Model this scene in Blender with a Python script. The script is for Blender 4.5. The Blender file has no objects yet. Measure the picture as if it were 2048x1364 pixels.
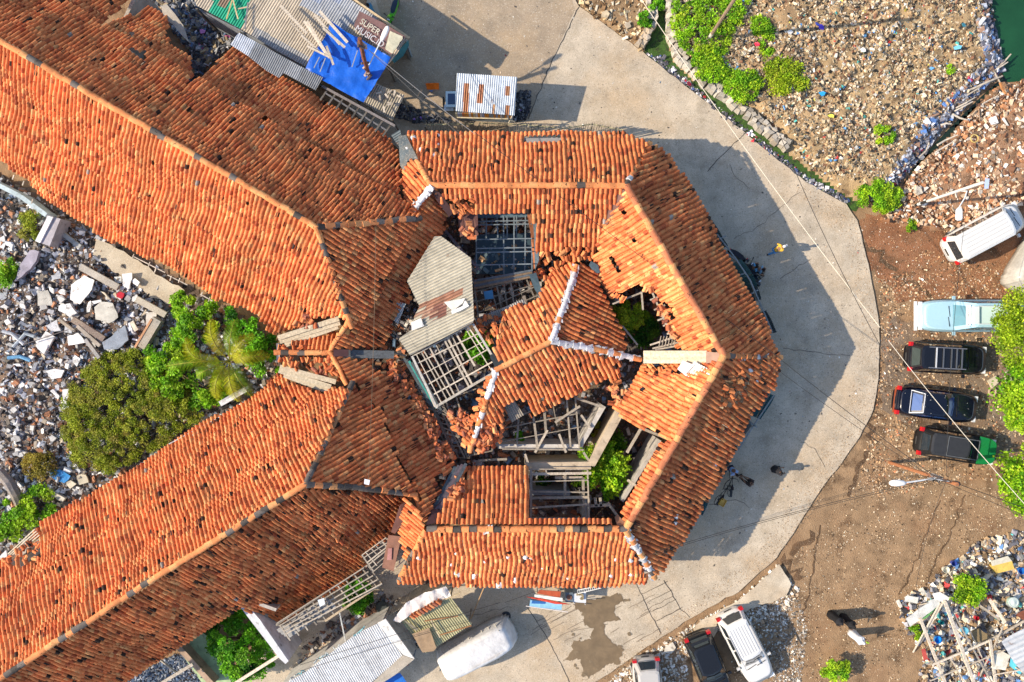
import bpy, bmesh, math, random
import numpy as np
from mathutils import Vector, Matrix
R = math.radians
rng = np.random.default_rng(7)
random.seed(7)
scene = bpy.context.scene
# ---------------------------------------------------------------- camera, sky, sun, exposure
H = 46.0      # flying height of the camera above the road (m)
S = 34.0      # photo pixels per metre on the ground
cam_d = bpy.data.cameras.new('camera'); cam = bpy.data.objects.new('camera', cam_d)
scene.collection.objects.link(cam); scene.camera = cam
cam.location = (0, 0, H); cam.rotation_euler = (0, 0, 0)
cam_d.sensor_width = 36.0; cam_d.lens = 36.0 * H / (2048 / S)
cam_d.clip_start = 0.5; cam_d.clip_end = 2000
SUN_EL, SUN_AZ = R(34.0), R(5.5)          # light travels towards +x, a little +y
world = bpy.data.worlds.new('World'); scene.world = world; world.use_nodes = True
wn = world.node_tree; wn.nodes.clear()
wo = wn.nodes.new('ShaderNodeOutputWorld'); wb = wn.nodes.new('ShaderNodeBackground')
sk = wn.nodes.new('ShaderNodeTexSky'); sk.sky_type = 'NISHITA'; sk.sun_disc = False
sk.sun_elevation = SUN_EL; sk.sun_rotation = R(270) - SUN_AZ
sk.air_density = 1.0; sk.dust_density = 1.0
wb.inputs['Strength'].default_value = 0.15
wn.links.new(sk.outputs['Color'], wb.inputs['Color']); wn.links.new(wb.outputs[0], wo.inputs['Surface'])
sd = bpy.data.lights.new('sun', 'SUN'); sun = bpy.data.objects.new('sun', sd); scene.collection.objects.link(sun)
sd.energy = 4.4; sd.angle = R(0.5); sd.color = (1.0, 0.85, 0.65)
ld = Vector((math.cos(SUN_EL) * math.cos(SUN_AZ), math.cos(SUN_EL) * math.sin(SUN_AZ), -math.sin(SUN_EL)))
sun.rotation_euler = ld.to_track_quat('-Z', 'Y').to_euler(); sun.location = (-30, -5, 40)
scene.view_settings.view_transform = 'Standard'; scene.view_settings.look = 'None'
scene.view_settings.exposure = 0.55; scene.view_settings.gamma = 1.0
# ---------------------------------------------------------------- helpers
def W(px, py, z=0.0):
    k = (H - z) / H / S
    return np.array([(px - 1024) * k, (682 - py) * k, z])
def Wl(pts, z=0.0): return [W(p[0], p[1], z) for p in pts]
def tess(pts):
    from mathutils.geometry import tessellate_polygon
    out = []
    for t in tessellate_polygon([[Vector((p[0], p[1], 0)) for p in pts]]):
        a, b, c = [pts[i] for i in t]
        ar = (b[0]-a[0])*(c[1]-a[1])-(c[0]-a[0])*(b[1]-a[1])
        if abs(ar) < 1e-9: continue
        out.append(tuple(t) if ar > 0 else tuple(t)[::-1])
    return out
class MB:
    def __init__(s): s.V = []; s.F = []; s.C = []; s.n = 0
    def add(s, v, f, col=(.5, .5, .5)):
        v = np.asarray(v, float).reshape(-1, 3)
        s.V.append(v); groups = {}
        for q in f: groups.setdefault(len(q), []).append(q)
        for k, g in groups.items():
            a = np.array(g, int) + s.n; s.F.append(a)
            s.C.append(np.tile(np.array(col, float)[:3], (len(a), 1)))
        s.n += len(v); return s
    def inst(s, tv, tf, M, T, cols):
        tv = np.asarray(tv, float); tf = np.asarray(tf, int); K = len(T)
        if K == 0: return s
        v = np.einsum('kij,nj->kni', M, tv) + T[:, None, :]
        off = s.n + np.arange(K)[:, None, None] * len(tv)
        s.V.append(v.reshape(-1, 3)); s.F.append((tf[None] + off).reshape(-1, tf.shape[1]))
        s.C.append(np.repeat(cols, len(tf), axis=0)); s.n += K * len(tv); return s
    def box(s, c, d, col, rz=0, M=None):
        x, y, z = np.array(d) / 2.0
        v = np.array([[-x,-y,-z],[x,-y,-z],[x,y,-z],[-x,y,-z],[-x,-y,z],[x,-y,z],[x,y,z],[-x,y,z]])
        if M is not None: v = v @ np.array(M).T
        if rz:
            a, b = math.cos(rz), math.sin(rz); v = v @ np.array([[a, b, 0], [-b, a, 0], [0, 0, 1]])
        return s.add(v + np.array(c), [(0,3,2,1),(4,5,6,7),(0,1,5,4),(1,2,6,5),(2,3,7,6),(3,0,4,7)], col)
    def beam(s, p, q, w, h, col):
        p = np.array(p, float); q = np.array(q, float); d = q - p; L = np.linalg.norm(d)
        if L < 1e-6: return s
        d /= L; up = np.array([0, 0, 1.0]) if abs(d[2]) < .95 else np.array([1.0, 0, 0])
        y = np.cross(up, d); y /= np.linalg.norm(y); n = np.cross(d, y)
        return s.box((p + q) / 2, (L, w, h), col, M=np.stack([d, y, n], 1))
    def tube(s, pts, r, col, k=6, caps=True):
        pts = np.array(pts, float); n = len(pts)
        r = np.full(n, r, float) if np.isscalar(r) else np.array(r, float)
        T = np.gradient(pts, axis=0); T /= np.linalg.norm(T, axis=1)[:, None] + 1e-9
        ref = np.array([0, 0, 1.0]) if abs(T[0][2]) < .9 else np.array([1.0, 0, 0])
        vs = []
        for i in range(n):
            a = np.cross(ref, T[i]); a /= np.linalg.norm(a) + 1e-9; b = np.cross(T[i], a)
            ref = b
            for j in range(k):
                t = 2 * math.pi * j / k; vs.append(pts[i] + r[i] * (math.cos(t) * a + math.sin(t) * b))
            ref = b
        f = [(i*k+j, i*k+(j+1) % k, (i+1)*k+(j+1) % k, (i+1)*k+j) for i in range(n-1) for j in range(k)]
        if caps: f += [tuple(range(k))[::-1], tuple((n-1)*k + j for j in range(k))]
        return s.add(vs, f, col)
    def prism(s, pts, z0, z1, col):
        n = len(pts); a = area(pts)
        if a < 0: pts = pts[::-1]
        v = [(p[0], p[1], z0) for p in pts] + [(p[0], p[1], z1) for p in pts]
        if n > 8: tr = tess(pts); caps_ = [tuple(t)[::-1] for t in tr]+[tuple(n+i for i in t) for t in tr]
        else: caps_ = [tuple(range(n))[::-1], tuple(range(n, 2*n))]
        f = caps_ + [(i, (i+1) % n, n+(i+1) % n, n+i) for i in range(n)]
        return s.add(v, f, col)
    def loft(s, rings, col, cap=True):
        k = len(rings[0]); v = np.concatenate([np.array(r, float) for r in rings]); n = len(rings)
        f = [(i*k+j, i*k+(j+1) % k, (i+1)*k+(j+1) % k, (i+1)*k+j) for i in range(n-1) for j in range(k)]
        if cap: f += [tuple(range(k))[::-1], tuple((n-1)*k + j for j in range(k))]
        return s.add(v, f, col)
    def build(s, name, mat, parent=None, smooth=False, local=False, loc=None):
        me = bpy.data.meshes.new(name)
        v = np.concatenate(s.V) if s.V else np.zeros((0, 3))
        if parent is not None and not local: v = v - np.array(parent.location)
        if parent is None and loc is not None: v = v - np.array(loc)
        me.vertices.add(len(v)); me.vertices.foreach_set('co', v.astype(np.float32).ravel())
        idx = np.concatenate([f.ravel() for f in s.F]); tot = np.concatenate([np.full(len(f), f.shape[1]) for f in s.F])
        st = np.concatenate([[0], np.cumsum(tot)[:-1]])
        me.loops.add(len(idx)); me.loops.foreach_set('vertex_index', idx.astype(np.int32))
        me.polygons.add(len(tot)); me.polygons.foreach_set('loop_start', st.astype(np.int32))
        me.polygons.foreach_set('loop_total', tot.astype(np.int32))
        me.polygons.foreach_set('use_smooth', np.full(len(tot), bool(smooth)))
        col = np.concatenate(s.C); cc = np.concatenate([np.clip(col, 0, 1), np.ones((len(col), 1))], 1)
        at = me.color_attributes.new('col', 'FLOAT_COLOR', 'CORNER')
        at.data.foreach_set('color', np.repeat(cc, tot, axis=0).astype(np.float32).ravel())
        me.update(calc_edges=True); me.validate()
        if isinstance(mat, str): mat = MAT[mat]
        me.materials.append(mat)
        o = bpy.data.objects.new(name, me); scene.collection.objects.link(o)
        if parent is not None: o.parent = parent
        elif loc is not None: o.location = loc
        return o
def area(p): return 0.5 * sum(p[i][0]*p[(i+1) % len(p)][1] - p[(i+1) % len(p)][0]*p[i][1] for i in range(len(p)))
def tag(o, label=None, cat=None, group=None, kind=None):
    if label: o['label'] = label
    if cat: o['category'] = cat
    if group: o['group'] = group
    if kind: o['kind'] = kind
    return o
def thing(name, label, cat, loc=(0, 0, 0), group=None, rz=0):
    o = bpy.data.objects.new(name, None); scene.collection.objects.link(o)
    o.location = [float(c) for c in loc]; o.rotation_euler = (0, 0, rz); o.empty_display_size = .2
    return tag(o, label, cat, group)
def copy_tree(o, parent=None):
    c = o.copy(); scene.collection.objects.link(c); c.parent = parent
    for ch in list(o.children): copy_tree(ch, c)
    return c
def inpoly(P, poly):
    x, y = P[:, 0], P[:, 1]; r = np.zeros(len(P), bool); n = len(poly)
    for i in range(n):
        x1, y1 = poly[i][:2]; x2, y2 = poly[(i+1) % n][:2]
        c = ((y1 > y) != (y2 > y)); r ^= c & (x < (x2-x1) * (y-y1) / ((y2-y1) if y2 != y1 else 1e-9) + x1)
    return r
def edist(P, poly):
    d = np.full(len(P), 1e9); n = len(poly)
    for i in range(n):
        a = np.array(poly[i][:2], float); b = np.array(poly[(i+1) % n][:2], float); ab = b - a
        t = np.clip(((P - a) @ ab) / (ab @ ab + 1e-12), 0, 1); q = a + t[:, None] * ab
        d = np.minimum(d, np.linalg.norm(P - q, axis=1))
    return d
def snoise(P, sc, seed, octs=3):
    r = np.random.default_rng(seed); v = np.zeros(len(P)); amp = 1.0
    for o in range(octs):
        for k in range(4):
            a = r.uniform(0, 2*np.pi); f = r.uniform(.6, 1.4) / sc * (2**o); ph = r.uniform(0, 6.28)
            v += amp * np.sin(2*np.pi*f*(P[:, 0]*math.cos(a) + P[:, 1]*math.sin(a)) + ph) / 2.8
        amp *= .5
    return v / 1.75
def rots(n, full=True):
    q = rng.normal(size=(n, 4)); q /= np.linalg.norm(q, axis=1)[:, None]; w, x, y, z = q.T
    return np.stack([np.stack([1-2*(y*y+z*z), 2*(x*y-z*w), 2*(x*z+y*w)], -1), np.stack([2*(x*y+z*w), 1-2*(x*x+z*z), 2*(y*z-x*w)], -1),
                     np.stack([2*(x*z-y*w), 2*(y*z+x*w), 1-2*(x*x+y*y)], -1)], 1)
# ---------------------------------------------------------------- materials (all tint a per-face colour with procedural noise)
MAT = {}
def mk(name, rough=.8, var=.35, scale=3.0, bump=.3, bscale=20, metal=0.0, spec=.3, trans=0.0, spots=None, coat=0, streak=None):
    m = bpy.data.materials.new(name); m.use_nodes = True; nt = m.node_tree; N = nt.nodes; L = nt.links; N.clear()
    out = N.new('ShaderNodeOutputMaterial'); b = N.new('ShaderNodeBsdfPrincipled')
    b.inputs['Roughness'].default_value = rough; b.inputs['Metallic'].default_value = metal
    b.inputs['Specular IOR Level'].default_value = spec; b.inputs['Coat Weight'].default_value = coat
    at = N.new('ShaderNodeAttribute'); at.attribute_name = 'col'
    tc = N.new('ShaderNodeNewGeometry')
    no = N.new('ShaderNodeTexNoise'); no.inputs['Scale'].default_value = scale; no.inputs['Detail'].default_value = 7; no.inputs['Roughness'].default_value = .65
    L.new(tc.outputs['Position'], no.inputs['Vector'])
    mr = N.new('ShaderNodeMapRange'); mr.inputs[1].default_value = .3; mr.inputs[2].default_value = .7
    mr.inputs[3].default_value = 1 - var; mr.inputs[4].default_value = 1 + var
    L.new(no.outputs[0], mr.inputs[0])
    mx = N.new('ShaderNodeVectorMath'); mx.operation = 'SCALE'
    L.new(at.outputs['Color'], mx.inputs[0]); L.new(mr.outputs[0], mx.inputs['Scale'])
    colout = mx.outputs[0]
    for sp in (spots or []):
        scol, sscale, lo, hi, amt = sp
        n2 = N.new('ShaderNodeTexNoise'); n2.inputs['Scale'].default_value = sscale; n2.inputs['Detail'].default_value = 5
        n2.inputs['Roughness'].default_value = .6; L.new(tc.outputs['Position'], n2.inputs['Vector'])
        r2 = N.new('ShaderNodeMapRange'); r2.inputs[1].default_value = lo; r2.inputs[2].default_value = hi; r2.inputs[4].default_value = amt
        L.new(n2.outputs[0], r2.inputs[0])
        mi = N.new('ShaderNodeMix'); mi.data_type = 'RGBA'; L.new(r2.outputs[0], mi.inputs['Factor'])
        L.new(colout, mi.inputs['A']); mi.inputs['B'].default_value = (*scol, 1); colout = mi.outputs['Result']
    L.new(colout, b.inputs['Base Color'])
    if bump:
        n3 = N.new('ShaderNodeTexNoise'); n3.inputs['Scale'].default_value = bscale; n3.inputs['Detail'].default_value = 4
        L.new(tc.outputs['Position'], n3.inputs['Vector'])
        bp = N.new('ShaderNodeBump'); bp.inputs['Strength'].default_value = bump; bp.inputs['Distance'].default_value = .05
        L.new(n3.outputs[0], bp.inputs['Height']); L.new(bp.outputs[0], b.inputs['Normal'])
    if trans:
        tr = N.new('ShaderNodeBsdfTranslucent'); L.new(colout, tr.inputs['Color'])
        ms = N.new('ShaderNodeMixShader'); ms.inputs[0].default_value = trans
        L.new(b.outputs[0], ms.inputs[1]); L.new(tr.outputs[0], ms.inputs[2]); L.new(ms.outputs[0], out.inputs['Surface'])
    else: L.new(b.outputs[0], out.inputs['Surface'])
    MAT[name] = m; return m
mk('clay_tile', .75, .26, 7, .25, 30, spec=.25, spots=[((.02, .012, .01), 7.0, .605, .65, .9), ((.03, .018, .012), 1.1, .60, .80, .55), ((.40, .27, .18), 13.0, .70, .76, .5)])
mk('wood', .85, .35, 9, .3, 40)
mk('concrete', .85, .22, .7, .25, 25, spots=[((.50, .35, .20), .22, .46, .66, .55), ((.36, .29, .20), 1.3, .5, .72, .5), ((.20, .17, .13), .5, .56, .72, .45), ((.10, .09, .08), 7.0, .64, .69, .75), ((.16, .14, .12), 24.0, .54, .66, .75), ((.74, .68, .58), 15.0, .56, .68, .5)])
mk('dirt', .95, .35, 1.0, .8, 14, spots=[((.08, .045, .022), .9, .54, .66, .75), ((.42, .33, .24), 22.0, .58, .64, .8), ((.30, .17, .09), .35, .5, .7, .55), ((.05, .035, .025), 33.0, .62, .68, .7)])
mk('plaster', .85, .25, 2.0, .3, 18, spots=[((.13, .11, .09), 3.0, .58, .72, .7)])
mk('sheet_metal', .55, .18, 2.5, .05, 10, metal=.15, spec=.4, spots=[((.25, .13, .07), 2.0, .66, .74, .6)])
mk('car_paint', .22, .04, .6, 0, metal=.1, spec=.5, coat=.6)
mk('matte_black', .5, .15, 4, .05, 20)
mk('glass', .06, .1, 2, 0, spec=.8, metal=.0, coat=.5)
mk('rubber', .8, .2, 8, .1, 20)
mk('leaf', .55, .25, 1.2, 0, spec=.3, trans=.35)
mk('debris', .85, .25, 5, .2, 20)
mk('tarp', .35, .2, 1.6, .5, 5, spec=.5)
mk('cloth', .9, .2, 4, .2, 14)
mk('skin', .6, .08, 6, .05, 30)
mk('lamp_white', .35, .05, 2, 0, spec=.5)
mk('algae', .8, .4, 3.0, .5, 20, spots=[((.03, .035, .02), 4.0, .52, .62, .8), ((.20, .21, .05), 9.0, .6, .68, .6)])
mk('water', .12, .25, .25, .04, 3, spec=.5)
mk('wet', .35, .2, 2, .1, 20, spec=.5, spots=[((.16, .12, .075), 3.0, .55, .65, .6)])
mk('wire', .6, .1, 5, 0)
# ---------------------------------------------------------------- ground, road, mound, drain, pond
def struct(o): o['kind'] = 'structure'; return o
def sheet(name, poly_px, z, mat, col, res=.35, hfun=None, kind='structure', jag=0.0, step=.3):
    """flat or hilly sheet filling a photo polygon"""
    P = np.array(Wl(poly_px, 0))[:, :2]
    mb = MB()
    if hfun is None:
        if jag:
            Q = []
            for i in range(len(P)):
                a, b = P[i], P[(i+1) % len(P)]; L = np.linalg.norm(b-a); n = max(1, int(L / step))
                for k in range(n):
                    q = a + (b-a)*k/n; Q.append(q + np.array([snoise(np.array([q]), step*2.7, 3)[0], snoise(np.array([q]), step*2.4, 9)[0]]) * jag)
            P = np.array(Q)
        Pl = [tuple(p) for p in P]
        if area(Pl) < 0: Pl = Pl[::-1]
        mb.add([(p[0], p[1], z) for p in Pl], tess(Pl), col)
    else:
        lo, hi = P.min(0), P.max(0); nx = int((hi[0]-lo[0])/res)+2; ny = int((hi[1]-lo[1])/res)+2
        X, Y = np.meshgrid(lo[0]+np.arange(nx)*res, lo[1]+np.arange(ny)*res, indexing='ij')
        G = np.stack([X.ravel(), Y.ravel()], 1); ins = inpoly(G, P); ed = edist(G, P)
        zz = hfun(G, np.where(ins, ed, -ed)); keep = (ins | (ed < res*1.1)).reshape(nx, ny)
        id_ = np.arange(nx*ny).reshape(nx, ny); k = keep[:-1, :-1] & keep[1:, :-1] & keep[1:, 1:] & keep[:-1, 1:]
        F = np.stack([id_[:-1, :-1][k], id_[1:, :-1][k], id_[1:, 1:][k], id_[:-1, 1:][k]], 1)
        mb.V.append(np.concatenate([G, zz[:, None]], 1)); mb.F.append(F); mb.C.append(np.tile(np.array(col, float), (len(F), 1))); mb.n = len(G)
    o = mb.build(name, mat, smooth=hfun is not None); o['kind'] = kind; return o
g = MB(); N_ = 40; c_ = np.linspace(-160, 160, N_+1)
for i in range(N_):
    for j in range(N_):
        g.add([(c_[i], c_[j], 0), (c_[i+1], c_[j], 0), (c_[i+1], c_[j+1], 0), (c_[i], c_[j+1], 0)], [(0, 1, 2, 3)], (.30, .195, .11))
struct(g.build('ground', 'dirt'))
ROAD = [(740,-30),(1135,-30),(1158,14),(1285,105),(1425,215),(1530,300),(1612,365),(1690,408),(1712,440),(1728,500),(1746,585),(1757,650),(1757,745),(1746,820),(1718,872),
        (1682,925),(1640,978),(1602,1040),(1552,1115),(1475,1182),(1378,1237),(1268,1310),(1175,1375),(800,1390),(560,1390),(430,1390),(640,1150),(800,1130),(900,1130),(1200,1120),(1400,900),(1420,500),(1200,330),(800,300),(700,220)]
rd = MB(); pts = [tuple(W(*p)[:2]) for p in ROAD]
Q = []
for i in range(len(pts)):
    a = np.array(pts[i]); b = np.array(pts[(i+1) % len(pts)]); n = max(1, int(np.linalg.norm(b-a)/.4))
    for k in range(n):
        q = a+(b-a)*k/n; Q.append(tuple(q + np.array([snoise(np.array([q]), 1.1, 31)[0], snoise(np.array([q]), .9, 32)[0]])*.07))
rd.prism(Q, -.05, .10, (.52, .445, .345)); road = struct(rd.build('road', 'concrete'))
zr = .104
# older, browner slab in the north-west
sheet('pavement', [(742,-30),(1133,-30),(1150,20),(1098,135),(1056,238),(1000,262),(850,262),(760,240),(700,200),(780,90)], zr, 'concrete', (.36, .285, .205))
sheet('paved_forecourt', [(700,1150),(900,1165),(1200,1178),(1290,1175),(1300,1150),(1380,1120),(1300,1080),(700,1080)], zr, 'concrete', (.44, .385, .31), jag=.05)
# dirt that drifted over the road edge
for i, (pl, c) in enumerate([([(0,0),(1,0),(0,1)],(0,0,0)),([(1640,1010),(1600,1060),(1560,1110),(1540,1100),(1590,1030),(1640,965),(1690,900),(1725,860),(1735,880),(1700,945)], (.30,.21,.13)),
              ([(1612,365),(1690,408),(1715,445),(1735,520),(1720,540),(1695,470),(1650,425),(1600,380),(1560,345)], (.30,.19,.12))]):
    pass
# joints and cracks
def strip(mb, pts, w, z, col):
    P = [W(p[0], p[1], z) for p in pts]; Q = []
    for i in range(len(P)-1):
        n = max(1, int(np.linalg.norm(P[i+1]-P[i])/.25))
        for k in range(n): Q.append(P[i]+(P[i+1]-P[i])*k/n)
    Q.append(P[-1]); Q = np.array(Q); T = np.gradient(Q, axis=0); T /= np.linalg.norm(T, axis=1)[:, None]
    Nn = np.stack([-T[:, 1], T[:, 0], 0*T[:, 0]], 1)
    ww = w*(.5+.5*rng.random(len(Q)))[:, None]
    j = Nn*rng.normal(size=(len(Q), 1))*w*.5
    A = Q+Nn*ww/2+j; B = Q-Nn*ww/2+j; v = np.concatenate([A, B]); n = len(Q)
    mb.add(v, [(i, n+i, n+i+1, i+1) for i in range(n-1)], col)
for k, (pl, w) in enumerate([([(1158,14),(1098,135),(1056,238)], .06), ([(1414,342),(1455,300),(1495,262)], .05),
    ([(1056,1216),(1097,1280),(1140,1364)], .05), ([(1273,1168),(1300,1225),(1322,1268)], .05), ([(1328,1160),(1362,1218),(1380,1235)], .05),
    ([(1283,1189),(1335,1163)], .04), ([(1294,1205),(1345,1180)], .04), ([(1306,1223),(1352,1198)], .04), ([(1313,1241),(1362,1216)], .04)]):
    m = MB(); strip(m, pl, w, zr+.008, (.06, .055, .05)); m.build('joint', 'rubber', road)
for k, pl in enumerate([[(1467,480),(1490,465),(1530,445),(1560,415),(1600,385)], [(1560,560),(1590,535),(1620,520)], [(1565,697),(1600,701),(1650,706),(1700,712)],
    [(1140,1265),(1180,1255),(1215,1248)], [(1600,880),(1630,900),(1650,935)], [(1024,1213),(990,1222),(900,1238)], [(1500,380),(1475,360),(1460,330)], [(1420,1010),(1470,1000),(1500,1015)]]):
    pl2 = []
    for i in range(len(pl)-1):
        for t in (0, .33, .66): pl2.append((pl[i][0]+(pl[i+1][0]-pl[i][0])*t+rng.normal()*2, pl[i][1]+(pl[i+1][1]-pl[i][1])*t+rng.normal()*2))
    pl2.append(pl[-1]); m = MB(); strip(m, pl2, .03, zr+.008, (.09, .08, .07)); m.build('crack', 'rubber', road)
# tyre streaks
m = MB()
for k in range(26):
    x = rng.uniform(1060, 1340); y = rng.uniform(1200, 1330); 
    if y > 1700 - x*.38 + 90: continue
    L = rng.uniform(15, 60); strip(m, [(x, y), (x+L, y-L*.52)], .05, zr+.006, (.22, .18, .14))
struct(m.build('tyre_marks', 'rubber'))
WETP = [(1148,1200),(1175,1198),(1215,1190),(1240,1185),(1250,1200),(1232,1210),(1225,1225),(1240,1238),(1205,1243),(1210,1265),(1225,1285),(1247,1297),(1238,1315),(1240,1328),(1215,1325),(1200,1340),(1175,1355),(1165,1345),(1160,1315),(1125,1320),(1140,1305),(1145,1280),(1180,1278),(1185,1255),(1170,1250),(1165,1225),(1150,1215)]
sheet('wet_patch', WETP, zr+.012, 'wet', (.20, .145, .085), jag=.13, step=.1)
for k in range(16): x, y = rng.uniform(1135, 1260), rng.uniform(1195, 1350); r_ = rng.uniform(2, 6); sheet('wet_spot', [(x+r_*math.cos(a)*rng.uniform(.5, 1.4), y+r_*.7*math.sin(a)*rng.uniform(.5, 1.4)) for a in np.linspace(0, 6.28, 9)[:-1]], zr+.016+k*.0004, 'wet', (.22, .165, .10), jag=.04, step=.1)
for k, (a, b, w) in enumerate((((1700,470),(1790,545),.35), ((1790,545),(1870,600),.3), ((1725,560),(1760,700),.3), ((1748,700),(1740,880),.5), ((1730,900),(1690,990),.3), ((1620,1060),(1580,1110),.5), ((1560,1120),(1600,1160),.6), ((1880,1000),(1800,1190),.12), ((1930,990),(1850,1170),.1), ((1640,1050),(1600,1250),.12))):
    m_ = MB(); strip(m_, [a, ((a[0]+b[0])/2+6, (a[1]+b[1])/2-4), b], w, .014+k*.0006, (.11,.065,.035)); struct(m_.build('tyre_track', 'dirt'))
# raised waste ground (north-east) with a drain at its foot and a green pond
MOUND = [(1345,-60),(1338,20),(1338,75),(1350,120),(1385,155),(1430,185),(1475,215),(1520,250),(1560,290),(1610,330),(1670,375),(1715,402),(1760,395),(1790,372),(1830,320),(1875,270),(1920,220),(1965,175),(2005,140),(1995,95),(1978,40),(1965,-60)]
def hm(G, d): return .02 + np.clip(d/.9, 0, 1)**.7 * .55 + np.clip(d, 0, 3)*.06*(1+snoise(G, 3, 5)) + np.clip(d, 0, .5)*snoise(G, .9, 6)*.25
sheet('waste_mound', MOUND, 0, 'dirt', (.40, .28, .15), .22, hm)
MOUND2 = [(1765,440),(1800,380),(1840,330),(1890,285),(1930,240),(1975,190),(2010,168),(2120,150),(2120,430),(2040,420),(1930,470),(1850,450)]
sheet('waste_bank', MOUND2, 0, 'dirt', (.33, .19, .11), .25, lambda G, d: .02+np.clip(d/1.5, 0, 1)*.25+np.clip(d, 0, .5)*snoise(G, .9, 8)*.15)
VERGE = [(1165,-60),(1160,10),(1285,103),(1300,60),(1297,0),(1290,-60)]
sheet('verge', VERGE, 0, 'dirt', (.30, .20, .11), .2, lambda G, d: .06+np.clip(d/.5, 0, 1)*.15+snoise(G, .8, 4)*.03)
sheet('drain_bed', [(1285,-60),(1300,60),(1288,105),(1425,217),(1530,302),(1612,368),(1712,425),(1725,405),(1600,325),(1520,250),(1400,165),(1345,110),(1340,-60)], .012, 'algae', (.045, .10, .018), jag=.1)
sheet('pond', [(1960,-80),(1985,60),(2000,140),(2015,165),(2200,150),(2200,-80)], .03, 'water', (.012, .07, .028))
sheet('drain_pool', [(1795,385),(1830,330),(1900,255),(1960,195),(2010,150),(2030,165),(1975,215),(1910,275),(1860,335),(1815,390)], .02, 'water', (.015, .03, .02))
# stone wall of the drain
m = MB()
def stonewall(path, z0, z1, w, seed=0):
    m = MB(); P = [W(*p)[:2] for p in path]; Q = []
    for i in range(len(P)-1):
        n = max(1, int(np.linalg.norm(P[i+1]-P[i])/.28))
        for k in range(n): Q.append((P[i]+(P[i+1]-P[i])*k/n, (P[i+1]-P[i])))
    for q, d in Q:
        for s_ in (-.5, .5):
            a = math.atan2(d[1], d[0])+rng.normal()*.3; nn = np.array([-d[1], d[0]])/np.linalg.norm(d)
            c = q+nn*s_*w*.5+rng.normal(size=2)*.04; hh = z1+rng.normal()*.05
            v = rng.uniform(.3, .62); rock(m, (c[0], c[1], hh/2), (.36, w*.62, hh), a, (v, v*.93, v*.82))
    return m
ICO = None
def rock(mb, c, d, rz, col):
    v = np.array([[-1,-1,-1],[1,-1,-1],[1,1,-1],[-1,1,-1],[-.8,-.8,1],[.8,-.8,1],[.8,.8,1],[-.8,.8,1]], float)*.5
    v += rng.normal(size=v.shape)*.07; v *= np.array(d)
    a, b = math.cos(rz), math.sin(rz); v = v @ np.array([[a, b, 0], [-b, a, 0], [0, 0, 1]])
    mb.add(v+np.array(c), [(0,3,2,1),(4,5,6),(4,6,7),(0,1,5,4),(1,2,6,5),(2,3,7,6),(3,0,4,7)], col)
tag(stonewall([(1343,-30),(1340,20),(1340,80),(1356,118),(1400,160),(1450,198),(1500,235),(1545,275),(1575,300)], 0, .62, .5).build('stone_wall', 'concrete'), 'long low pale stone wall along the far bank of the green drain', 'wall')
tag(stonewall([(1292,-30),(1304,30),(1300,55),(1288,80),(1272,100)], 0, .5, .5).build('stone_wall', 'concrete'), 'short stone wall ending at the road bend between drain and brown verge', 'wall')
# ---------------------------------------------------------------- scattered debris
TV = np.array([[-1,-1,-1],[1,-1,-1],[1,1,-1],[-1,1,-1],[-.7,-.75,1],[.8,-.6,1],[.6,.8,1],[-.85,.65,1]])*.5
TF = np.array([(0,3,2,1),(4,5,6,7),(0,1,5,4),(1,2,6,5),(2,3,7,6),(3,0,4,7)])
def scatter(name, poly, n, smin, smax, pal, wts, label, cat, z=0.0, zf=None, flat=.45, dens=None, holes=(), mat='debris', tilt=.4, parent=None, kind='stuff', bright=.3, pw=3.0):
    P = np.array(poly, float); lo, hi = P.min(0), P.max(0); pts = np.zeros((0, 2))
    while len(pts) < n:
        c = rng.uniform(lo, hi, (n*2, 2)); k = inpoly(c, poly)
        for h in holes: k &= ~inpoly(c, h)
        if dens is not None: k &= rng.random(len(c)) < dens(c)
        pts = np.concatenate([pts, c[k]])
    pts = pts[:n]; w = np.array([W(p[0], p[1], z) for p in pts])
    if zf is not None: w[:, 2] = zf(w[:, :2])
    s = smin + (smax-smin)*rng.random(n)**pw
    sx = s*rng.uniform(.6, 1.5, n); sy = s*rng.uniform(.35, 1.0, n); sz = s*rng.uniform(.2, 1, n)*flat
    a = rng.uniform(0, 6.283, n); t1 = rng.normal(size=n)*tilt; t2 = rng.normal(size=n)*tilt
    ca, sa = np.cos(a), np.sin(a); M = np.zeros((n, 3, 3))
    M[:, 0, 0] = ca*sx; M[:, 1, 0] = sa*sx; M[:, 2, 0] = t1*sx; M[:, 0, 1] = -sa*sy; M[:, 1, 1] = ca*sy; M[:, 2, 1] = t2*sy; M[:, 2, 2] = sz
    w[:, 2] += sz*.3
    pal = np.array(pal); wt = np.array(wts, float); wt /= wt.sum()
    col = pal[rng.choice(len(pal), n, p=wt)]*(1+bright*rng.normal(size=(n, 1))).clip(.3, 1.8)
    mb = MB(); mb.inst(TV, TF, M, w, col); o = mb.build(name, mat, parent)
    if parent is None: tag(o, label, cat, kind=kind)
    else: o['kind'] = 'stuff'
    return o
def zmound(G):
    P = np.array(Wl(MOUND))[:, :2]; ins = inpoly(G, P); e = edist(G, P); return hm(G, np.where(ins, e, 0))-.01
GPAL = [(.58,.49,.36),(.42,.34,.22),(.25,.18,.11),(.05,.045,.04),(.66,.63,.57),(.55,.36,.20),(.10,.28,.55),(.6,.06,.05),(.10,.45,.42),(.20,.10,.06),(.75,.65,.12)]
GW = [20,24,18,14,5,10,1.0,.5,.6,8,.3]
EDGE = [(1345,-30),(1340,70),(1385,155),(1475,215),(1560,290),(1670,375),(1715,402),(1760,395),(1790,372),(1875,270),(1965,175),(2005,140),(1990,60),(1978,-30)]
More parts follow.
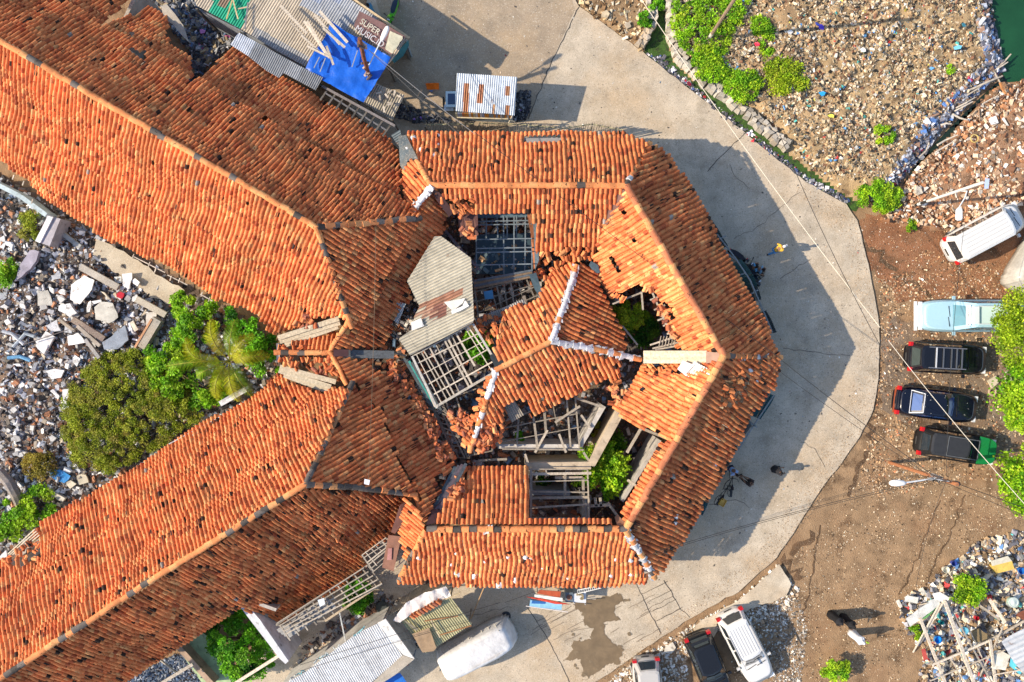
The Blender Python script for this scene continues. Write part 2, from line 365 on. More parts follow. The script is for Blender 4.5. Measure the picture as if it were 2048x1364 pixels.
scatter('rubbish_field', EDGE, 46000, .03, .23, GPAL, GW, 'dense litter and pale scraps covering the mound beside the green pond', 'rubbish', zf=zmound, dens=lambda c: .6+.9*snoise(c, 110, 12), flat=.5)
scatter('rubbish_slope', [(1715,402),(1790,372),(1875,270),(1965,175),(2005,140),(1990,60),(1965,-10),(1940,60),(1960,130),(1900,190),(1850,235),(1800,310),(1760,370)], 3200, .05, .4, [(.3,.33,.4),(.12,.12,.15),(.5,.52,.58),(.1,.2,.45),(.25,.16,.12),(.45,.05,.1)], [10,12,8,2.5,6,.8], 'dark bluish litter tipped down the slope above the ditch', 'rubbish', zf=zmound, flat=.5)
scatter('gravel_bank', MOUND2, 4200, .05, .34, [(.62,.47,.33),(.42,.2,.1),(.75,.68,.6),(.2,.1,.06),(.36,.24,.16)], [10,8,6,6,6], 'reddish earth bank strewn with pale stones east of the ditch', 'rubble', z=.25)
scatter('verge_stones', VERGE[:3]+[(1300,60),(1297,-20)], 700, .04, .3, [(.55,.42,.25),(.2,.12,.06),(.65,.58,.45)], [8,8,4], 'brown twigs and stones on the verge between road and drain', 'rubble', z=.2)
scatter('drain_litter', [(1288,105),(1425,217),(1530,302),(1612,368),(1690,408),(1700,400),(1610,350),(1520,278),(1420,200),(1320,110)], 900, .05, .28, [(.1,.1,.12),(.5,.5,.55),(.05,.08,.2),(.5,.04,.06),(.75,.72,.7)], [14,4,3,.6,3], 'litter caught along the road side of the green drain', 'rubbish', z=.02)
scatter('lot_gravel', [(1757,560),(1850,500),(2048,540),(2060,700),(2060,960),(1900,960),(1760,1000),(1720,940),(1752,820),(1762,700)], 15000, .022, .15, [(.60,.47,.32),(.45,.28,.15),(.16,.10,.06),(.74,.68,.58),(.46,.2,.1)], [10,13,13,1.6,3], 'gravel and broken stone under the row of parked cars', 'gravel', z=0, dens=lambda c: .55+.6*snoise(c, 120, 14))
scatter('yard_gravel', [(1735,900),(2060,1000),(2060,1180),(1830,1260),(1800,1380),(1480,1390),(1440,1230),(1590,1110),(1680,1000)], 16000, .02, .085, [(.55,.43,.29),(.33,.22,.13),(.12,.08,.05),(.70,.63,.5)], [10,10,10,3], 'fine gravel over the brown earth yard south of the road', 'gravel', z=0, dens=lambda c: .5+.7*snoise(c, 100, 15))
scatter('red_earth_stones', [(1715,440),(1800,430),(1930,470),(2060,520),(2060,620),(1780,600),(1750,560)], 3000, .02, .10, [(.50,.33,.2),(.26,.12,.06),(.7,.6,.5),(.12,.07,.04)], [8,8,4,6], 'small stones on the reddish earth beside the curved road', 'gravel', z=0)
scatter('kerb_gravel', [(1200,1375),(1270,1320),(1380,1250),(1480,1195),(1555,1130),(1600,1180),(1560,1240),(1440,1260),(1370,1320),(1380,1375)], 3800, .03, .22, [(.72,.66,.56),(.45,.33,.22),(.2,.15,.1),(.82,.8,.76)], [12,8,6,6], 'crushed stone between the road and the parked cars at the bottom', 'gravel', z=0)
sheet('broken_paving', [(1385,1250),(1480,1195),(1555,1128),(1580,1165),(1570,1190),(1500,1215),(1440,1250),(1410,1290),(1390,1285)], .21, 'concrete', (.60, .53, .42), jag=.1)
scatter('car_gravel', [(1540,1195),(1600,1200),(1615,1260),(1600,1375),(1540,1375),(1500,1240)], 2200, .03, .16, [(.5,.47,.42),(.3,.27,.24),(.7,.68,.62),(.15,.13,.11)], [8,8,5,6], 'greyish gravel right of the white car at the bottom', 'gravel', z=0)
scatter('road_grit', [(1600,365),(1712,430),(1757,640),(1750,820),(1640,1010),(1550,1120),(1380,1237),(1200,1370),(1150,1370),(1370,1215),(1520,1100),(1620,940),(1700,800),(1725,640),(1690,480),(1590,390)], 5200, .012, .05, [(.42,.29,.17),(.3,.2,.12),(.6,.48,.34)], [8,8,4], 'brown grit along the outer edge of the concrete road', 'grit', z=.106, flat=.3, tilt=.1, pw=1.5)
sheet('red_earth', [(1715,440),(1790,420),(1900,470),(2100,430),(2100,640),(1960,600),(1800,600),(1770,560),(1745,545)], .006, 'dirt', (.26, .115, .055), jag=.5)
sheet('dark_gravel', [(1762,660),(1790,640),(2060,660),(2060,940),(1850,880),(1790,830),(1760,820)], .010, 'dirt', (.20, .15, .11), jag=.4)
# demolition rubble in the west between the two wings
RUB = [(-40,330),(60,385),(215,482),(330,540),(400,590),(520,660),(560,720),(520,790),(420,850),(300,925),(150,1015),(60,1080),(-40,1150)]
sheet('rubble_bed', RUB, 0, 'dirt', (.13, .10, .085), .3, lambda G, d: .05+np.clip(d/2, 0, 1)*.35+snoise(G, 2.0, 41)*.18*np.clip(d, 0, 1))
def zrub(G):
    P = np.array(Wl(RUB))[:, :2]; e = edist(G, P); return .05+np.clip(e/2, 0, 1)*.35+snoise(G, 2.0, 41)*.18*np.clip(e, 0, 1)
scatter('rubble', RUB, 26000, .04, .40, [(.52,.53,.57),(.34,.36,.40),(.20,.18,.17),(.05,.045,.045),(.42,.2,.11),(.76,.75,.73),(.42,.36,.28)], [11,12,12,15,7,6,7], 'broken brick, plaster and grey stone filling the demolished plot', 'rubble', zf=zrub, dens=lambda c: np.where((c[:, 0] > 230) & (c[:, 1] < 620) & (c[:, 1] < 540+(c[:, 0]-230)*.55), .25, 1.0), pw=4.5)
sheet('slab_floor', [(200,478),(255,505),(320,548),(372,580),(348,610),(300,590),(262,560),(235,545),(195,510)], .42, 'concrete', (.52, .46, .36), jag=.12)
# ---------------------------------------------------------------- clay tile roofs
def camray_plane(px, py, p0, n):
    o = np.array([0, 0, H]); d = W(px, py, 0) - o
    return o + d * ((p0 - o) @ n) / (d @ n)
class Plane:
    def __init__(s, A, B, E, rot=0.0):
        A, B, E = W(*A), W(*B), W(*E); s.o = A
        n = np.cross(B-A, E-A); n /= np.linalg.norm(n); s.n = n if n[2] > 0 else -n
        u = (B-A)/np.linalg.norm(B-A)
        if rot: u = u*math.cos(rot)+np.cross(s.n, u)*math.sin(rot)
        v = np.cross(s.n, u)
        if v @ (E-A) < 0: v = -v
        s.u, s.v = u, v
    def hit(s, px, py): return camray_plane(px, py, s.o, s.n)
    def uv(s, px, py): d = s.hit(px, py)-s.o; return (d @ s.u, d @ s.v)
    def z(s, x, y): return s.o[2]-((x-s.o[0])*s.n[0]+(y-s.o[1])*s.n[1])/s.n[2]
TP = [0, .10, .28, .48, .66, .77, .89, 1.0]
def tile_template(pw, ln):
    hs = [.0, .060, .096, .094, .060, .0, -.014, .0]
    v = []
    for row, (vv, dz) in enumerate([(0, .0), (ln, .030), (ln, .0)]):
        for t, h in zip(TP, hs): v.append(((t-.5)*pw*1.03, vv, (h if row < 2 else h-.02)+dz))
    n = len(TP); f = [(r*n+i, r*n+i+1, (r+1)*n+i+1, (r+1)*n+i) for r in range(2) for i in range(n-1)]
    return np.array(v), np.array(f)
OR = dict(a=(.75, .275, .10), b=(.60, .155, .052), c=(.82, .38, .15), dark=(.022, .012, .009))
def tiles(name, parent, pl, poly, holes=(), pw=.228, ln=.285, sag=.10, sway=.10, dark=.08, miss=.0015, seed=0, pal='ab', tier=None, mess=0.0, messpoly=(), bright=1.0, label=None, moss=None):
    r = np.random.default_rng(100+seed)
    Q = np.array([pl.uv(*p) for p in poly]); HQ = [np.array([pl.uv(*p) for p in h]) for h in holes]
    MQ = [np.array([pl.uv(*p) for p in h]) for h in messpoly]
    lo, hi = Q.min(0)-.5, Q.max(0)+.5
    iu = np.arange(int((hi[0]-lo[0])/pw)+1); iv = np.arange(int((hi[1]-lo[1])/ln)+1)
    I, J = np.meshgrid(iu, iv, indexing='ij'); I = I.ravel(); J = J.ravel()
    P = np.stack([lo[0]+I*pw, lo[1]+J*ln], 1)
    rowj = r.normal(size=len(iv))*.006; colj = r.normal(size=len(iu))*.006
    sw = sway*snoise(np.stack([P[:, 0]*.25, P[:, 1]], 1), 3.2, 11+seed, 2)
    sw2 = .05*snoise(P, 1.6, 17+seed, 2)
    U = P[:, 0]+sw+sw2+colj[I]; V = P[:, 1]+rowj[J]+.03*snoise(P, 2.2, 19+seed, 2)+.05*colj[I]*20*.2
    C = np.stack([U, V+ln*.5], 1)
    k = inpoly(C, Q)
    for h in HQ: k &= ~inpoly(C, h)
    k &= r.random(len(C)) > miss
    ms = np.full(len(C), mess)
    for h in MQ: ms[inpoly(C, h)] = 1.0
    k &= ~((ms > .5) & (r.random(len(C)) < .22))
    z = sag*snoise(C, 4.5, 23+seed, 3)+.004*r.normal(size=len(C))
    if tier is not None:   # lower course steps down
        ta, tb = pl.uv(*tier[0]), pl.uv(*tier[1]); tv = np.interp(C[:, 0], *zip(*sorted([ta, tb])))
        z = z - np.where(C[:, 1] > tv, .16, 0)
    k0 = k; U, V, z, C, ms = U[k], V[k], z[k], C[k], ms[k]; n = len(U)
    yaw = .013*r.normal(size=n)+ms*.5*r.normal(size=n); t1 = .010*r.normal(size=n)+ms*.25*r.normal(size=n); t2 = .010*r.normal(size=n)+ms*.18*r.normal(size=n)
    U = U+ms*.06*r.normal(size=n); z = z+ms*.05*abs(r.normal(size=n))
    cu = pl.u[None]*np.cos(yaw)[:, None]+pl.v[None]*np.sin(yaw)[:, None]; cv = -pl.u[None]*np.sin(yaw)[:, None]+pl.v[None]*np.cos(yaw)[:, None]
    cu = cu+pl.n*t1[:, None]; cv = cv+pl.n*t2[:, None]; cn = np.tile(pl.n, (n, 1))
    M = np.stack([cu, cv, cn], 2)
    T = pl.o+np.outer(U, pl.u)+np.outer(V, pl.v)+np.outer(z, pl.n)
    tv, tf = tile_template(pw, ln*1.12)
    tint = r.random(n)[:, None]; pala = np.array(OR['a']), np.array(OR['b']), np.array(OR['c'])
    base = pala[1]*(1-tint)+pala[0]*tint
    lt = r.random(n) < (.11 if 'c' in pal else .05); base[lt] = pala[2]*r.uniform(.75, 1.0, (lt.sum(), 1))
    base *= (1+.085*r.normal(size=(n, 1))).clip(.5, 1.5)*bright  # bright puts sunlight into the colour: sun-facing slopes lighter, slopes facing away darker
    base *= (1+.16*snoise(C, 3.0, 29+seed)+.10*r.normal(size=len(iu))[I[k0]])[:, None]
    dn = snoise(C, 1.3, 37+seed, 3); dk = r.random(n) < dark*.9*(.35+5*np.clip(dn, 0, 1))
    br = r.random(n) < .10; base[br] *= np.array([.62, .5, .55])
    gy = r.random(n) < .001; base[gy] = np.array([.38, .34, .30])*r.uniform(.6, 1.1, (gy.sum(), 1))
    mb = MB(); mb.inst(tv, tf, M, T, base)
    fc = mb.C[-1].reshape(n, len(tf), 3); hit = r.random((n, len(tf))) < np.where(r.random(n) < .16, .9, .30)[:, None]; hit &= dk[:, None]
    fc[hit] = np.array(OR['dark'])*r.uniform(.5, 2.5, (hit.sum(), 1)); mb.C[-1] = fc.reshape(-1, 3)
    o = mb.build(name, 'clay_tile', parent, smooth=False)
    if label: o['label'] = label
    return o
def caps(parent, pts, r_=.16, white=0.0, dark=.12, ln=.40, col=None, name='ridge_cap', zoff=.06, label=None):
    P = [W(*p) for p in pts]; Q = []; 
    for i in range(len(P)-1):
        L = np.linalg.norm(P[i+1]-P[i]); n = max(1, int(round(L/ln)))
        for k in range(n): Q.append((P[i]+(P[i+1]-P[i])*k/n, P[i]+(P[i+1]-P[i])*(k+1)/n))
    mb = MB(); K = 7
    for a, b in Q:
        a = a+np.array([*rng.normal(size=2)*.018, zoff+rng.normal()*.012]); b = b+np.array([*rng.normal(size=2)*.018, zoff-.01]); d = b-a; L = np.linalg.norm(d); d /= L
        s = np.cross([0, 0, 1], d); s /= np.linalg.norm(s); u = np.cross(d, s)
        c = np.array(col or OR['a'])*rng.uniform(.75, 1.2)
        if rng.random() < .25: c = np.array(OR['c'])*rng.uniform(.8, 1.05)
        if rng.random() < dark: c = np.array([.10, .085, .075])*rng.uniform(.6, 1.8)
        if rng.random() < white: c = np.array([.70, .70, .72])*rng.uniform(.75, 1.1)
        rr = [r_*rng.uniform(.95, 1.05), r_*.86]; v = []
        for q, e, h in ((a, -.03, rr[0]), (b, .05, rr[1])):
            for j in range(K+1):
                t = math.pi*(j/K)*1.1-.05*math.pi; v.append(q+d*e+s*h*math.cos(t)+u*(h*math.sin(t)*.8))
        mb.box((a+b)/2-u*.13, (L+.02, r_*1.7, .26), c*.8, M=np.stack([d, s, u], 1))  # hidden box added under each cap to stop sunlight leaking through
        n = K+1; mb.add(v, [(j, j+1, n+j+1, n+j) for j in range(K)]+[tuple(range(n))], c)
        if white and rng.random() < white*1.5:   # mortar on the joint
            for q_ in range(4):
                e = rng.choice([-1, 1]); mb.box(a+d*L*rng.random()+s*e*r_*rng.uniform(.5, 1.05)+u*r_*rng.uniform(-.1, .35), (rng.uniform(.08, .3), rng.uniform(.06, .16), .06), np.array([.72, .72, .73])*rng.uniform(.7, 1.05), rz=0, M=np.stack([d*.9+s*.3, s, u], 1))
    o = mb.build(name, 'clay_tile', parent, smooth=False)
    if label: o['label'] = label
    return o
def wallseg(parent, pts, z1, th=.18, col=(.45, .42, .38), name='wall', mat='plaster', z0=0.0):
    """masonry along a photo polyline (pixel position of the wall's top)"""
    for i in range(len(pts)-1):
        a, b = W(*pts[i], z1), W(*pts[i+1], z1); d = b[:2]-a[:2]; L = np.linalg.norm(d); n = np.array([-d[1], d[0]])/L*th/2; e = d/L*th/2*.98
        p = [a[:2]-n-(e if i == 0 else -e*0), b[:2]-n, b[:2]+n, a[:2]+n-(e if i == 0 else e*0)]
        MB().prism([tuple(q) for q in p], z0, z1-.002*i, col).build(name, mat, parent)
def rndwood(v=.32): 
    k = rng.uniform(.7, 1.25)*v; return (k*1.08, k*.95, k*.78)
def stick(parent, p, q, w=.06, h=.06, col=None, name='batten', mat='wood'):
    return MB().beam(W(*p), W(*q), w, h, rndwood() if col is None else col).build(name, mat, parent)
# --- north-west wing -------------------------------------------------------
nw = thing('tiled_building', 'long tiled wing running from the top left corner to the middle, ridge sloping down right', 'building', W(400, 320, 0))
A_r0, A_r1 = (0, 81, 8.1), (634, 454, 8.1)
plA1 = Plane(A_r0, A_r1, (262, 501, 3.5)); plA2 = Plane(A_r0, A_r1, (562, 150, 3.5))
A3a, A3b = (704, 655, 5.4), (842, 437, 5.6)
plA3 = Plane(A3a, A3b, (900, 580, 3.3)); plA3.o = W(*A3a)
n3 = np.cross(W(*A3a)-W(*A_r1), W(*A3b)-W(*A_r1)); n3 /= np.linalg.norm(n3); plA3.n = n3 if n3[2] > 0 else -n3
plA3.u = W(*A3b)-W(*A3a); plA3.u /= np.linalg.norm(plA3.u); plA3.v = np.cross(plA3.n, plA3.u); plA3.v *= 1 if plA3.v[2] < 0 else -1
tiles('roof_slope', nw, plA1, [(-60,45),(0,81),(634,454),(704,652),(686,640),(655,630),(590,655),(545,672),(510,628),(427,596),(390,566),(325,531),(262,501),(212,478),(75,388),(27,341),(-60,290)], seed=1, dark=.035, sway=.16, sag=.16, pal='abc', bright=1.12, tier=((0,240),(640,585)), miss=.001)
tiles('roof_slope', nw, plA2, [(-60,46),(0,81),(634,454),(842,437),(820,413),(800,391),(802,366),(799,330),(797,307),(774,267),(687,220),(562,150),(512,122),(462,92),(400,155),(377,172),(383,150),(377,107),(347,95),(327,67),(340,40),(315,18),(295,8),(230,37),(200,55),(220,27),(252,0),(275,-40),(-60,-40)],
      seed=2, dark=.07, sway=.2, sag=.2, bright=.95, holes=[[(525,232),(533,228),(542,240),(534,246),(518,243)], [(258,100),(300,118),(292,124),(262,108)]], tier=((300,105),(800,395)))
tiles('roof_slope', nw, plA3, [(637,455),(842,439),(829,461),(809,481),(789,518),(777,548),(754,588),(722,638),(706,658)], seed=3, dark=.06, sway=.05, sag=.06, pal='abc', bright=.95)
pl3b = Plane.__new__(Plane); pl3b.__dict__.update(plA3.__dict__); pl3b.o = plA3.o-np.array([0, 0, .28])
tiles('roof_slope', nw, pl3b, [(842,439),(815,420),(862,368),(892,428),(882,466),(862,481),(838,520),(814,563),(824,606),(809,606),(787,643),(772,673),(770,694),(668,697),(690,668),(722,638),(754,588),(789,518),(829,461)], seed=4, dark=.09, sway=.05, sag=.08, pal='abc', bright=.9)
caps(nw, [(-30,63,8.15),(0,81,8.15),(262,236,8.1),(634,454,8.1)], dark=.10)
caps(nw, [(634,454,8.1),(665,545,6.8),(704,655,5.4)], dark=.3)
caps(nw, [(637,454,8.1),(740,446,6.85),(842,436,5.6)], dark=.45)
wallseg(nw, [(-60,262),(60,345),(250,465),(420,565),(560,655)], 3.2)
wallseg(nw, [(275,-20),(230,80),(370,200)], 3.0); wallseg(nw, [(370,200),(462,120),(600,198),(780,300)], 3.1)
# --- south-west wing -------------------------------------------------------
sw_ = thing('tiled_building', 'long tiled wing running from the bottom left corner to the middle, ridge sloping up right', 'building', W(400, 1080, 0))
B_r0, B_r1 = (0, 1358, 8.1), (612, 968, 8.1); B3a, B3b = (706, 764, 5.4), (832, 989, 5.6)
plB1 = Plane(B_r0, B_r1, (410, 842, 3.5)); plB2 = Plane(B_r0, B_r1, (482, 1215, 3.6))
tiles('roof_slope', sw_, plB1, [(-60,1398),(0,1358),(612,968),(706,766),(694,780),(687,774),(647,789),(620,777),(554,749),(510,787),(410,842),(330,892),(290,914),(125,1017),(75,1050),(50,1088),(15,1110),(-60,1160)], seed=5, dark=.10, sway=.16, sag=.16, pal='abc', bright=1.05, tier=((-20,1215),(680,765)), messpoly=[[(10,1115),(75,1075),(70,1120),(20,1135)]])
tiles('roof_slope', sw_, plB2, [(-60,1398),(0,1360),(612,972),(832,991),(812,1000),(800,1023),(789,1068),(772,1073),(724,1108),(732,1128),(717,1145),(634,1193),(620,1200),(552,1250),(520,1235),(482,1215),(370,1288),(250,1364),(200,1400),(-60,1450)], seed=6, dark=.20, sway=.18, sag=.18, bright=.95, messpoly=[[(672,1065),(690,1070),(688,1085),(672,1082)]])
plB3 = Plane.__new__(Plane); n3 = np.cross(W(*B3a)-W(*B_r1), W(*B3b)-W(*B_r1)); n3 /= np.linalg.norm(n3); plB3.n = n3 if n3[2] > 0 else -n3
plB3.o = W(*B3a); plB3.u = W(*B3b)-W(*B3a); plB3.u /= np.linalg.norm(plB3.u); plB3.v = np.cross(plB3.n, plB3.u); plB3.v *= 1 if plB3.v[2] < 0 else -1
pl4 = Plane.__new__(Plane); pl4.__dict__.update(plB3.__dict__); pl4.o = plB3.o-np.array([0, 0, .22])
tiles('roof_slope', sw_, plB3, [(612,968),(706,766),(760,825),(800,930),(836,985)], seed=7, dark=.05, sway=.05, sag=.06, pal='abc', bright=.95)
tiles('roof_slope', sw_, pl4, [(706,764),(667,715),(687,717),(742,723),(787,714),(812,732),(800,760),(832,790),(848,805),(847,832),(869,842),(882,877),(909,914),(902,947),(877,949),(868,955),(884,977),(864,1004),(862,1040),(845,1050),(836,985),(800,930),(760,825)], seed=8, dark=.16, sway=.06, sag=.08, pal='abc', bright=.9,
      messpoly=[[(742,718),(790,710),(850,800),(860,850),(905,915),(890,930),(860,860),(830,820),(795,770),(745,740)]], holes=[[(868,955),(884,950),(886,972),(876,975)]])
caps(sw_, [(-30,1377,8.15),(0,1358,8.15),(300,1162,8.1),(612,968,8.1)], dark=.28)
caps(sw_, [(612,968,8.1),(660,866,6.7),(706,764,5.4)], dark=.6, col=(.4, .2, .1))
caps(sw_, [(615,969,8.1),(720,975,6.85),(832,989,5.3)], dark=.55)
wallseg(sw_, [(-40,1172),(125,1045),(330,915),(554,775)], 3.2); wallseg(sw_, [(250,1340),(482,1195),(552,1220)], 3.2)
# --- small linking roof ----------------------------------------------------
lk = thing('linking_roof', 'small two-sided tiled roof between the two long wings, ridge level at the centre left', 'roof', W(610, 706, 0))
plJ1 = Plane((548,705,4.9), (665,705,4.9), (600,668,4.3)); plJ2 = Plane((548,706,4.9), (665,706,4.9), (610,755,4.2))
tiles('roof_slope', lk, plJ1, [(550,703),(552,697),(600,684),(680,660),(692,648),(672,682),(664,703)], seed=9, dark=.08, messpoly=[[(550,703),(600,690),(600,700)]], pal='abc')
tiles('roof_slope', lk, plJ2, [(554,712),(657,710),(687,757),(662,752),(640,748),(600,742),(574,730)], seed=10, dark=.08, mess=.7, pal='abc', bright=1.1)
caps(lk, [(548,705,5.0),(660,705,5.0)], r_=.15); caps(lk, [(697,645,5.3),(672,680,5.2),(661,702,5.1)], r_=.14); caps(lk, [(661,702,5.1),(680,738,5.0),(692,768,5.1)], r_=.14, dark=.3)
wallseg(lk, [(556,690),(556,725)], 3.9)
for y0, a, b in ((0, (556,676,4.4), (678,637,5.0)), (1, (560,683,4.3), (680,645,4.9)), (2, (570,690,4.3), (676,653,4.8)), (3, (560,734,4.3), (672,764,4.7)), (4, (558,741,4.2), (662,774,4.6)), (5, (568,750,4.1), (656,782,4.5))):
    stick(lk, a, b, .26, .05, (.46, .40, .30), 'valley_board')
for k in range(3): stick(lk, (668,702+k*5,4.9), (788,705+k*4.5,4.5), .17, .04, (.10, .11, .12), 'valley_board')
# --- the ring --------------------------------------------------------------
ring = thing('tiled_building', 'angular ring of tiled roofs round the courtyards, beside the curved road', 'building', W(1250, 700, 0))
zr_, ze = 6.0, 3.6
N0, N1, E1, S1, S0 = (862,371,zr_), (1252,371,zr_), (1447,712,zr_), (1252,1057,zr_), (852,1057,zr_)
plC1 = Plane(N0, N1, (1000,263,ze)); plC2 = Plane(N0, N1, (1000,520,3.3)); plC3 = Plane(N1, E1, (1424,451,ze)); plC4 = Plane(N1, E1, (1196,541,3.5))
plC5 = Plane(S1, E1, (1434,965,ze)); plC6 = Plane(S1, E1, (1224,815,3.4)); plC7 = Plane(S0, S1, (1000,1168,ze)); plC8 = Plane(S0, S1, (1000,932,3.6))
big = dict(pw=.25, ln=.285)
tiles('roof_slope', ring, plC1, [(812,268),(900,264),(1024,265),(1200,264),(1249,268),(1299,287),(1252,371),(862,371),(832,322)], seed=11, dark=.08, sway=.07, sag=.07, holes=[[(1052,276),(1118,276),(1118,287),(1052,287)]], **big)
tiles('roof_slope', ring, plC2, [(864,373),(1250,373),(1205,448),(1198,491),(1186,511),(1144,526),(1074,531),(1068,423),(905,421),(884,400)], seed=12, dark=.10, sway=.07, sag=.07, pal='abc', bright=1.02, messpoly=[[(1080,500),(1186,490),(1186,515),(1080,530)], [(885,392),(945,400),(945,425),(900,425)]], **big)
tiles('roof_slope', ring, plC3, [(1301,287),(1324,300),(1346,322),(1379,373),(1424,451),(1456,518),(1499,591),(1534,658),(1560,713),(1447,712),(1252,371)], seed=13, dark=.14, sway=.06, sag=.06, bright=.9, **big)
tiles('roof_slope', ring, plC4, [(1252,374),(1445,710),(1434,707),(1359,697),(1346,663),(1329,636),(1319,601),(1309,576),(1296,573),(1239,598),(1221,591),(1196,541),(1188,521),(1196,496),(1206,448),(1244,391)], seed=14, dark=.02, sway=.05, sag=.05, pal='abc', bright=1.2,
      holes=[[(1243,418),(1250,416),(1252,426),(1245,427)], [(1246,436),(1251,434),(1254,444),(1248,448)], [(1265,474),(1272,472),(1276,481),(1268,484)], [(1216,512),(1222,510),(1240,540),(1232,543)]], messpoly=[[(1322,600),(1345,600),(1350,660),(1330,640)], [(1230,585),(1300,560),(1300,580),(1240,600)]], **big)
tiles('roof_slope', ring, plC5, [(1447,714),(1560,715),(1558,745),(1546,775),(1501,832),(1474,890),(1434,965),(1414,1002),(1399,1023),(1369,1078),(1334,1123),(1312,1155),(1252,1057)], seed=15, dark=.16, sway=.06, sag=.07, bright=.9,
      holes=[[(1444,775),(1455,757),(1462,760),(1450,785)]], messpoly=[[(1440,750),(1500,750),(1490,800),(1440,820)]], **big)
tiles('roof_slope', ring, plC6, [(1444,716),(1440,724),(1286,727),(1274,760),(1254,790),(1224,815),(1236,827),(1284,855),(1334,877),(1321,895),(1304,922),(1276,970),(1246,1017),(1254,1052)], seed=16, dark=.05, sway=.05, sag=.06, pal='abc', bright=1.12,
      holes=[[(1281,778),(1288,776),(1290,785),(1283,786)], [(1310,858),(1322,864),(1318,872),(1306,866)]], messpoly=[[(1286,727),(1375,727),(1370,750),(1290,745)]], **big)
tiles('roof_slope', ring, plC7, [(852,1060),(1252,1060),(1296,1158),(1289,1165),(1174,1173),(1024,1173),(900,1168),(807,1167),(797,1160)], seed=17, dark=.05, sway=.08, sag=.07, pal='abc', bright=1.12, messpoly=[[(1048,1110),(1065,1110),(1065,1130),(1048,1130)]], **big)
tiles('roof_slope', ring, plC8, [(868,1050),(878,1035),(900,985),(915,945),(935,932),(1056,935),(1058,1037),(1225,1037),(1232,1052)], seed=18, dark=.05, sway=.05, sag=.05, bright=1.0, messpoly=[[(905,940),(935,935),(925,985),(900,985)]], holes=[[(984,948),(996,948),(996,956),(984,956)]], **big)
plx = Plane((862,371,5.9), (812,437,5.25), (800,350,4.7))
tiles('roof_slope', ring, plx, [(834,325),(858,366),(815,433),(812,406),(807,371),(805,341),(820,320)], seed=19, dark=.1, sag=.04, sway=.04)
ply = Plane((850,1060,5.6), (800,1155,3.6), (800,1080,4.4))
tiles('roof_slope', ring, ply, [(802,1068),(807,1023),(812,1000),(835,1015),(850,1058),(812,1122),(806,1100)], seed=20, dark=.05, sag=.04, sway=.04, pal='abc', bright=1.15)
caps(ring, [N0, (1060,371,6.02), N1], r_=.17, dark=.04)
caps(ring, [(862,371,6.0),(832,322,5.0)], r_=.15); caps(ring, [(864,372,6.05),(838,405,5.7),(815,436,5.4)], white=.8, dark=.2)
caps(ring, [(1252,371,6.0),(1300,287,3.7)], r_=.17, dark=.05, white=.15)
caps(ring, [N1, (1350,543,6.02), E1], r_=.19, dark=.0, col=(.55, .19, .09)); caps(ring, [E1, (1350,885,6.02), S1], r_=.19, dark=.0, col=(.55, .19, .09))
caps(ring, [E1, (1562,714,3.6)], r_=.17, dark=.25, white=.1)
caps(ring, [S1, (1050,1058,6.02), (856,1058,6.0)], r_=.17, dark=.22, white=.06)
caps(ring, [(1252,1060,6.0),(1310,1156,3.7)], r_=.18, white=.55, dark=.1); caps(ring, [(852,1060,5.6),(798,1162,3.6)], r_=.18, dark=.35)
caps(ring, [(832,989,5.2),(852,1055,5.3)], r_=.15, dark=.2)
wallseg(ring, [(815,278),(1240,278),(1295,300),(1405,470),(1540,713),(1400,985),(1300,1140),(815,1150)], 3.0, name='wall', col=(.40, .40, .38))
wallseg(ring, [(1186,540),(1240,605)], 2.9); wallseg(ring, [(1246,1000),(1320,880)], 2.9)
# --- inner pavilion --------------------------------------------------------
pav = thing('tiled_pavilion', 'low hipped tile roof in the middle with white mortared hips, its south side fallen in', 'building', W(1100, 700, 0))
ap = 5.5; D0, D1_ = (992,740,ap), (1103,683,ap)
plD1 = Plane(D0, D1_, (1024,612,3.9)); plD3 = Plane(D0, D1_, (1114,802,3.9)); plD2 = Plane(D1_, (1154,531,3.9), (1230,640,3.7)); plD4 = Plane(D0, (940,905,3.8), (890,790,3.6))
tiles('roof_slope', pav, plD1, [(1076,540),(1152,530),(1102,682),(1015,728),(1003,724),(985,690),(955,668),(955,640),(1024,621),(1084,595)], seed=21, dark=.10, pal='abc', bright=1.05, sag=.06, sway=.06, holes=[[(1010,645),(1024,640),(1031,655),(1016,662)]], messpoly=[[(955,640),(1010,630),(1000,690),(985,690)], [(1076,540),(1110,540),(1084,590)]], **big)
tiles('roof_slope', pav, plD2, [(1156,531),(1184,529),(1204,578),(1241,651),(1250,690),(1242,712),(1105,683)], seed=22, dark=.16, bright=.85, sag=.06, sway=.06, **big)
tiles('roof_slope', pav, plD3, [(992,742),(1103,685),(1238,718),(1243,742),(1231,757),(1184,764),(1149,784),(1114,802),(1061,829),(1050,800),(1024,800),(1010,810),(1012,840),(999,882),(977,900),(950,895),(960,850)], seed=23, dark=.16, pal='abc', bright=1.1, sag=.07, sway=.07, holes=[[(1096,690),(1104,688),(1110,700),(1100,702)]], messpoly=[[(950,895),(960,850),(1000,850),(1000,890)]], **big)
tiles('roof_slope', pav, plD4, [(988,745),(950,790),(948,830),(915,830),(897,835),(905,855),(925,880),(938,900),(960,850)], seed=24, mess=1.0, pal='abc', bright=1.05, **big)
caps(pav, [D1_, (1128,610,4.7), (1154,531,3.9)], white=.75, dark=.05); caps(pav, [D1_, (1200,700,4.6), (1280,718,3.9)], white=.7, dark=.1)
caps(pav, [D0, D1_], dark=.05); caps(pav, [D0, (965,825,4.6), (940,902,3.9)], white=.35, dark=.3)
wallseg(pav, [(1000,893),(1160,893),(1208,812)], 2.7, .24, (.55, .52, .48)); wallseg(pav, [(1080,560),(1170,560),(1215,650)], 2.9); wallseg(pav, [(1080,560),(1080,600)], 2.9)
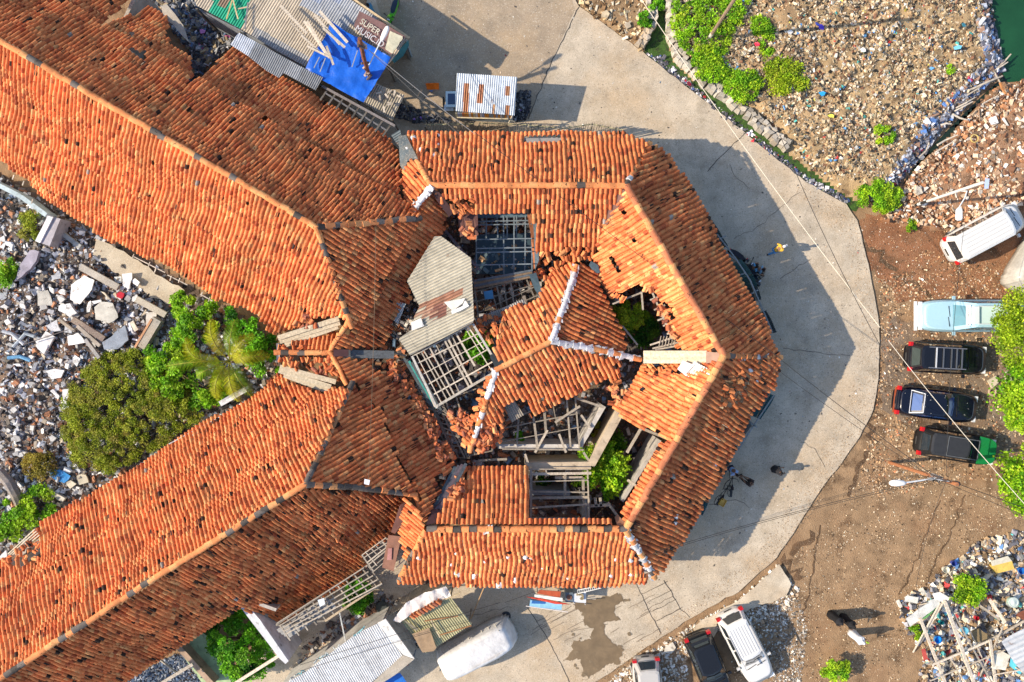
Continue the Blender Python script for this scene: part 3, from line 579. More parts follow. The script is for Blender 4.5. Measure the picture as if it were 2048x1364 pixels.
# ---------------------------------------------------------------- plates, corrugated sheets, lattices
def plate(name, pts, th, col, mat, parent=None, label=None, cat=None, group=None, wav=0.0):
    """solid plate through photo points (px,py,z)"""
    P = [W(*p) for p in pts]
    if area([(p[0], p[1]) for p in P]) < 0: P = P[::-1]
    n = len(P); c = sum(P)/n; v = [p for p in P]+[p-np.array([0, 0, th]) for p in P]
    tr = tess([(p[0], p[1]) for p in P])
    mb = MB().add(v, [tuple(t) for t in tr]+[tuple(n+i for i in t)[::-1] for t in tr]+[(i, n+i, n+(i+1) % n, (i+1) % n) for i in range(n)], col)
    o = mb.build(name, mat, parent, loc=None if parent is not None else c)
    if label: tag(o, label, cat, group)
    return o
def corr(name, parent, p3, poly, rib, col, pitch=.13, amp=.034, var=.1, patches=(), mat='sheet_metal', seg=1, sheetw=.8, label=None, cat=None):
    """corrugated sheeting over a plane; rib = two photo points giving the rib direction"""
    pl = Plane(*p3); d = pl.hit(*rib[1])-pl.hit(*rib[0]); d /= np.linalg.norm(d); pl.v = d; pl.u = np.cross(d, pl.n)
    Q = [pl.uv(*p) for p in poly]; us = [q[0] for q in Q]; u0, u1 = min(us), max(us)
    n = int((u1-u0)/(pitch/4)); mb = MB(); ends = []
    for i in range(n+1):
        u = min(max(u0+(u1-u0)*i/n, u0+1e-4), u1-1e-4); cr = []
        for k in range(len(Q)):
            a, b = Q[k], Q[(k+1) % len(Q)]
            if (a[0] > u) != (b[0] > u): cr.append(a[1]+(b[1]-a[1])*(u-a[0])/(b[0]-a[0]))
        ends.append((u, min(cr), max(cr)) if len(cr) >= 2 else None)
    pk = []
    for (pp, c) in patches: pk.append((np.array([pl.uv(*p) for p in pp]), c))
    shade = {}
    for i in range(n):
        if ends[i] is None or ends[i+1] is None: continue
        (ua, a0, a1), (ub, b0, b1) = ends[i], ends[i+1]
        ha = amp*math.sin(2*math.pi*ua/pitch); hb = amp*math.sin(2*math.pi*ub/pitch)
        m = max(1, int(max(a1-a0, b1-b0)/.5)) if (pk or seg > 1) else max(1, int((a1-a0)/1.8))
        for j in range(m):
            key = (int(ua/sheetw), int((a0+(a1-a0)*j/m)/1.8))
            if key not in shade: shade[key] = (1+var*rng.normal(), rng.normal()*.004)
            q = [(ua, a0+(a1-a0)*j/m, ha), (ub, b0+(b1-b0)*j/m, hb), (ub, b0+(b1-b0)*(j+1)/m, hb), (ua, a0+(a1-a0)*(j+1)/m, ha)]
            c = np.array(col)*shade[key][0]; cen = np.array([[(ua+ub)/2, (q[0][1]+q[2][1])/2]])
            for pq, pc in pk:
                if inpoly(cen, pq)[0]: c = np.array(pc)*rng.uniform(.85, 1.15)
            mb.add([pl.o+pl.u*a+pl.v*b+pl.n*(h+shade[key][1]) for a, b, h in q], [(0, 1, 2, 3)], c)
    o = mb.build(name, mat, parent)
    if label: tag(o, label, cat)
    return o
def lattice(parent, c4, nu, nv, w=.05, z=None, col=.32, name='batten', drop=.08, jit=2.0, bw=None):
    """bars between the opposite sides of a photo quadrilateral a,b,c,d (px,py,z)"""
    a, b, c, d = [np.array(p, float) for p in c4]
    for i in range(nu):
        t = i/(nu-1) if nu > 1 else .5
        if rng.random() < drop and 0 < i < nu-1: continue
        p = a+(b-a)*t; q = d+(c-d)*t
        if 0 < i < nu-1 and rng.random() < .35: q = p+(q-p)*rng.uniform(.45, .95)
        j = rng.normal(size=2)*jit*(0 < i < nu-1)
        stick(parent, (p[0]+j[0], p[1], p[2]), (q[0]+j[1]+rng.normal()*jit, q[1]+rng.normal()*jit*.6, q[2]+rng.normal()*.06), (bw or w*1.5)*rng.uniform(.55, 1.3), w*1.3, rndwood(col), name='rafter')
    for i in range(nv):
        t = i/(nv-1) if nv > 1 else .5
        if rng.random() < drop and 0 < i < nv-1: continue
        p = a+(d-a)*t; q = b+(c-b)*t; j = rng.normal(size=2)*jit*(0 < i < nv-1)
        stick(parent, (p[0], p[1]+j[0], p[2]+.06), (q[0], q[1]+j[1]+rng.normal()*jit*.5, q[2]+.06+rng.normal()*.03), w*rng.uniform(.6, 1.4), w*.7, rndwood(col), name=name)
# --- ring: flashings, boards, opened roof frames
BR = (.16, .075, .06); TAN = (.62, .53, .38); BLU = (.06, .09, .11)
plate('valley_flashing', [(1241,376,5.95),(1255,384,5.95),(1214,450,4.8),(1202,444,4.8)], .02, (.24,.12,.09), 'sheet_metal', ring)
plate('valley_flashing', [(862,378,6.0),(878,384,5.95),(908,424,5.1),(898,434,4.9),(874,402,5.5)], .02, (.07,.035,.035), 'sheet_metal', ring)
plate('valley_flashing', [(1229,1034,5.3),(1236,1030,5.3),(1257,1052,6.0),(1236,1056,5.95)], .02, (.30,.15,.09), 'sheet_metal', ring)
plate('valley_flashing', [(797,272,3.9),(812,270,4.0),(836,318,5.1),(815,322,4.9),(808,345,4.9),(800,330,4.7)], .03, (.10,.13,.15), 'concrete', ring)
plate('valley_flashing', [(800,1010,4.9),(812,1003,4.9),(806,1045,4.5),(790,1068,4.2),(782,1064,4.2)], .02, (.16,.07,.055), 'sheet_metal', sw_)
plate('valley_flashing', [(862,1020,5.2),(885,1000,4.9),(893,1010,4.8),(872,1046,5.8),(852,1050,5.95)], .02, (.10,.045,.045), 'sheet_metal', ring)
plate('valley_flashing', [(667,699,5.35),(697,699,5.2),(697,713,5.2),(667,713,5.35)], .02, (.09,.04,.04), 'sheet_metal', lk)
for k in range(4): stick(ring, (932-k*7,927+k*2,4.1), (886-k*7,1016+k*2,5.1), .17, .04, (.09*rng.uniform(.8,1.6), .11, .13), 'valley_board')
for k in range(4): stick(ring, (1287,705+k*6.0,4.3), (1414,705+k*6.0,5.7), .2, .05, np.array(TAN)*rng.uniform(.8,1.05), 'valley_board')
plate('valley_flashing', [(1412,703,5.75),(1443,706,6.02),(1440,722,6.0),(1412,727,5.75)], .02, (.36,.22,.16), 'sheet_metal', ring)
for p, q in (((1300,574,3.9),(1352,696,3.9)), ((1296,580,3.8),(1225,608,3.7)), ((1283,583,3.9),(1286,620,3.7)), ((1300,576,3.95),(1318,574,3.9)), ((1300,600,3.9),(1322,592,4.0)), ((1308,620,3.9),(1330,610,4.0)), ((1315,641,3.9),(1336,632,4.0)), ((1326,652,3.9),(1344,645,4.0)), ((1334,668,3.9),(1350,662,4.0)),
              ((1245,652,3.2),(1275,690,3.2)), ((1300,690,4.0),(1355,672,4.1)), ((1305,697,4.0),(1360,684,4.1)), ((1310,700,4.0),(1362,690,4.1))): stick(ring, p, q, .09, .06, rndwood(.42), 'rafter')
for k in range(6): stick(ring, (1322+k*6,672,4.1), (1318+k*6,692,4.1), .035, .035, rndwood(.4), 'batten')
corr('tin_patch', ring, ((1370,735,5.4),(1420,760,5.75),(1360,765,5.1)), [(1368,745),(1388,722),(1425,742),(1403,775),(1368,762)], ((1370,765),(1395,730)), (.75,.74,.70))
plate('tin_patch', [(1355,738,5.35),(1366,722,5.5),(1388,730,5.7),(1370,750,5.45)], .02, (.85,.84,.8), 'sheet_metal', ring)
plate('tin_patch', [(1410,752,5.85),(1414,745,5.9),(1424,750,6.0),(1418,762,5.9)], .02, (.85,.84,.8), 'sheet_metal', ring)
plate('zinc_patch', [(1052,276,3.95),(1118,276,3.95),(1119,287,4.1),(1053,287,4.1)], .03, (.34,.31,.28), 'sheet_metal', ring)
# north court frame
for x in (973, 994, 1007, 1014, 1028, 1033, 1051, 953, 1064): stick(ring, (x,432,3.6), (x+rng.normal(),(548 if x in (1007,1028,1051,953,1064) else 478),3.3), .07, .08, (.17,.21,.24), 'rafter')
for y in (443, 450, 479, 497, 505, 530): stick(ring, (953,y,3.7), (1064,y-2,3.7), .06, .05, (.19,.23,.26), 'batten')
plate('ceiling_board', [(953,469,2.7),(1064,466,2.7),(1064,548,2.5),(953,548,2.5)], .03, (.045,.085,.115), 'sheet_metal', ring)
plate('ceiling_board', [(953,428,3.65),(1064,426,3.65),(1064,434,3.6),(953,436,3.6)], .04, (.10,.16,.20), 'wood', ring)
plate('ceiling_board', [(1054,428,3.9),(1062,425,3.9),(1074,470,3.5),(1075,530,3.4),(1066,540,3.3),(1062,470,3.6)], .04, (.45,.17,.08), 'wood', ring)
plate('ceiling_board', [(1064,422,4.1),(1072,424,4.1),(1078,520,3.6),(1070,540,3.4),(1068,470,3.8)], .03, (.10,.14,.17), 'wood', ring)
for k in range(7): stick(ring, (884+k*7,452+k*9,3.9), (925+k*6,505+k*6,3.6), .14, .04, (.10+.05*rng.random(), .115, .13), 'fallen_board')
for k in range(4): plate('rust_sheet', [(915+k*10,423,4.5),(925+k*10,423,4.5),(930+k*9,470,4.1),(920+k*9,474,4.0)], .02, (.13,.06,.055), 'sheet_metal', ring)
lattice(pav, ((948,566,3.6),(1062,545,3.6),(1078,590,3.5),(960,640,3.4)), 9, 5, .05, col=.22)
for k in range(4): stick(pav, (948,562+k*5,3.8), (1064,541+k*4,3.8), .12, .05, (.20,.14,.09) if k % 2 else (.10,.12,.14), 'fallen_board')
corr('tin_sheet', pav, ((950,640,3.8),(1050,600,4.0),(960,650,3.7)), [(950,637),(1000,618),(1046,598),(1053,608),(1000,634),(956,662)], ((1000,634),(994,618)), (.42,.42,.40), var=.2)
plate('roofing_felt', [(985,690,4.4),(1003,705,4.6),(1012,725,4.9),(1006,740,5.0),(992,738,5.0),(980,715,4.7)], .05, (.035,.045,.055), 'rubber', pav)
plate('roofing_felt', [(1058,550,3.9),(1072,545,3.9),(1080,570,3.9),(1092,590,4.0),(1084,600,4.0),(1070,580,3.8)], .04, (.05,.085,.11), 'rubber', pav)
plate('roofing_felt', [(1182,522,3.9),(1196,530,3.8),(1200,545,3.7),(1190,548,3.6),(1178,530,3.8)], .04, (.07,.11,.14), 'rubber', pav)
plate('plastic_sheet', [(967,583,3.7),(985,580,3.7),(987,597,3.6),(970,599,3.6)], .02, (.05,.22,.42), 'tarp', pav)
corr('tin_sheet', pav, ((1003,805,4.0),(1020,797,4.1),(1020,840,3.7)), [(1003,806),(1024,795),(1048,830),(1024,845)], ((1003,806),(1024,845)), (.40,.36,.30), var=.05)
# open frame over the green court
lattice(pav, ((826,712,4.4),(946,648,4.6),(1000,738,4.4),(874,812,4.2)), 15, 6, .055, col=.52, drop=.1, jit=3.0)
stick(pav, (824,712,4.5), (874,816,4.3), .12, .12, (.5,.48,.44), 'rafter'); stick(pav, (946,648,4.7), (1000,738,4.5), .12, .12, (.5,.48,.44), 'rafter'); stick(pav, (874,812,4.35), (1000,738,4.55), .13, .12, (.42,.39,.34), 'rafter')
lattice(pav, ((835,775,3.6),(885,806,3.5),(940,915,3.4),(905,915,3.3)), 6, 12, .05, col=.20, drop=.12)
lattice(pav, ((890,800,3.4),(985,765,3.4),(985,900,3.2),(935,912,3.2)), 5, 6, .05, col=.24, drop=.2)
for k in range(5): stick(ring, (808+k*5,716+k*3,4.0), (862+k*5,812+k*2,3.6), .13, .04, (.06,.33,.30) if k == 2 else (.09,.11,.12), 'fallen_board')
lattice(pav, ((1003,845,2.9),(1150,790,2.9),(1168,895,2.8),(1004,898,2.8)), 8, 4, .07, col=.30, drop=.1, jit=5)
for p, q in (((1110,845,3.0),(1160,812,3.0)), ((1152,796,3.0),(1208,815,3.0)), ((1118,868,2.9),(1132,905,2.9)), ((1162,830,2.8),(1180,855,2.8)), ((1167,905,2.9),(1180,925,2.8)), ((1070,905,2.8),(1095,860,2.9)), ((956,921,3.0),(1014,918,3.0)), ((1050,908,3.0),(1058,932,3.2))): stick(pav, p, q, .12, .1, rndwood(.36), 'beam')
for (a, b) in (((1000,898),(1168,898)), ((1110,845),(1120,890)), ((1208,812),(1158,900))): pass
wallseg(ring, [(1058,933),(1182,931),(1240,826)], 3.0, .42, (.52,.43,.32), name='brick_wall')
lattice(ring, ((1062,938,3.4),(1175,938,3.4),(1178,1036,3.5),(1062,1036,3.5)), 2, 5, .08, col=.34, drop=0)
for p, q in (((1062,948,3.4),(1182,946,3.4)), ((1060,996,3.3),(1180,994,3.3)), ((1166,955,3.2),(1168,1035,3.2)), ((1180,990,3.3),(1176,1036,3.3)), ((1130,948,3.2),(1130,990,3.2)), ((1110,955,3.1),(1165,955,3.1)), ((1180,1012,3.2),(1222,1009,3.2)), ((1215,1005,3.3),(1238,1036,3.5)), ((1190,995,3.2),(1192,1012,3.2)), ((1200,995,3.2),(1202,1012,3.2)),
             ((1283,855,3.3),(1254,905,3.0)), ((1284,857,3.5),(1334,877,3.7)), ((1255,960,3.4),(1276,974,3.6)), ((1304,919,3.6),(1312,923,3.7)), ((1236,827,3.3),(1284,855,3.4))): stick(ring, p, q, .14, .12, rndwood(.38), 'beam')
wallseg(ring, [(1172,1000),(1170,1036)], 2.6, .3, (.35,.38,.40)); wallseg(ring, [(1062,985),(1140,986)], 2.2, .3, (.25,.27,.29))
# floors and fallen material inside the courts
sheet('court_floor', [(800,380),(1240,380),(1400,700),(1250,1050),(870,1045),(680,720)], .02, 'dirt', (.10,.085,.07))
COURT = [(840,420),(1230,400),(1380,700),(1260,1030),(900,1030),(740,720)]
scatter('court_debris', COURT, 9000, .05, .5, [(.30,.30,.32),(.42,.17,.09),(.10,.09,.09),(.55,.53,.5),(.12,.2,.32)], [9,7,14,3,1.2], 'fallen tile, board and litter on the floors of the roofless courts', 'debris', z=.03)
scatter('ceiling_debris', [(960,490),(1060,490),(1060,545),(960,545)], 90, .06, .35, [(.55,.35,.2),(.5,.5,.5),(.1,.15,.18)], [3,1,4], None, None, z=2.62, parent=ring, flat=.3)
sheet('tiled_floor', [(1066,1000),(1165,1002),(1165,1034),(1066,1034)], .05, 'concrete', (.22,.18,.15))
# --- corrugated roof in the middle
cr = thing('corrugated_roof', 'big pale grey corrugated sheet roof with rusty patches in the middle of the complex', 'roof', W(880, 590, 0))
c3 = ((869,473,5.2),(945,630,5.2),(800,675,4.6))
corr('roofing_sheet', cr, c3, [(869,473),(882,472),(942,516),(948,638),(946,645),(820,711),(797,677),(822,661),(829,631),(839,613),(814,562)], ((814,562),(900,520)), (.50,.47,.39), pitch=.15, amp=.045, var=.05,
     patches=[([(840,608),(915,577),(925,590),(850,625)], (.40,.22,.15)), ([(855,620),(890,600),(902,618),(900,628),(870,640)], (.28,.14,.11)), ([(835,625),(865,615),(870,628),(840,640)], (.46,.30,.22))])
plate('roofing_sheet', [(888,604,5.28),(930,596,5.3),(926,606,5.28),(905,622,5.25),(895,612,5.26)], .015, (.72,.70,.64), 'sheet_metal', cr)
plate('roofing_sheet', [(822,645,4.95),(842,636,4.98),(848,652,4.95),(824,661,4.9)], .015, (.78,.75,.70), 'sheet_metal', cr)
plate('mortar_smear', [(930,600,5.34),(938,612,5.33),(920,622,5.31),(904,628,5.29),(902,622,5.3),(925,612,5.32)], .01, (.8,.8,.8), 'plaster', cr)
for p, q in (((869,478,5.1),(822,563,4.8)), ((820,709,4.5),(946,643,5.1)), ((800,679,4.5),(822,708,4.5))): stick(cr, p, q, .1, .12, rndwood(.25), 'purlin')
for (x, y) in ((830,600),(940,620),(880,490),(825,690)): stick(cr, (x,y,4.6), (x*1.0+(1024-x)*.0+(1024-x)*.1, y+(682-y)*.1, 0.0), .14, .14, rndwood(.25), 'post')
corr('tin_sheet', nw, ((772,620,4.3),(800,610,4.3),(785,650,4.0)), [(772,622),(796,603),(812,608),(806,622),(796,648),(786,640)], ((776,640),(800,605)), (.42,.44,.44), var=.12)
for p, q in (((780,655,3.6),(812,690,3.5)), ((796,625,3.8),(835,645,3.7)), ((790,640,3.7),(830,670,3.6)), ((770,700,4.2),(812,712,4.0))): stick(nw, p, q, .08, .06, rndwood(.2), 'rafter')
stick(nw, (789,519,4.75), (812,478,4.9), .05, .05, (.6,.6,.62), 'pipe')
# --- frames on the south-west wing
lattice(sw_, ((552,1250,3.3),(735,1130,3.3),(762,1168,3.1),(652,1240,3.0)), 2, 2, .06, col=.3)
for k in range(5): stick(sw_, (553+k*5,1247+k*5,3.4), (728+k*9,1135+k*8,3.4), .06, .05, rndwood(.40), 'batten')
for t in np.linspace(.02, .98, 11):
    a = np.array([553,1247])*(1-t)+np.array([728,1135])*t; stick(sw_, (a[0],a[1],3.3), (a[0]+24+8*t,a[1]+36+4*t,3.1), .07, .07, rndwood(.38), 'rafter')
stick(sw_, (650,1242,3.1), (764,1167,3.2), .11, .09, (.48,.38,.26), 'beam')
for k in range(4): stick(sw_, (556+k*6,1262+k*4,2.9), (656+k*5,1196+k*5,3.1), .22, .05, (.33,.33,.33), 'board')
lattice(sw_, ((724,1110,3.9),(772,1076,4.0),(800,1098,3.8),(748,1142,3.7)), 6, 6, .05, col=.40, drop=.05)
lattice(sw_, ((790,1080,3.8),(818,1082,3.9),(812,1118,3.7),(786,1140,3.6)), 4, 5, .045, col=.42, drop=.05)
plate('brown_panel', [(777,1070,4.35),(803,1073,4.4),(787,1143,4.0),(764,1135,3.95)], .03, (.25,.12,.08), 'sheet_metal', sw_)
plate('name_plate', [(776,1097,4.28),(784,1096,4.3),(783,1120,4.17),(774,1120,4.15)], .02, (.42,.2,.18), 'sheet_metal', sw_)
plate('tin_patch', [(635,1200,3.7),(648,1196,3.75),(650,1208,3.7),(640,1214,3.6)], .02, (.6,.66,.72), 'sheet_metal', sw_)
# eave laths of the wings
for (x, y) in ((28,350),(48,362),(66,398),(268,508),(300,524),(312,536),(343,552),(360,556),(405,584),(420,594)): stick(nw, (x,y,3.45), (x-3,y+9,3.4), .05, .04, rndwood(.5), 'rafter')
for a, b in (((265,512),(330,545)), ((335,550),(375,570)), ((400,588),(425,602))): stick(nw, (*a,3.4), (*b,3.4), .05, .04, rndwood(.5), 'batten')
for k in range(4): stick(sw_, (16+k*3,1108+k*2,3.7), (70+k*3,1058+k*4,3.8), .06, .04, (.62,.55,.42), 'batten')
stick(sw_, (338,888,3.5), (560,770,3.5), .05, .05, (.5,.5,.5), 'gutter'); stick(sw_, (440,808,3.5), (492,778,3.5), .3, .04, (.6,.62,.64), 'gutter')
plate('mortar_edge', [(0,1112,3.5),(12,1100,3.5),(14,1112,3.5),(2,1128,3.5)], .1, (.75,.75,.78), 'plaster', sw_)
for c in ((735,963,5.9),(484,1268,0)): pass
plate('white_paper', [(729,958,6.95),(740,960,6.95),(738,970,6.85),(728,968,6.85)], .01, (.75,.78,.85), 'sheet_metal', sw_)
# rafters showing in the torn places of the north-west wing
for t in np.linspace(0, 1, 9):
    x = 655+t*125; y = 180+t*72; stick(nw, (x,y,3.3), (x-14,y+20,3.6), .09, .08, rndwood(.16), 'rafter')
stick(nw, (644,172,3.4), (790,252,3.4), .12, .1, (.22,.2,.2), 'beam'); stick(nw, (650,186,3.4), (775,262,3.4), .08, .08, (.15,.15,.16), 'beam')
corr('tin_sheet', nw, ((782,268,3.7),(800,262,3.8),(795,290,3.8)), [(782,270),(800,259),(806,284),(796,291)], ((782,270),(800,259)), (.16,.2,.22))
# crown of small repairs: white mortar splashes on roofs (solid lumps)
def splash(parent, pl, spots, name='mortar_lump'):
    for (x, y, r_) in spots:
        p = pl.hit(x, y); mb = MB(); n = 9; ring_ = [p+pl.u*math.cos(a)*r_*rng.uniform(.5,1.3)+pl.v*math.sin(a)*r_*rng.uniform(.5,1.6)+pl.n*.07 for a in np.linspace(0, 6.28, n, endpoint=False)]
        mb.add(ring_+[p+pl.n*.13], [(i, (i+1) % n, n) for i in range(n)]+[tuple(range(n))[::-1]], (.72,.72,.74)); mb.build(name, 'plaster', parent)
splash(ring, plC1, [(827,276,.18),(876,272,.13),(842,300,.17),(866,312,.2),(876,291,.1),(815,298,.12)])
splash(ring, plC7, [(915,1146,.22),(948,1150,.2),(997,1168,.24),(903,1128,.12),(1016,1113,.12),(1052,1114,.16),(1062,1115,.12),(1030,1160,.2),(1230,1117,.12),(1262,1120,.16),(1222,1150,.12),(1262,1148,.15),(838,1115,.12),(970,1122,.1),(912,1105,.1),(1085,1135,.08),(1135,1155,.08)])
splash(ring, plC5, [(1352,1033,.16),(1350,1045,.14),(1430,930,.1),(1500,740,.14),(1512,762,.12)])
# --- corrugated iron fence panels leaning round the ring ---------------------
for k, (a, b, cc, zt) in enumerate([((1420,440),(1455,492),(.08,.14,.17),1.9), ((1480,520),(1502,548),(.09,.20,.22),1.8), ((1503,550),(1512,572),(.07,.19,.21),1.9), ((1512,572),(1520,600),(.1,.14,.16),1.8), ((1530,622),(1552,665),(.07,.10,.12),1.8),
                                   ((1548,790),(1520,838),(.05,.20,.28),2.0), ((1505,845),(1478,880),(.2,.22,.24),1.5), ((1458,925),(1446,950),(.06,.15,.2),1.8), ((1415,1003),(1402,1030),(.05,.18,.25),1.8)]):
    A_, B_ = W(*a, zt), W(*b, zt); base = thing('fence_panel', 'dummy', 'fence', ((A_+B_)/2*[1,1,0]))
    base['label'] = ['bluish corrugated iron panel under the north-east eave, northernmost of its row', 'teal curled iron panel just behind the parked motorcycle', 'dark teal iron panel right below the parked motorcycle riders', 'short dark iron panel between teal sheet and gutter shadow', 'dark grey iron panel near the sharp east corner of the roof',
                     'wide bright teal iron panel below the east corner of the roof', 'grey iron panel halfway along the south-east eave', 'blue slatted panel behind the person with the bicycle', 'blue iron panel under the south-east eave, southernmost of its row'][k]
    d = (B_-A_)[:2]; L = np.linalg.norm(d); d /= L; nn = np.array([d[1], -d[0]]); nn = nn if nn @ A_[:2] > 0 else -nn
    mb = MB(); n = int(L/.03); pr = [None]*(n+1)
    v = []
    for i in range(n+1):
        t = i/n*L; o_ = .022*math.sin(2*math.pi*t/.1); e = nn*(o_+.03*math.sin(t*3))
        for zz, lean in ((0.02, 0.0), (.9, .18), (zt, .42)): v.append((A_[0]+d[0]*t+e[0]+nn[0]*(lean-.35), A_[1]+d[1]*t+e[1]+nn[1]*(lean-.35), zz))
    f = [(i*3+r_, (i+1)*3+r_, (i+1)*3+r_+1, i*3+r_+1) for i in range(n) for r_ in range(2)]
    mb.add(v, f, np.array(cc)*rng.uniform(.9, 1.3)); mb.build('iron_sheet', 'sheet_metal', base)
    m = MB(); p0 = np.array([A_[0]-nn[0]*.1, A_[1]-nn[1]*.1, zt*.8]); p1 = np.array([B_[0]-nn[0]*.1, B_[1]-nn[1]*.1, zt*.8]); m.beam(p0, p1, .05, .05, (.3,.26,.2)); m.build('rail', 'wood', base)
for p, q in (((1434,468,3.2),(1470,515,3.2)), ((1470,515,3.2),(1500,560,3.2)), ((1500,560,3.2),(1545,665,3.2)), ((1438,478,2.9),(1452,472,2.9)), ((1452,505,2.9),(1472,520,2.9)), ((1480,550,2.9),(1490,546,2.9)), ((1502,588,2.9),(1516,580,2.9)), ((1548,790,2.9),(1500,862,2.9)), ((1500,862,2.9),(1476,900,2.9)), ((1500,845,2.9),(1514,855,2.9))): stick(ring, p, q, .07, .07, (.22,.25,.26), 'eave_pole')
# --- picket fence along the north eave
pf = thing('picket_fence', 'weathered wooden picket fence along the north eave of the ring behind the kiosk', 'fence', W(1050, 262, 0))
for (x0, y0, x1, y1) in ((850,252,948,250), (958,249,1053,252), (1056,253,1112,258), (1114,262,1184,251), (1184,251,1249,263)):
    L = math.hypot(x1-x0, y1-y0); n = int(L/4.4); m = MB()
    for i in range(n):
        t = (i+.5)/n; p = W(x0+(x1-x0)*t, y0+(y1-y0)*t-3, 1.75+rng.normal()*.07); q = W(x0+(x1-x0)*t, y0+(y1-y0)*t-3, 1.75); q[2] = .12
        q[1] -= .25; p[1] += .1+rng.normal()*.03; p[0] += rng.normal()*.02; m.beam(q, p, .055, .02, rndwood(.33))
    m.build('pickets', 'wood', pf)
    for hz, off in ((1.5, .06), (.5, -.12)):
        p = W(x0, y0-3, 1.75); q = W(x1, y1-3, 1.75); p[2] = q[2] = hz; p[1] += off; q[1] += off; MB().beam(p, q, .05, .05, (.42,.40,.25)).build('rail', 'wood', pf)
    p = W(x0, y0-3, 1.75); p[2] = .9; p[1] -= .12; MB().beam(p-[0,0,.85], p+[0,0,.95], .08, .08, rndwood(.25)).build('post', 'wood', pf)
# --- market shed at the top -------------------------------------------------
shed = thing('market_shed', 'long low shed with patched grey and tan corrugated roofing at the top edge', 'shed', W(600, 60, 0))
corr('roofing_sheet', shed, ((470,0,3.3),(700,-5,3.5),(600,125,3.1)), [(372,-40),(393,11),(485,60),(560,105),(615,135),(700,170),(745,165),(785,119),(816,76),(700,-2),(640,-40)], ((520,90),(560,25)), (.55,.48,.38), pitch=.14, amp=.034, var=.14, sheetw=.75,
     patches=[([(418,26),(440,-40),(510,-40),(484,58)], (.03,.42,.26)), ([(436,10),(445,-12),(465,-12),(452,15)], (.30,.22,.16)), ([(600,0),(700,-2),(760,42),(712,60),(660,42),(610,10)], (.45,.47,.50)), ([(560,-40),(640,-40),(700,0),(600,0)], (.40,.45,.55)), ([(530,110),(600,140),(620,128),(560,80),(500,60),(490,64)], (.40,.40,.40))])
corr('roofing_sheet', shed, ((470,75,3.75),(632,165,3.75),(490,105,3.7)), [(478,65),(460,89),(496,112),(532,141),(558,156),(567,146),(632,181),(646,155),(600,132),(520,88)], ((470,90),(482,66)), (.33,.35,.37), pitch=.115, var=.12, patches=[([(478,65),(460,89),(496,112),(512,85)], (.56,.60,.66))])
for (x, y) in ((395,20),(480,66),(610,140),(700,175),(775,128),(805,80)): 
    p = W(x, y, 2.9); MB().beam((p[0], p[1], .1), (p[0], p[1], 3.0), .12, .12, rndwood(.25)).build('post', 'wood', shed)
wallseg(shed, [(810,76),(700,4),(600,-40)], 2.9, .08, (.30,.36,.40)); wallseg(shed, [(400,20),(490,66),(620,140)], 2.8, .08, (.2,.22,.25))
plate('ridge_board', [(702,-4,3.6),(706,-5,3.6),(820,74,3.6),(816,78,3.6)], .06, (.6,.46,.28), 'wood', shed)
plate('mesh_curtain', [(784,120,2.9),(795,103,3.2),(817,80,3.3),(818,90,2.6),(806,112,2.0),(788,126,1.8)], .04, (.05,.22,.26), 'cloth', shed)
def drape(name, poly, z, col, label, cat, mat='tarp', amp=.10, res=.16, sc=1.0, seed=0, slope=None, thick=.0):
    P = np.array([W(*p, z)[:2] for p in poly]); lo, hi = P.min(0), P.max(0); nx = int((hi[0]-lo[0])/res)+2; ny = int((hi[1]-lo[1])/res)+2
    X, Y = np.meshgrid(lo[0]+np.arange(nx)*res, lo[1]+np.arange(ny)*res, indexing='ij'); G = np.stack([X.ravel(), Y.ravel()], 1)
    ins = inpoly(G, P); e = edist(G, P)
    # pull outside nodes onto the outline for a clean edge
    zz = z+amp*snoise(G, sc, 50+seed, 4)+amp*1.2*np.abs(snoise(G, sc*.6, 60+seed, 2))
    if slope is not None: zz += slope(G)
    out = ~ins
    for i in np.where(out & (e < res*1.2))[0]:
        b = None; bd = 9
        for k in range(len(P)):
            a, c = P[k], P[(k+1) % len(P)]; ab = c-a; t = np.clip(((G[i]-a) @ ab)/(ab @ ab), 0, 1); q = a+t*ab; dd = np.linalg.norm(G[i]-q)
            if dd < bd: bd = dd; b = q
        G[i] = b
    keep = (ins | (e < res*1.2)).reshape(nx, ny); inn = ins.reshape(nx, ny)
    id_ = np.arange(nx*ny).reshape(nx, ny); k = keep[:-1, :-1] & keep[1:, :-1] & keep[1:, 1:] & keep[:-1, 1:]
    k &= inn[:-1, :-1] | inn[1:, :-1] | inn[1:, 1:] | inn[:-1, 1:]
    F = np.stack([id_[:-1, :-1][k], id_[1:, :-1][k], id_[1:, 1:][k], id_[:-1, 1:][k]], 1)
    mb = MB(); V = np.concatenate([G, zz[:, None]], 1); mb.V.append(V); mb.F.append(F); mb.C.append(np.tile(np.array(col, float), (len(F), 1))); mb.n = len(V)
    o = mb.build(name, mat, smooth=True); tag(o, label, cat); return o
drape('tarpaulin', [(662,42),(690,62),(717,76),(782,115),(775,130),(750,170),(727,205),(690,186),(647,162),(609,140),(627,107),(652,72)], 3.72, (.01,.12,.62), 'crumpled bright blue tarpaulin spread over the shed roof under loose planks', 'tarpaulin', amp=.09, sc=1.6, seed=1)
bn = drape('banner', [(719,22),(765,45),(811,73),(782,110),(745,84),(707,52)], 3.9, (.20,.115,.11), 'brown cloth banner with pale SUPER MUSIC.ID lettering lying on the shed roof', 'banner', mat='cloth', amp=.015, sc=1.2, seed=2)
drape('cloth_sheet', [(780,62),(808,74),(785,108),(770,98)], 3.93, (.52,.50,.38), 'pale olive cloth corner beside the brown banner', 'cloth', mat='cloth', amp=.03, seed=3)
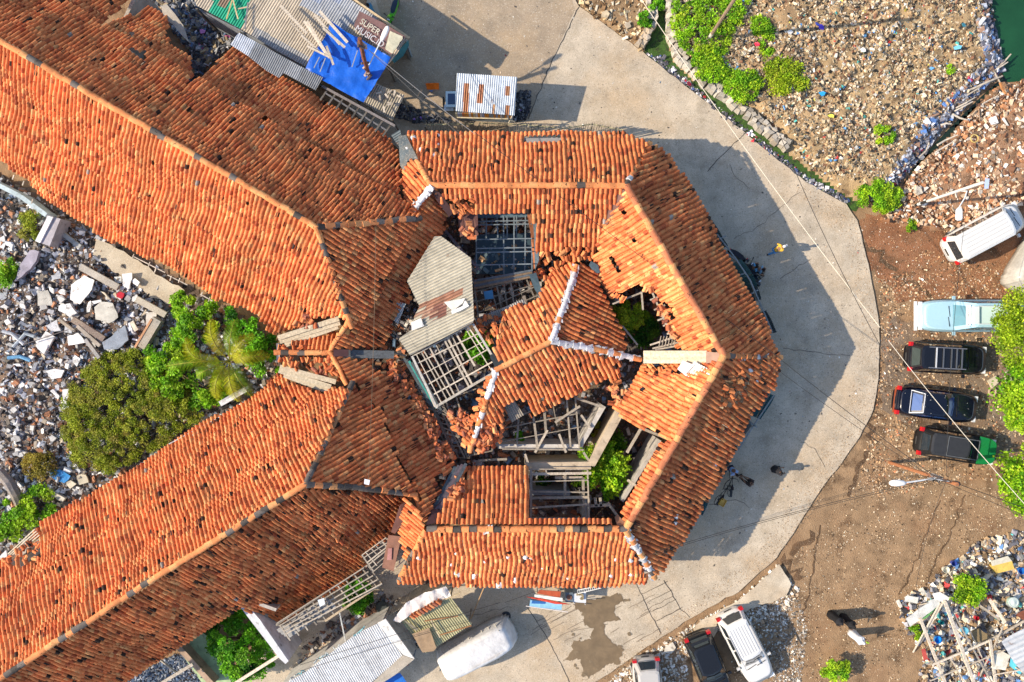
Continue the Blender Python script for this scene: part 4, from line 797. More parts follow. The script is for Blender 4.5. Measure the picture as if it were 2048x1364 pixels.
def text(s, parent, px, py, z, size, ang, col, name='lettering', sx=1.0, pz=None):
    cu = bpy.data.curves.new(name, 'FONT'); cu.body = s; cu.size = size; cu.extrude = .006; cu.align_x = 'CENTER'; cu.align_y = 'CENTER'
    t = bpy.data.objects.new(name, cu); scene.collection.objects.link(t); bpy.context.view_layer.update()
    me = bpy.data.meshes.new_from_object(t.evaluated_get(bpy.context.evaluated_depsgraph_get())); bpy.data.objects.remove(t)
    me.materials.clear(); me.materials.append(MAT['plaster'])
    at = me.color_attributes.new('col', 'FLOAT_COLOR', 'CORNER'); at.data.foreach_set('color', np.tile([*col, 1], len(me.loops)).astype(np.float32))
    o = bpy.data.objects.new(name, me); scene.collection.objects.link(o); w = W(px, py, z) if pz is None else np.array(pz)
    o.location = w-np.array(parent.location) if pz is None else w
    o.rotation_euler = (0, 0, ang); o.parent = parent; o.scale = (sx, 1, 1); return o
text('SUPER', bn, 740, 54, 3.99, .46, R(-33), (.58,.56,.46), sx=.95); text('MUSIC.ID', bn, 739, 73, 3.99, .48, R(-33), (.56,.56,.58), sx=.9)
planks = [((561,11),(614,67),.14),((608,42),(655,112),.13),((614,42),(659,116),.12),((581,45),(632,98),.07),((630,31),(680,89),.13),((639,22),(695,85),.15),((646,56),(690,95),.13),((614,92),(666,118),.10),((653,92),(667,130),.12),((603,71),(643,107),.10)]
ordn = ['first','second','third','fourth','fifth','sixth','seventh','eighth','ninth','tenth','eleventh','twelfth','thirteenth','fourteenth','fifteenth']
for k, (a, b, w) in enumerate(sorted(planks, key=lambda t: t[0][0])):
    p, q = W(*a, 3.98+.03*k), W(*b, 4.0+.03*k); c = (p+q)/2
    tag(MB().beam(p-c, q-c, w, .04, rndwood(.50)).build('plank', 'wood', None, loc=None), None); o = bpy.context.scene.objects[-1] if False else scene.collection.objects[-1]
    o.location = c; tag(o, 'loose weathered plank lying by the blue tarpaulin, %s of ten counted by its left end' % ordn[k], 'plank', 'planks fanned over the shed roof')
for k, (a, b) in enumerate((((639,114),(628,136)), ((651,116),(640,144)), ((715,101),(704,134)))):
    p, q = W(*a, 3.95), W(*b, 3.95); c = (p+q)/2; o = MB().beam(p-c, q-c, .05, .04, (.3,.34,.4)).build('rod', 'sheet_metal'); o.location = c
    tag(o, ['short bar weighing down the left corner of the blue tarpaulin', 'longer pale bar beside another on the left of the blue tarpaulin', 'grey bar lying in the middle of the blue tarpaulin'][k], 'bar', 'bars on the blue tarpaulin')
for k, (a, b, c_) in enumerate((((466,-5),(453,38),(.5,.4,.2)), ((466,0),(476,38),(.6,.5,.3)), ((496,5),(490,58),(.2,.2,.22)), ((476,18),(498,13),(.55,.45,.3)))):
    p, q = W(*a, 3.5), W(*b, 3.45); c = (p+q)/2; o = MB().beam(p-c, q-c, .07, .04, c_).build('lath', 'wood'); o.location = c
    tag(o, ['yellowish lath crossing the green roof sheets, left one', 'pale lath on the green roof sheets leaning right', 'dark long lath at the right edge of the green roof sheets', 'short lath lying crosswise on the green roof sheets'][k], 'lath', 'laths on the green sheets')
plate('plastic_bag', [(322,12,3.9),(333,8,3.9),(350,28,3.8),(366,50,3.6),(378,85,3.4),(365,72,3.5),(345,48,3.6),(328,38,3.7)], .03, (.42,.38,.32), 'cloth', None, 'crumpled beige cloth hanging off the torn roof edge at the top', 'cloth')
# debris court between wing and shed
scatter('yard_litter', [(250,-20),(385,-20),(400,20),(490,70),(460,90),(378,172),(383,108),(345,60),(320,12)], 2600, .05, .4, [(.08,.09,.11),(.25,.26,.28),(.1,.17,.3),(.35,.28,.18),(.5,.52,.56),(.5,.1,.3)], [12,8,3,4,3,.4], 'dark litter heaped in the yard between wing and shed', 'rubbish', z=.1)
# --- small roofed lean-to right of the tarp
lt = thing('lean_to', 'small lean-to of grey corrugated sheets carrying broken laths, below the blue tarpaulin', 'shed', W(768, 205, 0))
corr('roofing_sheet', lt, ((747,165,3.3),(809,190,3.3),(727,205,3.0)), [(747,165),(809,190),(784,241),(727,205)], ((737,198),(752,168)), (.46,.42,.34), var=.15)
for (x, y) in ((733,202),(783,234),(804,192),(748,170)):
    p = W(x, y, 2.9); MB().beam((p[0], p[1], 0), (p[0], p[1], 3.0), .08, .08, rndwood(.2)).build('post', 'wood', lt)
for k in range(9):
    x, y = rng.uniform(750, 795), rng.uniform(175, 215); a = rng.uniform(0, 3.1); l = rng.uniform(6, 14)
    p, q = W(x, y, 3.4), W(x+l*math.cos(a), y+l*math.sin(a), 3.42); c = (p+q)/2; o = MB().beam(p-c, q-c, .09, .03, rndwood(.48)).build('broken_lath', 'wood'); o.location = c
    tag(o, 'broken pale lath lying on the small lean-to roof', 'lath', 'broken laths on the lean-to')
# --- kiosk at the top
ki = thing('kiosk', 'square kiosk under a pale blue corrugated roof with rust patches, north of the ring', 'kiosk', W(970, 195, 0))
corr('roofing_sheet', ki, ((914,146,2.9),(1035,154,2.9),(910,222,2.6)), [(914,146),(1035,154),(1029,231),(910,222)], ((912,205),(916,150)), (.62,.68,.74), pitch=.12, var=.05,
     patches=[([(929,161),(939,161),(936,222),(926,222)], (.40,.18,.09)), ([(958,172),(968,172),(965,212),(953,208)], (.36,.15,.08)), ([(1012,180),(1020,182),(1019,190),(1010,188)], (.42,.2,.1)), ([(1010,214),(1018,214),(1019,224),(1010,224)], (.42,.2,.1)), ([(985,215),(990,215),(989,226),(984,226)], (.5,.28,.14))])
for a, b in (((916,152),(1030,158)), ((1030,158),(1024,222)), ((1024,222),(914,216)), ((914,216),(916,152))): wallseg(ki, [a, b], 2.4, .06, (.25,.33,.42))
m = MB(); 
for i in range(26): x = 912+i*4.5; p = W(x, 225, 2.2); m.box((p[0], p[1], 1.6), (.11, .03, 1.0), random.choice([(.6,.25,.04),(.3,.33,.5),(.55,.5,.35),(.25,.28,.32),(.6,.55,.6),(.5,.15,.05)]))
m.build('striped_skirt', 'cloth', ki)
stick(ki, (914,235,2.5), (1016,238,2.5), .06, .06, (.55,.45,.28), 'rail')
for p, q in (((1026,228,2.5),(1017,246,2.0)), ((1013,236,2.3),(1030,244,2.1))): stick(ki, p, q, .05, .05, (.5,.45,.35), 'brace')
hc = thing('handcart', 'small white framed handcart with a dark basin beside the kiosk', 'cart', W(899, 203, 0))
p = W(902, 198, .9); MB().box((p[0], p[1], .75), (.62, .9, .3), (.45,.6,.7)).build('frame', 'car_paint', hc); MB().box((p[0]+.03, p[1], .905), (.42, .62, .03), (.01,.04,.12)).build('basin', 'glass', hc)
p = W(897, 213, .8); MB().box((p[0], p[1], .55), (.55, .35, .06), (.6,.65,.7)).build('shelf', 'car_paint', hc)
for sx in (-1, 1):
    w = W(899, 205, .3); v = [(w[0]+sx*.34+.0*math.cos(t), w[1]+.28*math.cos(t), .38+.28*math.sin(t)) for t in np.linspace(0, 6.283, 14)]; MB().tube(v, .035, (.04,.04,.04), 5, False).build('wheel', 'rubber', hc)
drape('orange_cloth', [(851,167),(878,166),(878,179),(854,179)], .35, (.85,.16,.01), 'bright orange cloth spread on the pavement left of the kiosk', 'cloth', mat='cloth', amp=.05, res=.07, seed=5)
tag(plate('blue_rag', [(858,181,.14),(866,180,.14),(864,184,.14)], .02, (.2,.35,.7), 'cloth'), 'small blue rag below the orange cloth', 'rag')
# --- bottom shed (white roof)
bs = thing('shed', 'long shed with a white corrugated roof and bare cement edge at the bottom', 'shed', W(700, 1310, 0))
corr('roofing_sheet', bs, ((611,1344,3.2),(771,1238,3.2),(700,1400,3.0)), [(520,1440),(575,1364),(611,1344),(713,1267),(757,1246),(806,1312),(700,1400),(640,1440)], ((712,1268),(745,1325)), (.74,.74,.73), pitch=.12, amp=.03, var=.04)
plate('cement_edge', [(755,1246,3.22),(771,1238,3.25),(829,1318,3.1),(806,1310,3.1)], .1, (.72,.72,.70), 'plaster', bs)
plate('cement_edge', [(806,1311,3.08),(828,1319,3.05),(790,1350,2.95),(735,1385,2.9),(728,1376,2.95)], .12, (.45,.40,.33), 'concrete', bs)
wallseg(bs, [(560,1380),(705,1278),(765,1246),(822,1318),(740,1380)], 2.9, .15, (.5,.5,.48))
drape('tarpaulin', [(765,1358),(800,1345),(822,1375),(760,1385)], 2.2, (.02,.16,.6), 'blue tarpaulin corner below the white shed roof at the bottom edge', 'tarpaulin', amp=.04, seed=7)
for k in range(30):
    t = rng.random(); a = np.array([575,1362])*(1-t)+np.array([720,1262])*t; 
    m = MB(); pts = [W(a[0]+i*4+rng.normal()*2, a[1]-i*2.6+rng.normal()*2, 3.15+rng.normal()*.04) for i in range(5)]
    if k < 8: tag(m.tube(pts, .04, (.2,.45,.5) if k % 2 else (.5,.55,.55), 5).build('tarp_roll', 'tarp', bs), None)
# white wall, green floor and beams at the bottom left
wl = thing('wall', 'white topped masonry wall with a leaning slab below the south-west wing', 'wall', W(530, 1270, 0))
plate('wall_top', [(478,1211,3.0),(484,1210,3.0),(500,1216,3.0),(520,1240,3.0),(577,1322,2.9),(571,1328,2.9),(560,1318,2.9)], 2.9, (.66,.68,.72), 'plaster', wl)
plate('leaning_slab', [(484,1210,2.8),(500,1214,2.7),(560,1290,2.4),(578,1318,2.6),(560,1300,2.8)], .15, (.34,.36,.40), 'concrete', wl)
sheet('green_floor', [(355,1292),(405,1262),(440,1290),(500,1385),(420,1385)], .12, 'plaster', (.40,.52,.30))
bw = thing('brick_wall', 'low broken brick wall between green floor and dark gravel at the bottom left', 'wall', W(390, 1325, 0)); wallseg(bw, [(358,1296),(425,1370)], .9, .3, (.42,.30,.22), 'bricks')
scatter('dark_gravel_heap', [(230,1375),(365,1300),(420,1375)], 1600, .05, .25, [(.09,.13,.2),(.2,.23,.28),(.4,.42,.45)], [8,6,2], 'bluish dark gravel beyond the low brick wall', 'gravel', z=.05)
for k, (a, b, lab) in enumerate((((320,1368,2.2),(386,1328,2.2),'pale timber spanning the dark gravel at the bottom left'), ((455,1376,2.3),(560,1310,2.5),'pale timber crossing the big bush at the bottom'), ((318,1318,1.8),(352,1345,1.8),'thin dark lath over the dark gravel'), ((646,1180,2.2),(692,1255,2.2),'x'))[:3]):
    p, q = W(*a), W(*b); c = (p+q)/2; o = MB().beam(p-c, q-c, .16 if k < 2 else .06, .12, rndwood(.55)).build('timber', 'wood'); o.location = c; tag(o, lab, 'timber')
p, q = W(679,1224,2.5), W(691,1282,2.6); c = (p+q)/2; o = MB().beam(p-c, q-c, .07, .07, (.5,.52,.52)).build('pole', 'wood'); o.location = c; tag(o, 'thin grey pole reaching from the roof frame to the white shed', 'pole')
# ---------------------------------------------------------------- plants
LEAFT = np.array([[0,-.5,0],[.42,0,.12],[0,.5,0],[-.42,0,.12]]); LEAFF = np.array([(0,1,2,3)])
def leaves(mb, pts, size, cols, up=.5):
    n = len(pts); M = rots(n)
    if up > 0:   # bias the leaf normals upward
        nn = M[:, :, 2].copy(); nn[:, 2] = np.abs(nn[:, 2])+up; nn /= np.linalg.norm(nn, axis=1)[:, None]
        a = np.cross(nn, M[:, :, 0]); a /= np.linalg.norm(a, axis=1)[:, None]; b = np.cross(nn, a); M = np.stack([a, b, nn], 2)
    s = size*rng.uniform(.6, 1.35, n); mb.inst(LEAFT, LEAFF, M*s[:, None, None], pts, cols)
PG = dict(bright=[(.22,.48,.015),(.34,.60,.02),(.12,.32,.01),(.50,.66,.03)], olive=[(.34,.40,.02),(.26,.33,.015),(.46,.50,.05),(.18,.25,.012),(.36,.31,.06)], lush=[(.09,.34,.01),(.16,.50,.012),(.02,.12,.006),(.22,.50,.02)],
          yellow=[(.36,.27,.03),(.45,.36,.05),(.22,.15,.02),(.28,.28,.04)], dark=[(.03,.14,.01),(.06,.22,.012),(.015,.07,.006),(.16,.32,.02)], lime=[(.38,.52,.02),(.27,.44,.015),(.52,.60,.04),(.16,.28,.01)])
def plant(name, label, cat, px, py, rad, h, n, leaf, pal, clumps=26, group=None, ry=None, z0=0.0, flat=.55, trunk=True, poly=None, cs=1.0, rot=0):
    top = z0+h*.75; c = W(px, py, top); base = (c[0], c[1], z0)
    t = thing(name, label, cat, base, group); P = PG[pal]; mb = MB(); rx = rad/S*(H-top)/H; ryy = (ry or rad)/S*(H-top)/H
    k = 0; cl = []
    PP = [W(*p, top)[:2] for p in poly] if poly else None
    while len(cl) < clumps:
        if PP is not None:
            q = np.array([rng.uniform(min(p[0] for p in PP), max(p[0] for p in PP)), rng.uniform(min(p[1] for p in PP), max(p[1] for p in PP))])
            if not inpoly(q[None], PP)[0]: continue
            e = edist(q[None], PP)[0]; cl.append([q[0], q[1], z0+h*(.35+.65*min(1, e/1.2)*rng.uniform(.5, 1)), rng.uniform(.2, .5)*cs])
        else:
            a = rng.uniform(0, 6.283); r_ = math.sqrt(rng.random())*.86; ca, sa = math.cos(a)*r_*rx, math.sin(a)*r_*ryy
            cl.append([c[0]+ca*math.cos(rot)-sa*math.sin(rot), c[1]+ca*math.sin(rot)+sa*math.cos(rot), z0+h*(.30+.70*(1-r_*r_)**.6*rng.uniform(.6, 1)), rng.uniform(.22, .42)*max(.5, min(rx, ryy))])
    per = n//clumps
    for cx, cy, cz, cr in cl:
        d = rng.normal(size=(per, 3)); d /= np.linalg.norm(d, axis=1)[:, None]; r_ = rng.random(per)[:, None]**.45
        pts = np.array([cx, cy, cz])+d*r_*cr*np.array([1, 1, flat])
        i = rng.integers(len(P)); base_c = np.array(P[i])*.6+np.array(P[rng.integers(len(P))])*.4
        cols = np.clip(base_c[None]*(1+.3*rng.normal(size=(per, 1)))+(.04*rng.normal(size=(per, 1))*base_c[None]), .004, .9)
        leaves(mb, pts, leaf, cols, .6)
    mb.build('crown', 'leaf', t)
    if trunk:
        st = MB()
        for cx, cy, cz, cr in cl[:14]:
            p0 = np.array([c[0]+rng.normal()*.06, c[1]+rng.normal()*.06, z0]); p2 = np.array([cx, cy, cz]); mid = p0*.55+p2*.45+np.array([0, 0, (cz-z0)*.2])
            st.tube([p0, mid, p2], [.045*h**.5, .03*h**.5, .008], (.12, .085, .05), 5)
        st.build('trunk' if h > 2.2 else 'stem', 'wood', t)
    return t
plant('shrub', 'big olive-green shrub filling the corner beside the south-west wing', 'shrub', 260, 830, 160, 1.5, 62000, .08, 'olive', 520, cs=.75, poly=[(135,760),(190,715),(260,690),(330,740),(400,780),(410,830),(350,870),(290,905),(215,950),(140,930),(115,880),(110,810)], flat=.6)
plant('shrub', 'loose yellowing shrub by the blue plastic sheet on the rubble', 'shrub', 74, 933, 34, 1.3, 3200, .08, 'yellow', 26)
plant('shrub', 'bright green bush at the left edge above the south-west wing', 'shrub', 45, 1025, 60, 1.6, 5200, .13, 'bright', 34, poly=[(-30,1020),(20,1000),(60,978),(100,1000),(108,1020),(60,1055),(10,1080),(-30,1085)])
plant('shrub', 'small bright green bush at the left edge amid rubble', 'shrub', 10, 548, 32, 1.2, 2200, .11, 'bright', 22)
plant('shrub', 'dry olive bush beside the white wall stub near the top of the rubble', 'shrub', 58, 450, 30, 1.2, 2600, .08, 'olive', 22)
plant('leafy_tree', 'bright leafy green tree growing against the north-west wing eave', 'tree', 375, 645, 60, 2.6, 6500, .15, 'bright', 44, poly=[(335,590),(365,578),(385,610),(420,600),(440,640),(430,690),(380,720),(330,700),(340,650)])
plant('leafy_tree', 'bright leafy green tree between the rubble and the coconut palm', 'tree', 320, 740, 60, 2.6, 8000, .15, 'bright', 60, poly=[(270,705),(310,690),(360,700),(400,740),(440,760),(440,800),(390,815),(330,805),(290,790),(285,750)])
plant('leafy_tree', 'green bush under the linking roof and right of the coconut palm', 'tree', 520, 700, 50, 2.4, 5000, .14, 'lush', 40, poly=[(440,610),(480,620),(520,660),(555,690),(555,740),(520,765),(490,740),(470,690),(445,650)])
plant('shrub', 'large dense green bush behind the white topped wall at the bottom', 'shrub', 470, 1300, 80, 2.6, 15000, .12, 'lush', 80, poly=[(405,1258),(480,1222),(520,1262),(548,1300),(548,1330),(500,1370),(440,1380),(425,1340),(408,1300)])
plant('shrub', 'green bush under the open roof frame of the south-west wing', 'shrub', 712, 1195, 34, 1.7, 4800, .11, 'lush', 34)
plant('tree', 'yellow-green bush showing through the torn roof of the east court', 'shrub', 1258, 630, 42, 2.9, 7500, .10, 'lime', 44, ry=30)
plant('tree', 'dark green bush low in the east court below the yellow-green one', 'shrub', 1288, 658, 34, 2.0, 4500, .10, 'dark', 30)
plant('court_plant', 'green plant under the open slatted frame in the middle', 'plant', 955, 690, 30, 2.2, 3600, .13, 'lush', 26, ry=42)
plant('court_plant', 'dark green weeds in the fallen room left of the long masonry wall', 'plant', 1042, 882, 18, 1.4, 1100, .1, 'lush', 12)
plant('court_plant', 'dark weeds in the small room below the long masonry wall', 'plant', 1088, 965, 16, 1.2, 900, .1, 'dark', 12)
plant('court_plant', 'dry weeds between the two masonry walls of the east room', 'plant', 1190, 855, 10, 1.2, 500, .09, 'olive', 8, ry=20)
# tree with radiating feathery branches in the south court
def radial_tree(name, label, px, py, rad, h, nb, pal, leaf=.14, z0=0):
    c = W(px, py, h*.9); t = thing(name, label, 'tree', (c[0], c[1], z0)); P = np.array(PG[pal]); mb = MB(); st = MB(); R_ = rad/S*(H-h)/H
    for k in range(nb):
        a = rng.uniform(0, 6.283); el = rng.random()**.8; L = R_*rng.uniform(.75, 1.08)
        p0 = np.array([c[0], c[1], z0+h*.45]); d = np.array([math.cos(a)*math.cos(el), math.sin(a)*math.cos(el), .15+.55*math.sin(el)])
        if el > 1.0: d[:2] *= .8
        pts = []; m = 9
        for i in range(m): s_ = i/(m-1); q = p0+d*L*s_*1.05; q = q+np.array([0, 0, -.25*s_*s_]); pts.append(q+rng.normal(size=3)*.03)
        st.tube(pts, np.linspace(.03, .008, m), (.13, .10, .05), 4)
        n = 150; s_ = rng.uniform(.25, 1, n); B = np.array([pts[min(m-1, int(x*(m-1)))] for x in s_]); B = B+d*rng.uniform(0, L/(m-1), n)[:, None]
        B += rng.normal(size=(n, 3))*.13*(1.15-s_*.5)[:, None]
        cc = P[rng.integers(len(P))]*.5+P[rng.integers(len(P))]*.5; cols = np.clip(cc*(1+.25*rng.normal(size=(n, 1))), .004, .9); leaves(mb, B, leaf, cols, .4)
    mb.build('crown', 'leaf', t); st.build('branches', 'wood', t)
    MB().tube([(c[0], c[1], z0), (c[0]+.05, c[1]-.04, z0+h*.3), (c[0], c[1], z0+h*.5)], [.13, .10, .07], (.16, .13, .09), 7).build('trunk', 'wood', t)
radial_tree('tree', 'bright green tree with radiating branches rising from the south court', 1212, 950, 62, 4.4, 58, 'bright')
radial_tree('tree', 'small dark green shoot above the bright tree of the south court', 1232, 895, 26, 2.6, 16, 'dark', .12)
radial_tree('tree', 'compact bright green bush on the junk heap at the bottom right', 1957, 1190, 37, 2.3, 40, 'bright', .12)
plant('shrub', 'small green weeds at the left end of the junk heap planks', 'plant', 1836, 1265, 16, .8, 900, .08, 'bright', 12)
plant('shrub', 'low green bush at the bottom edge right of the white car', 'shrub', 1676, 1340, 30, 1.0, 2800, .10, 'bright', 22)
plant('shrub', 'small bright weed clump on the litter mound near its middle', 'plant', 1769, 268, 22, .5, 1300, .09, 'bright', 14, z0=.6)
plant('shrub', 'tiny olive weed clump on the mound near the dark slope', 'plant', 1902, 138, 9, .4, 300, .08, 'bright', 6, z0=.6)
plant('shrub', 'green bush at the end of the ditch beside the lamp post foot', 'shrub', 1762, 392, 46, 1.0, 5200, .11, 'bright', 34, ry=34)
plant('shrub', 'few green weeds below the lamp post foot', 'plant', 1822, 450, 14, .4, 420, .09, 'bright', 8)
for k, (lab, pol, n) in enumerate([('green creeping plants at the top of the mound round the leaning pole', [(1350,0),(1420,-20),(1500,-20),(1505,20),(1470,60),(1445,110),(1400,120),(1365,90),(1345,50)], 9000),
        ('green creeping plants in the middle left of the mound', [(1375,110),(1440,100),(1460,150),(1430,165),(1395,150)], 3600),
        ('green bush on the mound left of the bare litter patch', [(1450,140),(1490,135),(1530,150),(1525,185),(1490,200),(1455,185)], 4200),
        ('olive green bush on the right of the mound plants', [(1530,115),(1575,115),(1610,135),(1618,170),(1580,185),(1540,175)], 4200),
        ('small green bush between two larger ones high on the mound', [(1510,30),(1545,30),(1550,100),(1530,110),(1510,70)], 2200)]):
    cx = sum(p[0] for p in pol)/len(pol); cy = sum(p[1] for p in pol)/len(pol); plant('mound_bush', lab, 'bush', cx, cy, 40, .7, n, .10, 'bright' if k != 3 else 'lime', max(20, n//75), poly=pol, z0=.6, cs=.8)
plant('verge_bush', 'small bright bush on the stone wall end of the verge', 'bush', 1290, 40, 16, .7, 900, .1, 'lush', 12, z0=.2, ry=22)
plant('verge_bush', 'bright bush in the drain at the top edge', 'bush', 1312, 12, 20, .6, 1300, .1, 'lush', 14)
# trees at the right edge
for k, (lab, px, py, rx, ry, h, n) in enumerate([('tall light green tree at the right edge over the pale blue car', 2066, 655, 62, 92, 4.6, 13000), ('green tree at the right edge beside the dark blue car', 2070, 800, 64, 76, 4.2, 11000), ('green tree at the right edge below the green bonnet', 2070, 960, 60, 74, 4.2, 9000)]):
    plant('edge_tree', lab, 'tree', px, py, rx, h, n, .14 if k else .11, ['lime','bright','bright'][k], 110, group='trees along the right edge', ry=ry)
# coconut palm
pm_ = W(456, 722, 4.2); pt = thing('coconut_palm', 'young coconut palm with long yellow-green fronds left of the linking roof', 'palm', (pm_[0], pm_[1], 0))
MB().tube([(pm_[0]+.25, pm_[1]-.1, 0), (pm_[0]+.1, pm_[1], 2), (pm_[0], pm_[1], 3.9)], [.2, .15, .13], (.22, .18, .12), 8).build('trunk', 'wood', pt)
for k, (tx, ty, dz) in enumerate([(338,732,-.5),(378,676,.2),(428,640,.3),(476,640,.3),(512,668,.0),(545,712,-.5),(508,792,-.8),(482,802,-.7),(440,800,-.7),(400,752,.2)]):
    tip = W(tx, ty, 4.2+dz*1.2); a = np.array([pm_[0], pm_[1], 4.0]); d = tip-a; L = np.linalg.norm(d[:2]); mb = MB(); n = 16; pts = []
    side = np.array([-d[1], d[0], 0])/L; bend = side*rng.normal()*.18
    for i in range(n): s_ = i/(n-1); p = a+d*s_; p[2] += (1.1-.3*abs(dz))*math.sin(math.pi*s_*.85); pts.append(p+bend*math.sin(math.pi*s_))
    pts = np.array(pts); mb.tube(pts, np.linspace(.035, .008, n), (.42, .42, .06), 5)
    for i in range(2, n):
        for sub in (0, .25, .5, .75):
            if i+sub > n-1: continue
            i0 = min(i, n-2); p = pts[i0]+(pts[i0+1]-pts[i0])*sub if i < n-1 else pts[i]; T = pts[min(i+1, n-1)]-pts[i-1]; T /= np.linalg.norm(T); s_ = i/(n-1)
            ll = .62*math.sin(math.pi*min(1, s_*.9+.12))**.6*rng.uniform(.85, 1.1)
            for sg in (-1, 1):
                sd_ = np.cross(T, [0, 0, 1])*sg; sd_ /= np.linalg.norm(sd_); e = sd_*.85+T*.62; e /= np.linalg.norm(e); q = p+e*ll+np.array([0, 0, -.16]); w = T*.013
                c = np.array([.55,.58,.03])*rng.uniform(.6, 1.3) if k % 3 else np.array([.24,.40,.02])*rng.uniform(.6, 1.3)
                mb.add([p-w, p+w, (p+q)/2+w+[0, 0, .04], q, (p+q)/2-w+[0, 0, .04]], [(0, 1, 2, 3, 4)], c)
    mb.build('frond', 'leaf', pt)
# ---------------------------------------------------------------- single slabs and beams on the demolished plot
def slab(name, label, pts, z, th, col, tilt=.1, cat='slab', mat='plaster', group=None):
    P = [W(p[0], p[1], z) for p in pts]
    if area([(p[0], p[1]) for p in P]) < 0: P = P[::-1]
    c = sum(P)/len(P); a = rng.normal(size=2)*tilt; Q = []
    for i in range(len(P)):   # roughen the outline
        p, q = P[i], P[(i+1) % len(P)]; L = np.linalg.norm(q-p); n = max(1, int(L/.28))
        for k in range(n): w = p+(q-p)*k/n; Q.append(w+np.array([*rng.normal(size=2)*.025, 0]))
    Q = [q+np.array([0, 0, (q-c)[:2] @ a+rng.normal()*.012])-c for q in Q]; n = len(Q)
    tr = tess([(q[0], q[1]) for q in Q]); lo = [q*[.93, .93, 1]-np.array([0, 0, th]) for q in Q]
    mb = MB().add(Q+lo, [tuple(t) for t in tr]+[tuple(n+i for i in t)[::-1] for t in tr]+[(i, n+i, n+(i+1) % n, (i+1) % n) for i in range(n)], col)
    o = mb.build(name, mat); o.location = c; tag(o, label, cat, group); return o
z7 = lambda L: [(x/3.733, 480+y/3.733) for x, y in L]; z9 = lambda L: [(x/4, 682+y/4) for x, y in L]
WH, GR, SB = (.78,.78,.78), (.48,.47,.43), (.26,.30,.36)
for lab, pts, z, th, col in [
    ('largest white broken slab in the rubble, left of the grey slab', z7([(530,330),(620,265),(705,305),(690,370),(600,480),(525,440)]), .8, .15, WH),
    ('square grey cracked slab on the left of the rubble', z7([(275,385),(365,370),(390,490),(280,490)]), .6, .12, GR),
    ('large grey slab half in shade beside the red cushion', z7([(705,500),(760,465),(850,470),(890,580),(810,620),(705,590)]), .75, .15, GR),
    ('bright white slab on its edge left of the timber', z7([(440,490),(520,475),(570,545),(520,575),(435,520)]), .8, .3, WH),
    ('tapering white slab above the red cushion', z7([(915,250),(985,245),(960,365),(915,340)]), .7, .15, WH),
    ('round white slab right of the tapering one', z7([(980,300),(1010,285),(1050,315),(1030,340),(990,325)]), .65, .15, WH),
    ('small grey-white block left of the tapering slab', z7([(855,275),(905,270),(900,325),(860,325)]), .65, .2, (.6,.62,.6)),
    ('dark blue-grey slab leaning in the shade with a brick edge', z7([(770,760),(860,690),(930,640),(960,740),(880,815),(780,815)]), .75, .25, SB),
    ('flat white slab below the long timber', z7([(500,715),(580,690),(640,770),(510,785)]), .7, .12, WH),
    ('long white slab tilted under the thin iron rod', z7([(265,790),(345,680),(410,720),(320,850)]), .75, .2, WH),
    ('pale slab just above the thin iron rod', z7([(350,640),(420,600),(450,680),(390,690)]), .65, .12, (.66,.67,.70)),
    ('grey slab at the right end of the rubble by the brick pillar', z7([(1090,540),(1170,535),(1165,630),(1095,640)]), .65, .12, (.5,.48,.44)),
    ('narrow sandy slab near the brick pillar', z7([(970,620),(1000,600),(1030,670),(1000,685)]), .65, .12, (.62,.56,.45)),
    ('small grey slab alone below the leaning wall piece', z7([(385,270),(450,250),(455,290),(390,300)]), .55, .1, (.5,.52,.55)),
    ('bluish slab between the long white slab and the timber', z7([(480,650),(530,645),(540,700),(480,690)]), .6, .1, (.5,.53,.58)),
    ('sandy wedge slab between the large grey slab and red cushion', z7([(750,380),(775,385),(830,440),(800,440)]), .65, .12, (.62,.55,.42)),
    ('small white slab lying flat above the large grey slab', z7([(685,455),(755,440),(762,460),(700,478)]), .75, .1, WH),
    ('white upright sliver left of the large grey slab', z7([(655,465),(678,455),(675,535),(645,540)]), .7, .1, WH),
    ('long violet-grey piece of wall leaning at the upper left of the rubble', z7([(215,70),(295,85),(250,190),(170,270),(110,310),(150,180)]), .9, .3, (.33,.31,.38)),
    ('oval white slab at the edge of the big olive shrub', z9([(370,240),(440,215),(510,240),(490,290),(420,300)]), .7, .15, WH),
    ('tall narrow white slab standing at the shrub edge', z9([(500,390),(545,385),(550,545),(505,545)]), .8, .2, WH),
    ('speckled white slab above the olive shrub', z9([(570,160),(600,110),(640,140),(620,200)]), .6, .15, WH),
    ('slanting white slab left of the tall narrow one', z9([(400,390),(430,380),(475,440),(460,465)]), .6, .15, WH),
    ('sandy slab beside the blue plastic sheet', z9([(610,1080),(670,1055),(715,1130),(640,1150)]), .5, .15, (.58,.52,.40)),
    ('second sandy slab touching the blue plastic sheet', z9([(520,1130),(570,1110),(610,1150),(560,1180)]), .5, .15, (.62,.57,.46)),
    ('long pale block at the lower end of the rubble plot', z9([(390,1185),(520,1260),(500,1290),(400,1230)]), .5, .3, (.55,.52,.45)),
    ('white slab at the left edge beside dry twigs', [(-6,478),(8,470),(12,488),(6,496),(-8,492)], .5, .15, WH),
    ('large white slab above the olive shrub, left of the plastic pipes', z9([(280,0),(400,-20),(360,100),(300,60)]), .7, .15, WH),
    ('white slab at the top of the olive shrub by the timber end', z9([(540,-10),(640,-15),(690,10),(580,25)]), .7, .15, WH)]:
    slab('broken_slab', lab, pts, z, th, col)
